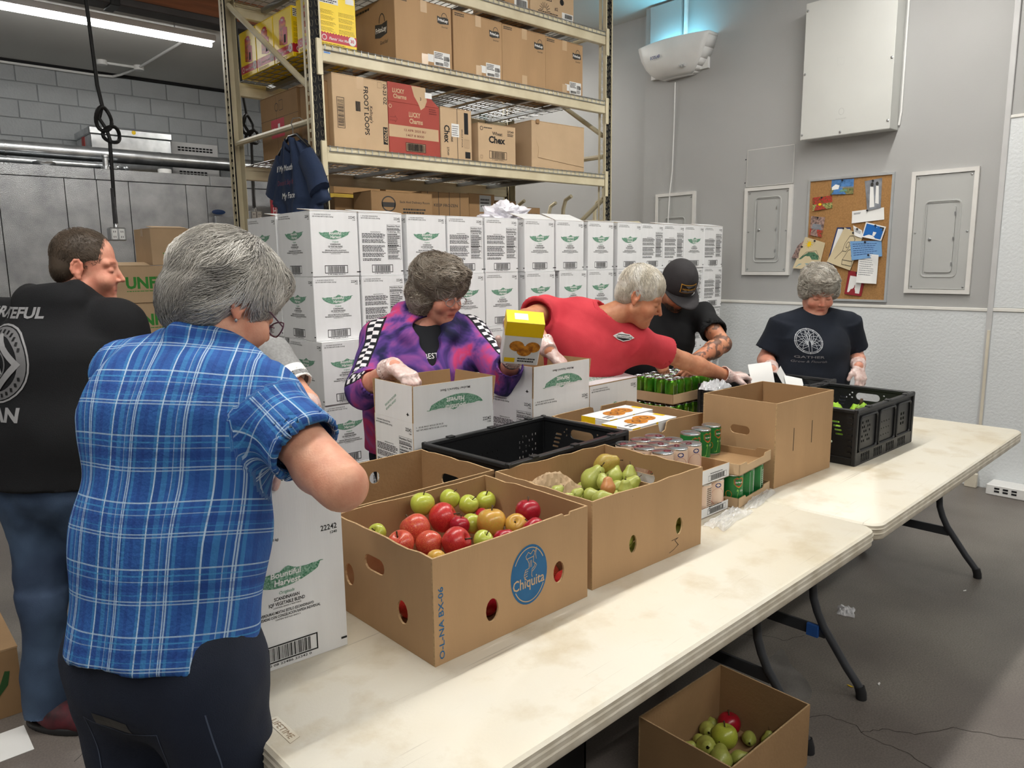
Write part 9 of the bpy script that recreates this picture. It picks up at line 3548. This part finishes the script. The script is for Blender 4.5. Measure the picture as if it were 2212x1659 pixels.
# ---------------------------------------------------------------- 5. man in the red T-shirt reaching across
def person_red():
 J = dict(head=A_(2.752, 2.150, 1.434), neck=A_(2.640, 2.300, 1.352), chest=A_(2.595, 2.380, 1.220), waist=A_(2.605, 2.485, 1.03), pelvis=A_(2.615, 2.585, 0.88),
    shR=A_(2.500, 2.510, 1.365), shL=A_(2.800, 2.215, 1.225), elR=A_(2.258, 2.398, 1.350), wrR=A_(2.205, 2.205, 1.235), elL=A_(3.090, 2.140, 1.105), wrL=A_(3.372, 2.060, 1.002))
 D = dict(hip=(0.155, 0.12), waist=(0.155, 0.12), chest=(0.19, 0.13), sh=(0.14, 0.09))
 hR = dict(dir=(0.42, -0.42, -0.62), back=(0.1, -0.55, 0.8), curl=(0.30, 0.8, 0.5))
 hL = dict(dir=(0.90, -0.36, 0.02), back=(0.2, -0.2, 0.9), curl=(0.55, 0.8, 0.5), thumb=0.5)
 root = build_person('white haired man in red T-shirt leaning over and reaching right', J, (0.50, -0.74, -0.46), SK_tan, D, hd=1.03, arm=1.05, handR=hR, handL=hL, tint=dict(brow=(0.8, 0.7, 0.6), stubble=(0.93, 0.88, 0.86)), neck_r=0.057, nose=1.06, facing=(-0.25, -0.9, 0.0))
 glove(root, J, 'R', hR)
 glove(root, J, 'L', hL, cuff=0.045)
 rb, fb = J['rb'], J['fb']
 S = SDF()
 torso_ops(S, J, rb, D, 0.016, J['pelvis'] - UP * 0.06)
 ends = []
 for n, fr, r1 in (('R', 0.50, 0.083), ('L', 0.62, 0.080)):
  ends.append(sleeve(S, J['sh' + n], J['el' + n], fr, 0.072, r1, 0.05))
 # loose cloth hanging below the reaching chest
 S.cone(J['shL'] - UP * 0.03, J['chest'] - UP * 0.10 - rb * 0.04, 0.07, 0.10, 0.08)
 S.cone(J['neck'], J['neck'] + _n(J['head'] - J['neck']) * 0.1, 0.056, 0.066, 0.008, sub=True)
 for e, d in ends:
  hollow(S, e, d, 0.068)
 m = pm('red_cotton', srgb(206, 64, 74), 0.88, var=0.08, scale=7, col2=srgb(188, 50, 62), bump=0.12, bscale=320)
 so = cloth(root, 't_shirt', S, m, 0.0065, 0.010, 7, (0.8, 1, 0.8), 14)
 # collar rib
 nb = J['neck']
 cb = MB()
 pts = []
 dn = _n(J['head'] - nb)
 e1 = _n(np.cross(dn, rb))
 e2 = np.cross(dn, e1)
 for k in range(24):
  a = 2 * PI * k / 24
  pts.append(tuple(nb + dn * 0.004 + 0.064 * (math.cos(a) * e1 + math.sin(a) * e2)))
 cb.tube(pts, 0.012, 6, closed=True)
 cb.build('collar', m, root, smooth='auto')
 # chest badge
 p = Print()
 p.poly([(-0.052, 0), (-0.028, 0.014), (-0.01, 0.022), (0.004, 0.016), (0.028, 0.014), (0.052, 0), (0.028, -0.014), (0, -0.022), (-0.028, -0.014)], 0)
 p.poly([(-0.044, 0), (-0.026, 0.011), (0.026, 0.011), (0.044, 0), (0.026, -0.011), (0, -0.018), (-0.026, -0.011)], 1, 1)
 p.rect(-0.042, -0.006, 0.042, 0.007, 0, 2)
 p.text('YELLOWSTONE', 0, -0.0045, 0.009, 1, 3, 'c', w=0.08, bold=0.02)
 V3 = A_(-0.66, -0.74, 0.1)
 u = _n(A_(0.74, -0.67, -0.12))
 project_print(subdiv_print(p, 0.02), so.data, A_(2.685, 2.195, 1.252), u, np.cross(-_n(V3), u) * -1, -V3, [M_label, M_ink], 'badge', root, 0.003)
 pants(root, J, D, M_black, name='trousers')
 shoes(root, J, M_black, M_foot)
 make_hair(root, 'hair', J['head'], J['ax'], J['hd'], dict(cap=[((0, -0.018, 0.048), (0.082, 0.102, 0.092)), ((0, -0.055, 0.0), (0.074, 0.058, 0.07))],
    cut=[((0, 0.128, -0.005), (0.10, 0.086, 0.095)), ((0.086, 0.012, -0.03), (0.03, 0.036, 0.042)), ((-0.086, 0.012, -0.03), (0.03, 0.036, 0.042)), ((0, -0.03, -0.11), (0.1, 0.1, 0.05))],
    n=9000, length=0.045, width=0.0009, curl=0.003, waves=3, jitter=0.7, clump=22, crown=(-0.03, -0.07, 0.13), flow=(0.2, 0.45, -0.1), lift=0.006, seed=8, na=0.002, seg=6,
    tones=[(0.72, 0.66, 0.55), (0.80, 0.75, 0.66), (0.60, 0.54, 0.44), (0.86, 0.83, 0.77)]), M_hair, 'short combed white hair')
 finish(root, J)


person_red()
sheet('paper_sheet', 'white printed paper held by the reaching red shirt man', (3.455, 1.975, 0.955), (R(58), R(-8), R(-52)), 0.115, 0.12, 0.006, M_paper)


# ---------------------------------------------------------------- 6. tattooed man in the black cap
def person_cap():
 J = dict(head=A_(3.555, 2.520, 1.445), neck=A_(3.585, 2.625, 1.335), chest=A_(3.555, 2.655, 1.175), waist=A_(3.53, 2.67, 0.99), pelvis=A_(3.51, 2.69, 0.84),
    shL=A_(3.735, 2.475, 1.285), shR=A_(3.415, 2.80, 1.27), elL=A_(3.62, 2.255, 1.135), wrL=A_(3.345, 2.270, 1.060), elR=A_(3.17, 2.66, 1.10), wrR=A_(3.225, 2.42, 1.085))
 D = dict(hip=(0.18, 0.13), waist=(0.19, 0.135), chest=(0.205, 0.14), sh=(0.14, 0.09))
 hL = dict(dir=(-0.70, -0.25, -0.45), back=(0.2, -0.7, 0.55), curl=(0.5, 0.7, 0.5))
 hR = dict(dir=(0.35, -0.45, -0.75), back=(-0.2, -0.6, 0.6), curl=(0.4, 0.6, 0.4))
 root = build_person('man in black T-shirt and flat-brim cap with tattooed arms', J, (-0.30, -0.62, -0.66), SK_tan, D, hd=1.03, arm=1.15, handR=hR, handL=hL, tint=dict(stubble=(0.34, 0.27, 0.24), brow=(0.3, 0.25, 0.22)), neck_r=0.062)
 # tattoo ink on the skin of the arms
 me = root.data
 n = len(me.vertices)
 co = np.empty(n * 3, np.float32)
 me.vertices.foreach_get('co', co)
 V = co.reshape(n, 3).astype(float)
 tn = np.empty(n * 4, np.float32)
 me.attributes['tint'].data.foreach_get('color', tn)
 tn = tn.reshape(n, 4)
 for q in 'LR':
  dist, t, ang = arm_attrs(J, q, V, UP)
  m = (dist < 0.075) & (t > 0.08) & (t < np.linalg.norm(J['sh' + q] - J['el' + q]) + np.linalg.norm(J['el' + q] - J['wr' + q]) - 0.01)
  ink = vnoise(V * 38, 2) + 0.6 * vnoise(V * 85, 3) > 0.12
  tn[m & ink, :3] *= np.array([0.34, 0.40, 0.50])
 me.attributes['tint'].data.foreach_set('color', tn.ravel())
 rb, fb = J['rb'], J['fb']
 S = SDF()
 torso_ops(S, J, rb, D, 0.014, J['pelvis'] - UP * 0.06)
 ends = []
 for q in 'RL':
  ends.append(sleeve(S, J['sh' + q], J['el' + q], 0.62, 0.070, 0.074, 0.05))
 S.ell(J['neck'] + UP * 0.05, (0.066, 0.066, 0.06), None, 0.01, sub=True)
 for e, d in ends:
  hollow(S, e, d, 0.064)
 cloth(root, 't_shirt', S, pm('black_cotton', srgb(16, 17, 20), 0.9, var=0.15, scale=7, bump=0.1, bscale=300), 0.008, 0.008, 7, (1, 1, 0.6), 17)
 pants(root, J, D, M_black, name='trousers')
 shoes(root, J, M_black, M_foot)
 # flat-brim cap
 r, f, u = J['ax']
 c, hd = J['head'], J['hd']
 S = SDF()

 def q(x, y, z):
  return c + hd * (r * x + f * y + u * z)
 S.ell(q(0, -0.008, 0.052), (0.094 * hd, 0.112 * hd, 0.118 * hd), [r, f, u], 0.02)
 S.ell(q(0, -0.01, -0.062), (0.2, 0.2, 0.085), [r, f, u], 0.004, sub=True)
 S.ell(q(0, -0.012, 0.045), (0.084 * hd, 0.102 * hd, 0.098 * hd), [r, f, u], 0.004, sub=True)
 mcap = pm('cap_charcoal', srgb(50, 48, 50), 0.85, var=0.08, scale=20, bump=0.15, bscale=350)
 cp = cloth(root, 'cap', S, mcap, 0.005, 0.0008, 20)
 br = MB()
 v, f_ = [], []
 n1, n2 = 14, 5
 for j in range(n2 + 1):
  for i in range(n1 + 1):
   a = PI * i / n1
   k0 = 0.094 + 0.0 * j
   x = math.cos(a) * (0.094 + 0.006 * j / n2)
   y = 0.0 + math.sin(a) * (0.104 + (0.088) * j / n2)
   v.append(tuple(q(x, y, 0.026 - 0.05 * (abs(math.cos(a)) ** 2) * 0.18 - 0.004 * j / n2)))
 for j in range(n2):
  for i in range(n1):
   f_.append((j * (n1 + 1) + i, j * (n1 + 1) + i + 1, (j + 1) * (n1 + 1) + i + 1, (j + 1) * (n1 + 1) + i))
 br.add(v, f_)
 bo = br.build('brim', mcap, cp, smooth=True)
 sm = bo.modifiers.new('thick', 'SOLIDIFY')
 sm.thickness = 0.006
 p = Print().rect(-0.046, -0.024, 0.046, 0.024, 0).rect(-0.043, -0.021, 0.043, 0.021, 1, 1)
 p.poly([(-0.04, -0.018), (-0.02, -0.002), (-0.008, -0.012), (0.012, 0.004), (0.04, -0.016), (0.04, -0.019), (-0.04, -0.019)], 2, 2)
 p.poly([(-0.025, 0.019), (-0.005, 0.006), (0.01, 0.014), (0.03, 0.019)], 2, 2)
 p.text('WESTERN MADE', 0, -0.004, 0.009, 0, 3, 'c', w=0.078, bold=0.02)
 project_print(subdiv_print(p, 0.012), cp.data, q(0.0, 0.10, 0.085), -r, u, -f, [pm('gold_thread', srgb(206, 152, 52), 0.6), M_black, pm('patch_gray', srgb(96, 98, 102), 0.7)], 'patch', cp, 0.003)
 # short beard
 make_hair(root, 'beard', c, J['ax'], hd, dict(cap=[((0, 0.030, -0.085), (0.058, 0.064, 0.042)), ((0, 0.085, -0.052), (0.022, 0.012, 0.006))], cut=[((0, 0.10, -0.066), (0.022, 0.03, 0.010)), ((0, 0.02, -0.02), (0.1, 0.1, 0.045))],
    n=2500, length=0.018, width=0.0010, curl=0.002, jitter=0.9, crown=(0, 0.0, 0.0), flow=(0, 0.3, -1), seed=5, na=0.002, seg=4, tones=[(0.05, 0.038, 0.03), (0.09, 0.065, 0.05)]), M_hair, 'short dark beard')
 finish(root, J)


person_cap()


# ---------------------------------------------------------------- 7. older woman in the navy GATHER shirt
def person_gather():
 J = dict(head=A_(4.417, 2.108, 1.398), neck=A_(4.420, 2.130, 1.268), chest=A_(4.405, 2.125, 1.095), waist=A_(4.385, 2.115, 0.90), pelvis=A_(4.37, 2.11, 0.74),
    shR=A_(4.262, 2.250, 1.198), shL=A_(4.580, 1.990, 1.205), elR=A_(4.215, 2.325, 0.985), wrR=A_(4.045, 2.185, 0.958), elL=A_(4.690, 1.975, 0.985), wrL=A_(4.470, 1.865, 0.965))
 D = dict(hip=(0.20, 0.16), waist=(0.205, 0.165), chest=(0.20, 0.15), sh=(0.13, 0.085))
 hR = dict(dir=(-0.35, -0.4, -0.85), back=(-0.6, -0.2, 0.4), curl=(0.3, 0.4, 0.3))
 hL = dict(dir=(-0.30, -0.35, -0.85), back=(-0.3, -0.85, 0.3), curl=(0.35, 0.5, 0.35))
 root = build_person('older woman with short grey curls in navy T-shirt reading GATHER', J, (-0.66, -0.63, -0.42), SK_pink, D, hd=1.08, wide=1.08, arm=1.1, handR=hR, handL=hL, tint=dict(brow=(0.8, 0.72, 0.68), lips=(0.85, 0.6, 0.6), cheeks=(1.0, 0.82, 0.80)), neck_r=0.064)
 glove(root, J, 'R', hR)
 glove(root, J, 'L', hL)
 rb, fb = J['rb'], J['fb']
 S = SDF()
 torso_ops(S, J, rb, D, 0.014, J['pelvis'] - UP * 0.08)
 S.ell(J['chest'] + fb * 0.07 - UP * 0.05, (0.15, 0.13, 0.10), None, 0.06)
 ends = []
 for q in 'RL':
  ends.append(sleeve(S, J['sh' + q], J['el' + q], 0.74, 0.078, 0.088, 0.05))
 S.ell(J['neck'] + UP * 0.045 + fb * 0.035, (0.078, 0.078, 0.062), None, 0.01, sub=True)
 for e, d in ends:
  hollow(S, e, d, 0.074)
 so = cloth(root, 't_shirt', S, pm('navy_jersey', srgb(20, 27, 40), 0.9, var=0.12, scale=7, bump=0.1, bscale=300), 0.0075, 0.007, 7, (1, 1, 0.6), 21)
 p = Print()
 p.ring(0, 0, 0.072, 0.072, 0.004, 0, 0, 32)
 p.ring(0, 0, 0.064, 0.064, 0.003, 0, 0, 32)
 for k in range(12):
  a = 2 * PI * k / 12
  p.stroke([(0.064 * math.cos(a), 0.064 * math.sin(a)), (0.072 * math.cos(a), 0.072 * math.sin(a))], 0.003, 0)
 for sx in (-1, 1):
  for k in range(6):
   a = R(-50 + 26 * k)
   x1, y1 = 0.058 * math.cos(a) * sx, 0.058 * math.sin(a)
   mx_, my_ = 0.03 * math.cos(a + 0.5) * sx, 0.03 * math.sin(a + 0.5)
   nx_, ny_ = 0.03 * math.cos(a - 0.4) * sx, 0.03 * math.sin(a - 0.4)
   p.stroke([(0.008 * sx, -0.01), (mx_, my_), (x1, y1), (nx_, ny_), (0.008 * sx, -0.02)], 0.0022, 0)
 p.stroke([(-0.007, -0.058), (-0.007, 0.055)], 0.002, 0).stroke([(0.007, -0.058), (0.007, 0.055)], 0.002, 0)
 p.text('GATHER', 0, -0.098, 0.014, 1, 0, 'c', w=0.15)
 p.text('Grow & Flourish', 0, -0.124, 0.013, 1, 0, 'c', w=0.18, skew=0.3, bold=0)
 project_print(subdiv_print(p, 0.015), so.data, A_(4.215, 2.045, 1.118), -_n(rb * A_(1, 1, 0)), UP, -fb, [pm('tee_print', srgb(176, 180, 186), 0.7), pm('tee_print_dull', srgb(120, 118, 122), 0.7)], 'print', root, 0.0025)
 pants(root, J, D, M_denim, name='trousers')
 shoes(root, J, M_black, M_foot)
 make_hair(root, 'hair', J['head'], J['ax'], J['hd'], dict(cap=[((0, -0.018, 0.058), (0.094, 0.112, 0.090)), ((0, -0.05, 0.0), (0.088, 0.068, 0.08)), ((0.068, 0.0, 0.02), (0.032, 0.05, 0.05)), ((-0.068, 0.0, 0.02), (0.032, 0.05, 0.05)), ((0, 0.05, 0.092), (0.07, 0.045, 0.034))],
    cut=[((0, 0.125, -0.03), (0.095, 0.085, 0.105)), ((0, 0, -0.10), (0.11, 0.11, 0.05))], n=7000, length=0.036, width=0.0012, curl=0.013, waves=8, clump=40, swirl=0.9, jitter=2.6, crown=(0, -0.03, 0.15), flow=(0, 0.1, -0.2), lift=0.018, seed=11, na=0.008, nf=38, seg=9,
    tones=[(0.52, 0.475, 0.41), (0.64, 0.60, 0.53), (0.40, 0.36, 0.30), (0.74, 0.71, 0.65)]), M_hair, 'short curly light grey hair')
 MB().tube([tuple(J['wrL'] + _n(J['elL'] - J['wrL']) * 0.055 + 0.036 * (math.cos(a) * _n(np.cross(J['elL'] - J['wrL'], UP)) + math.sin(a) * _n(np.cross(np.cross(J['elL'] - J['wrL'], UP), J['elL'] - J['wrL'])))) for a in [2 * PI * k / 16 for k in range(16)]], 0.006, 6, closed=True).build('bracelet', M_steel, root, smooth='auto')
 finish(root, J)


person_gather()
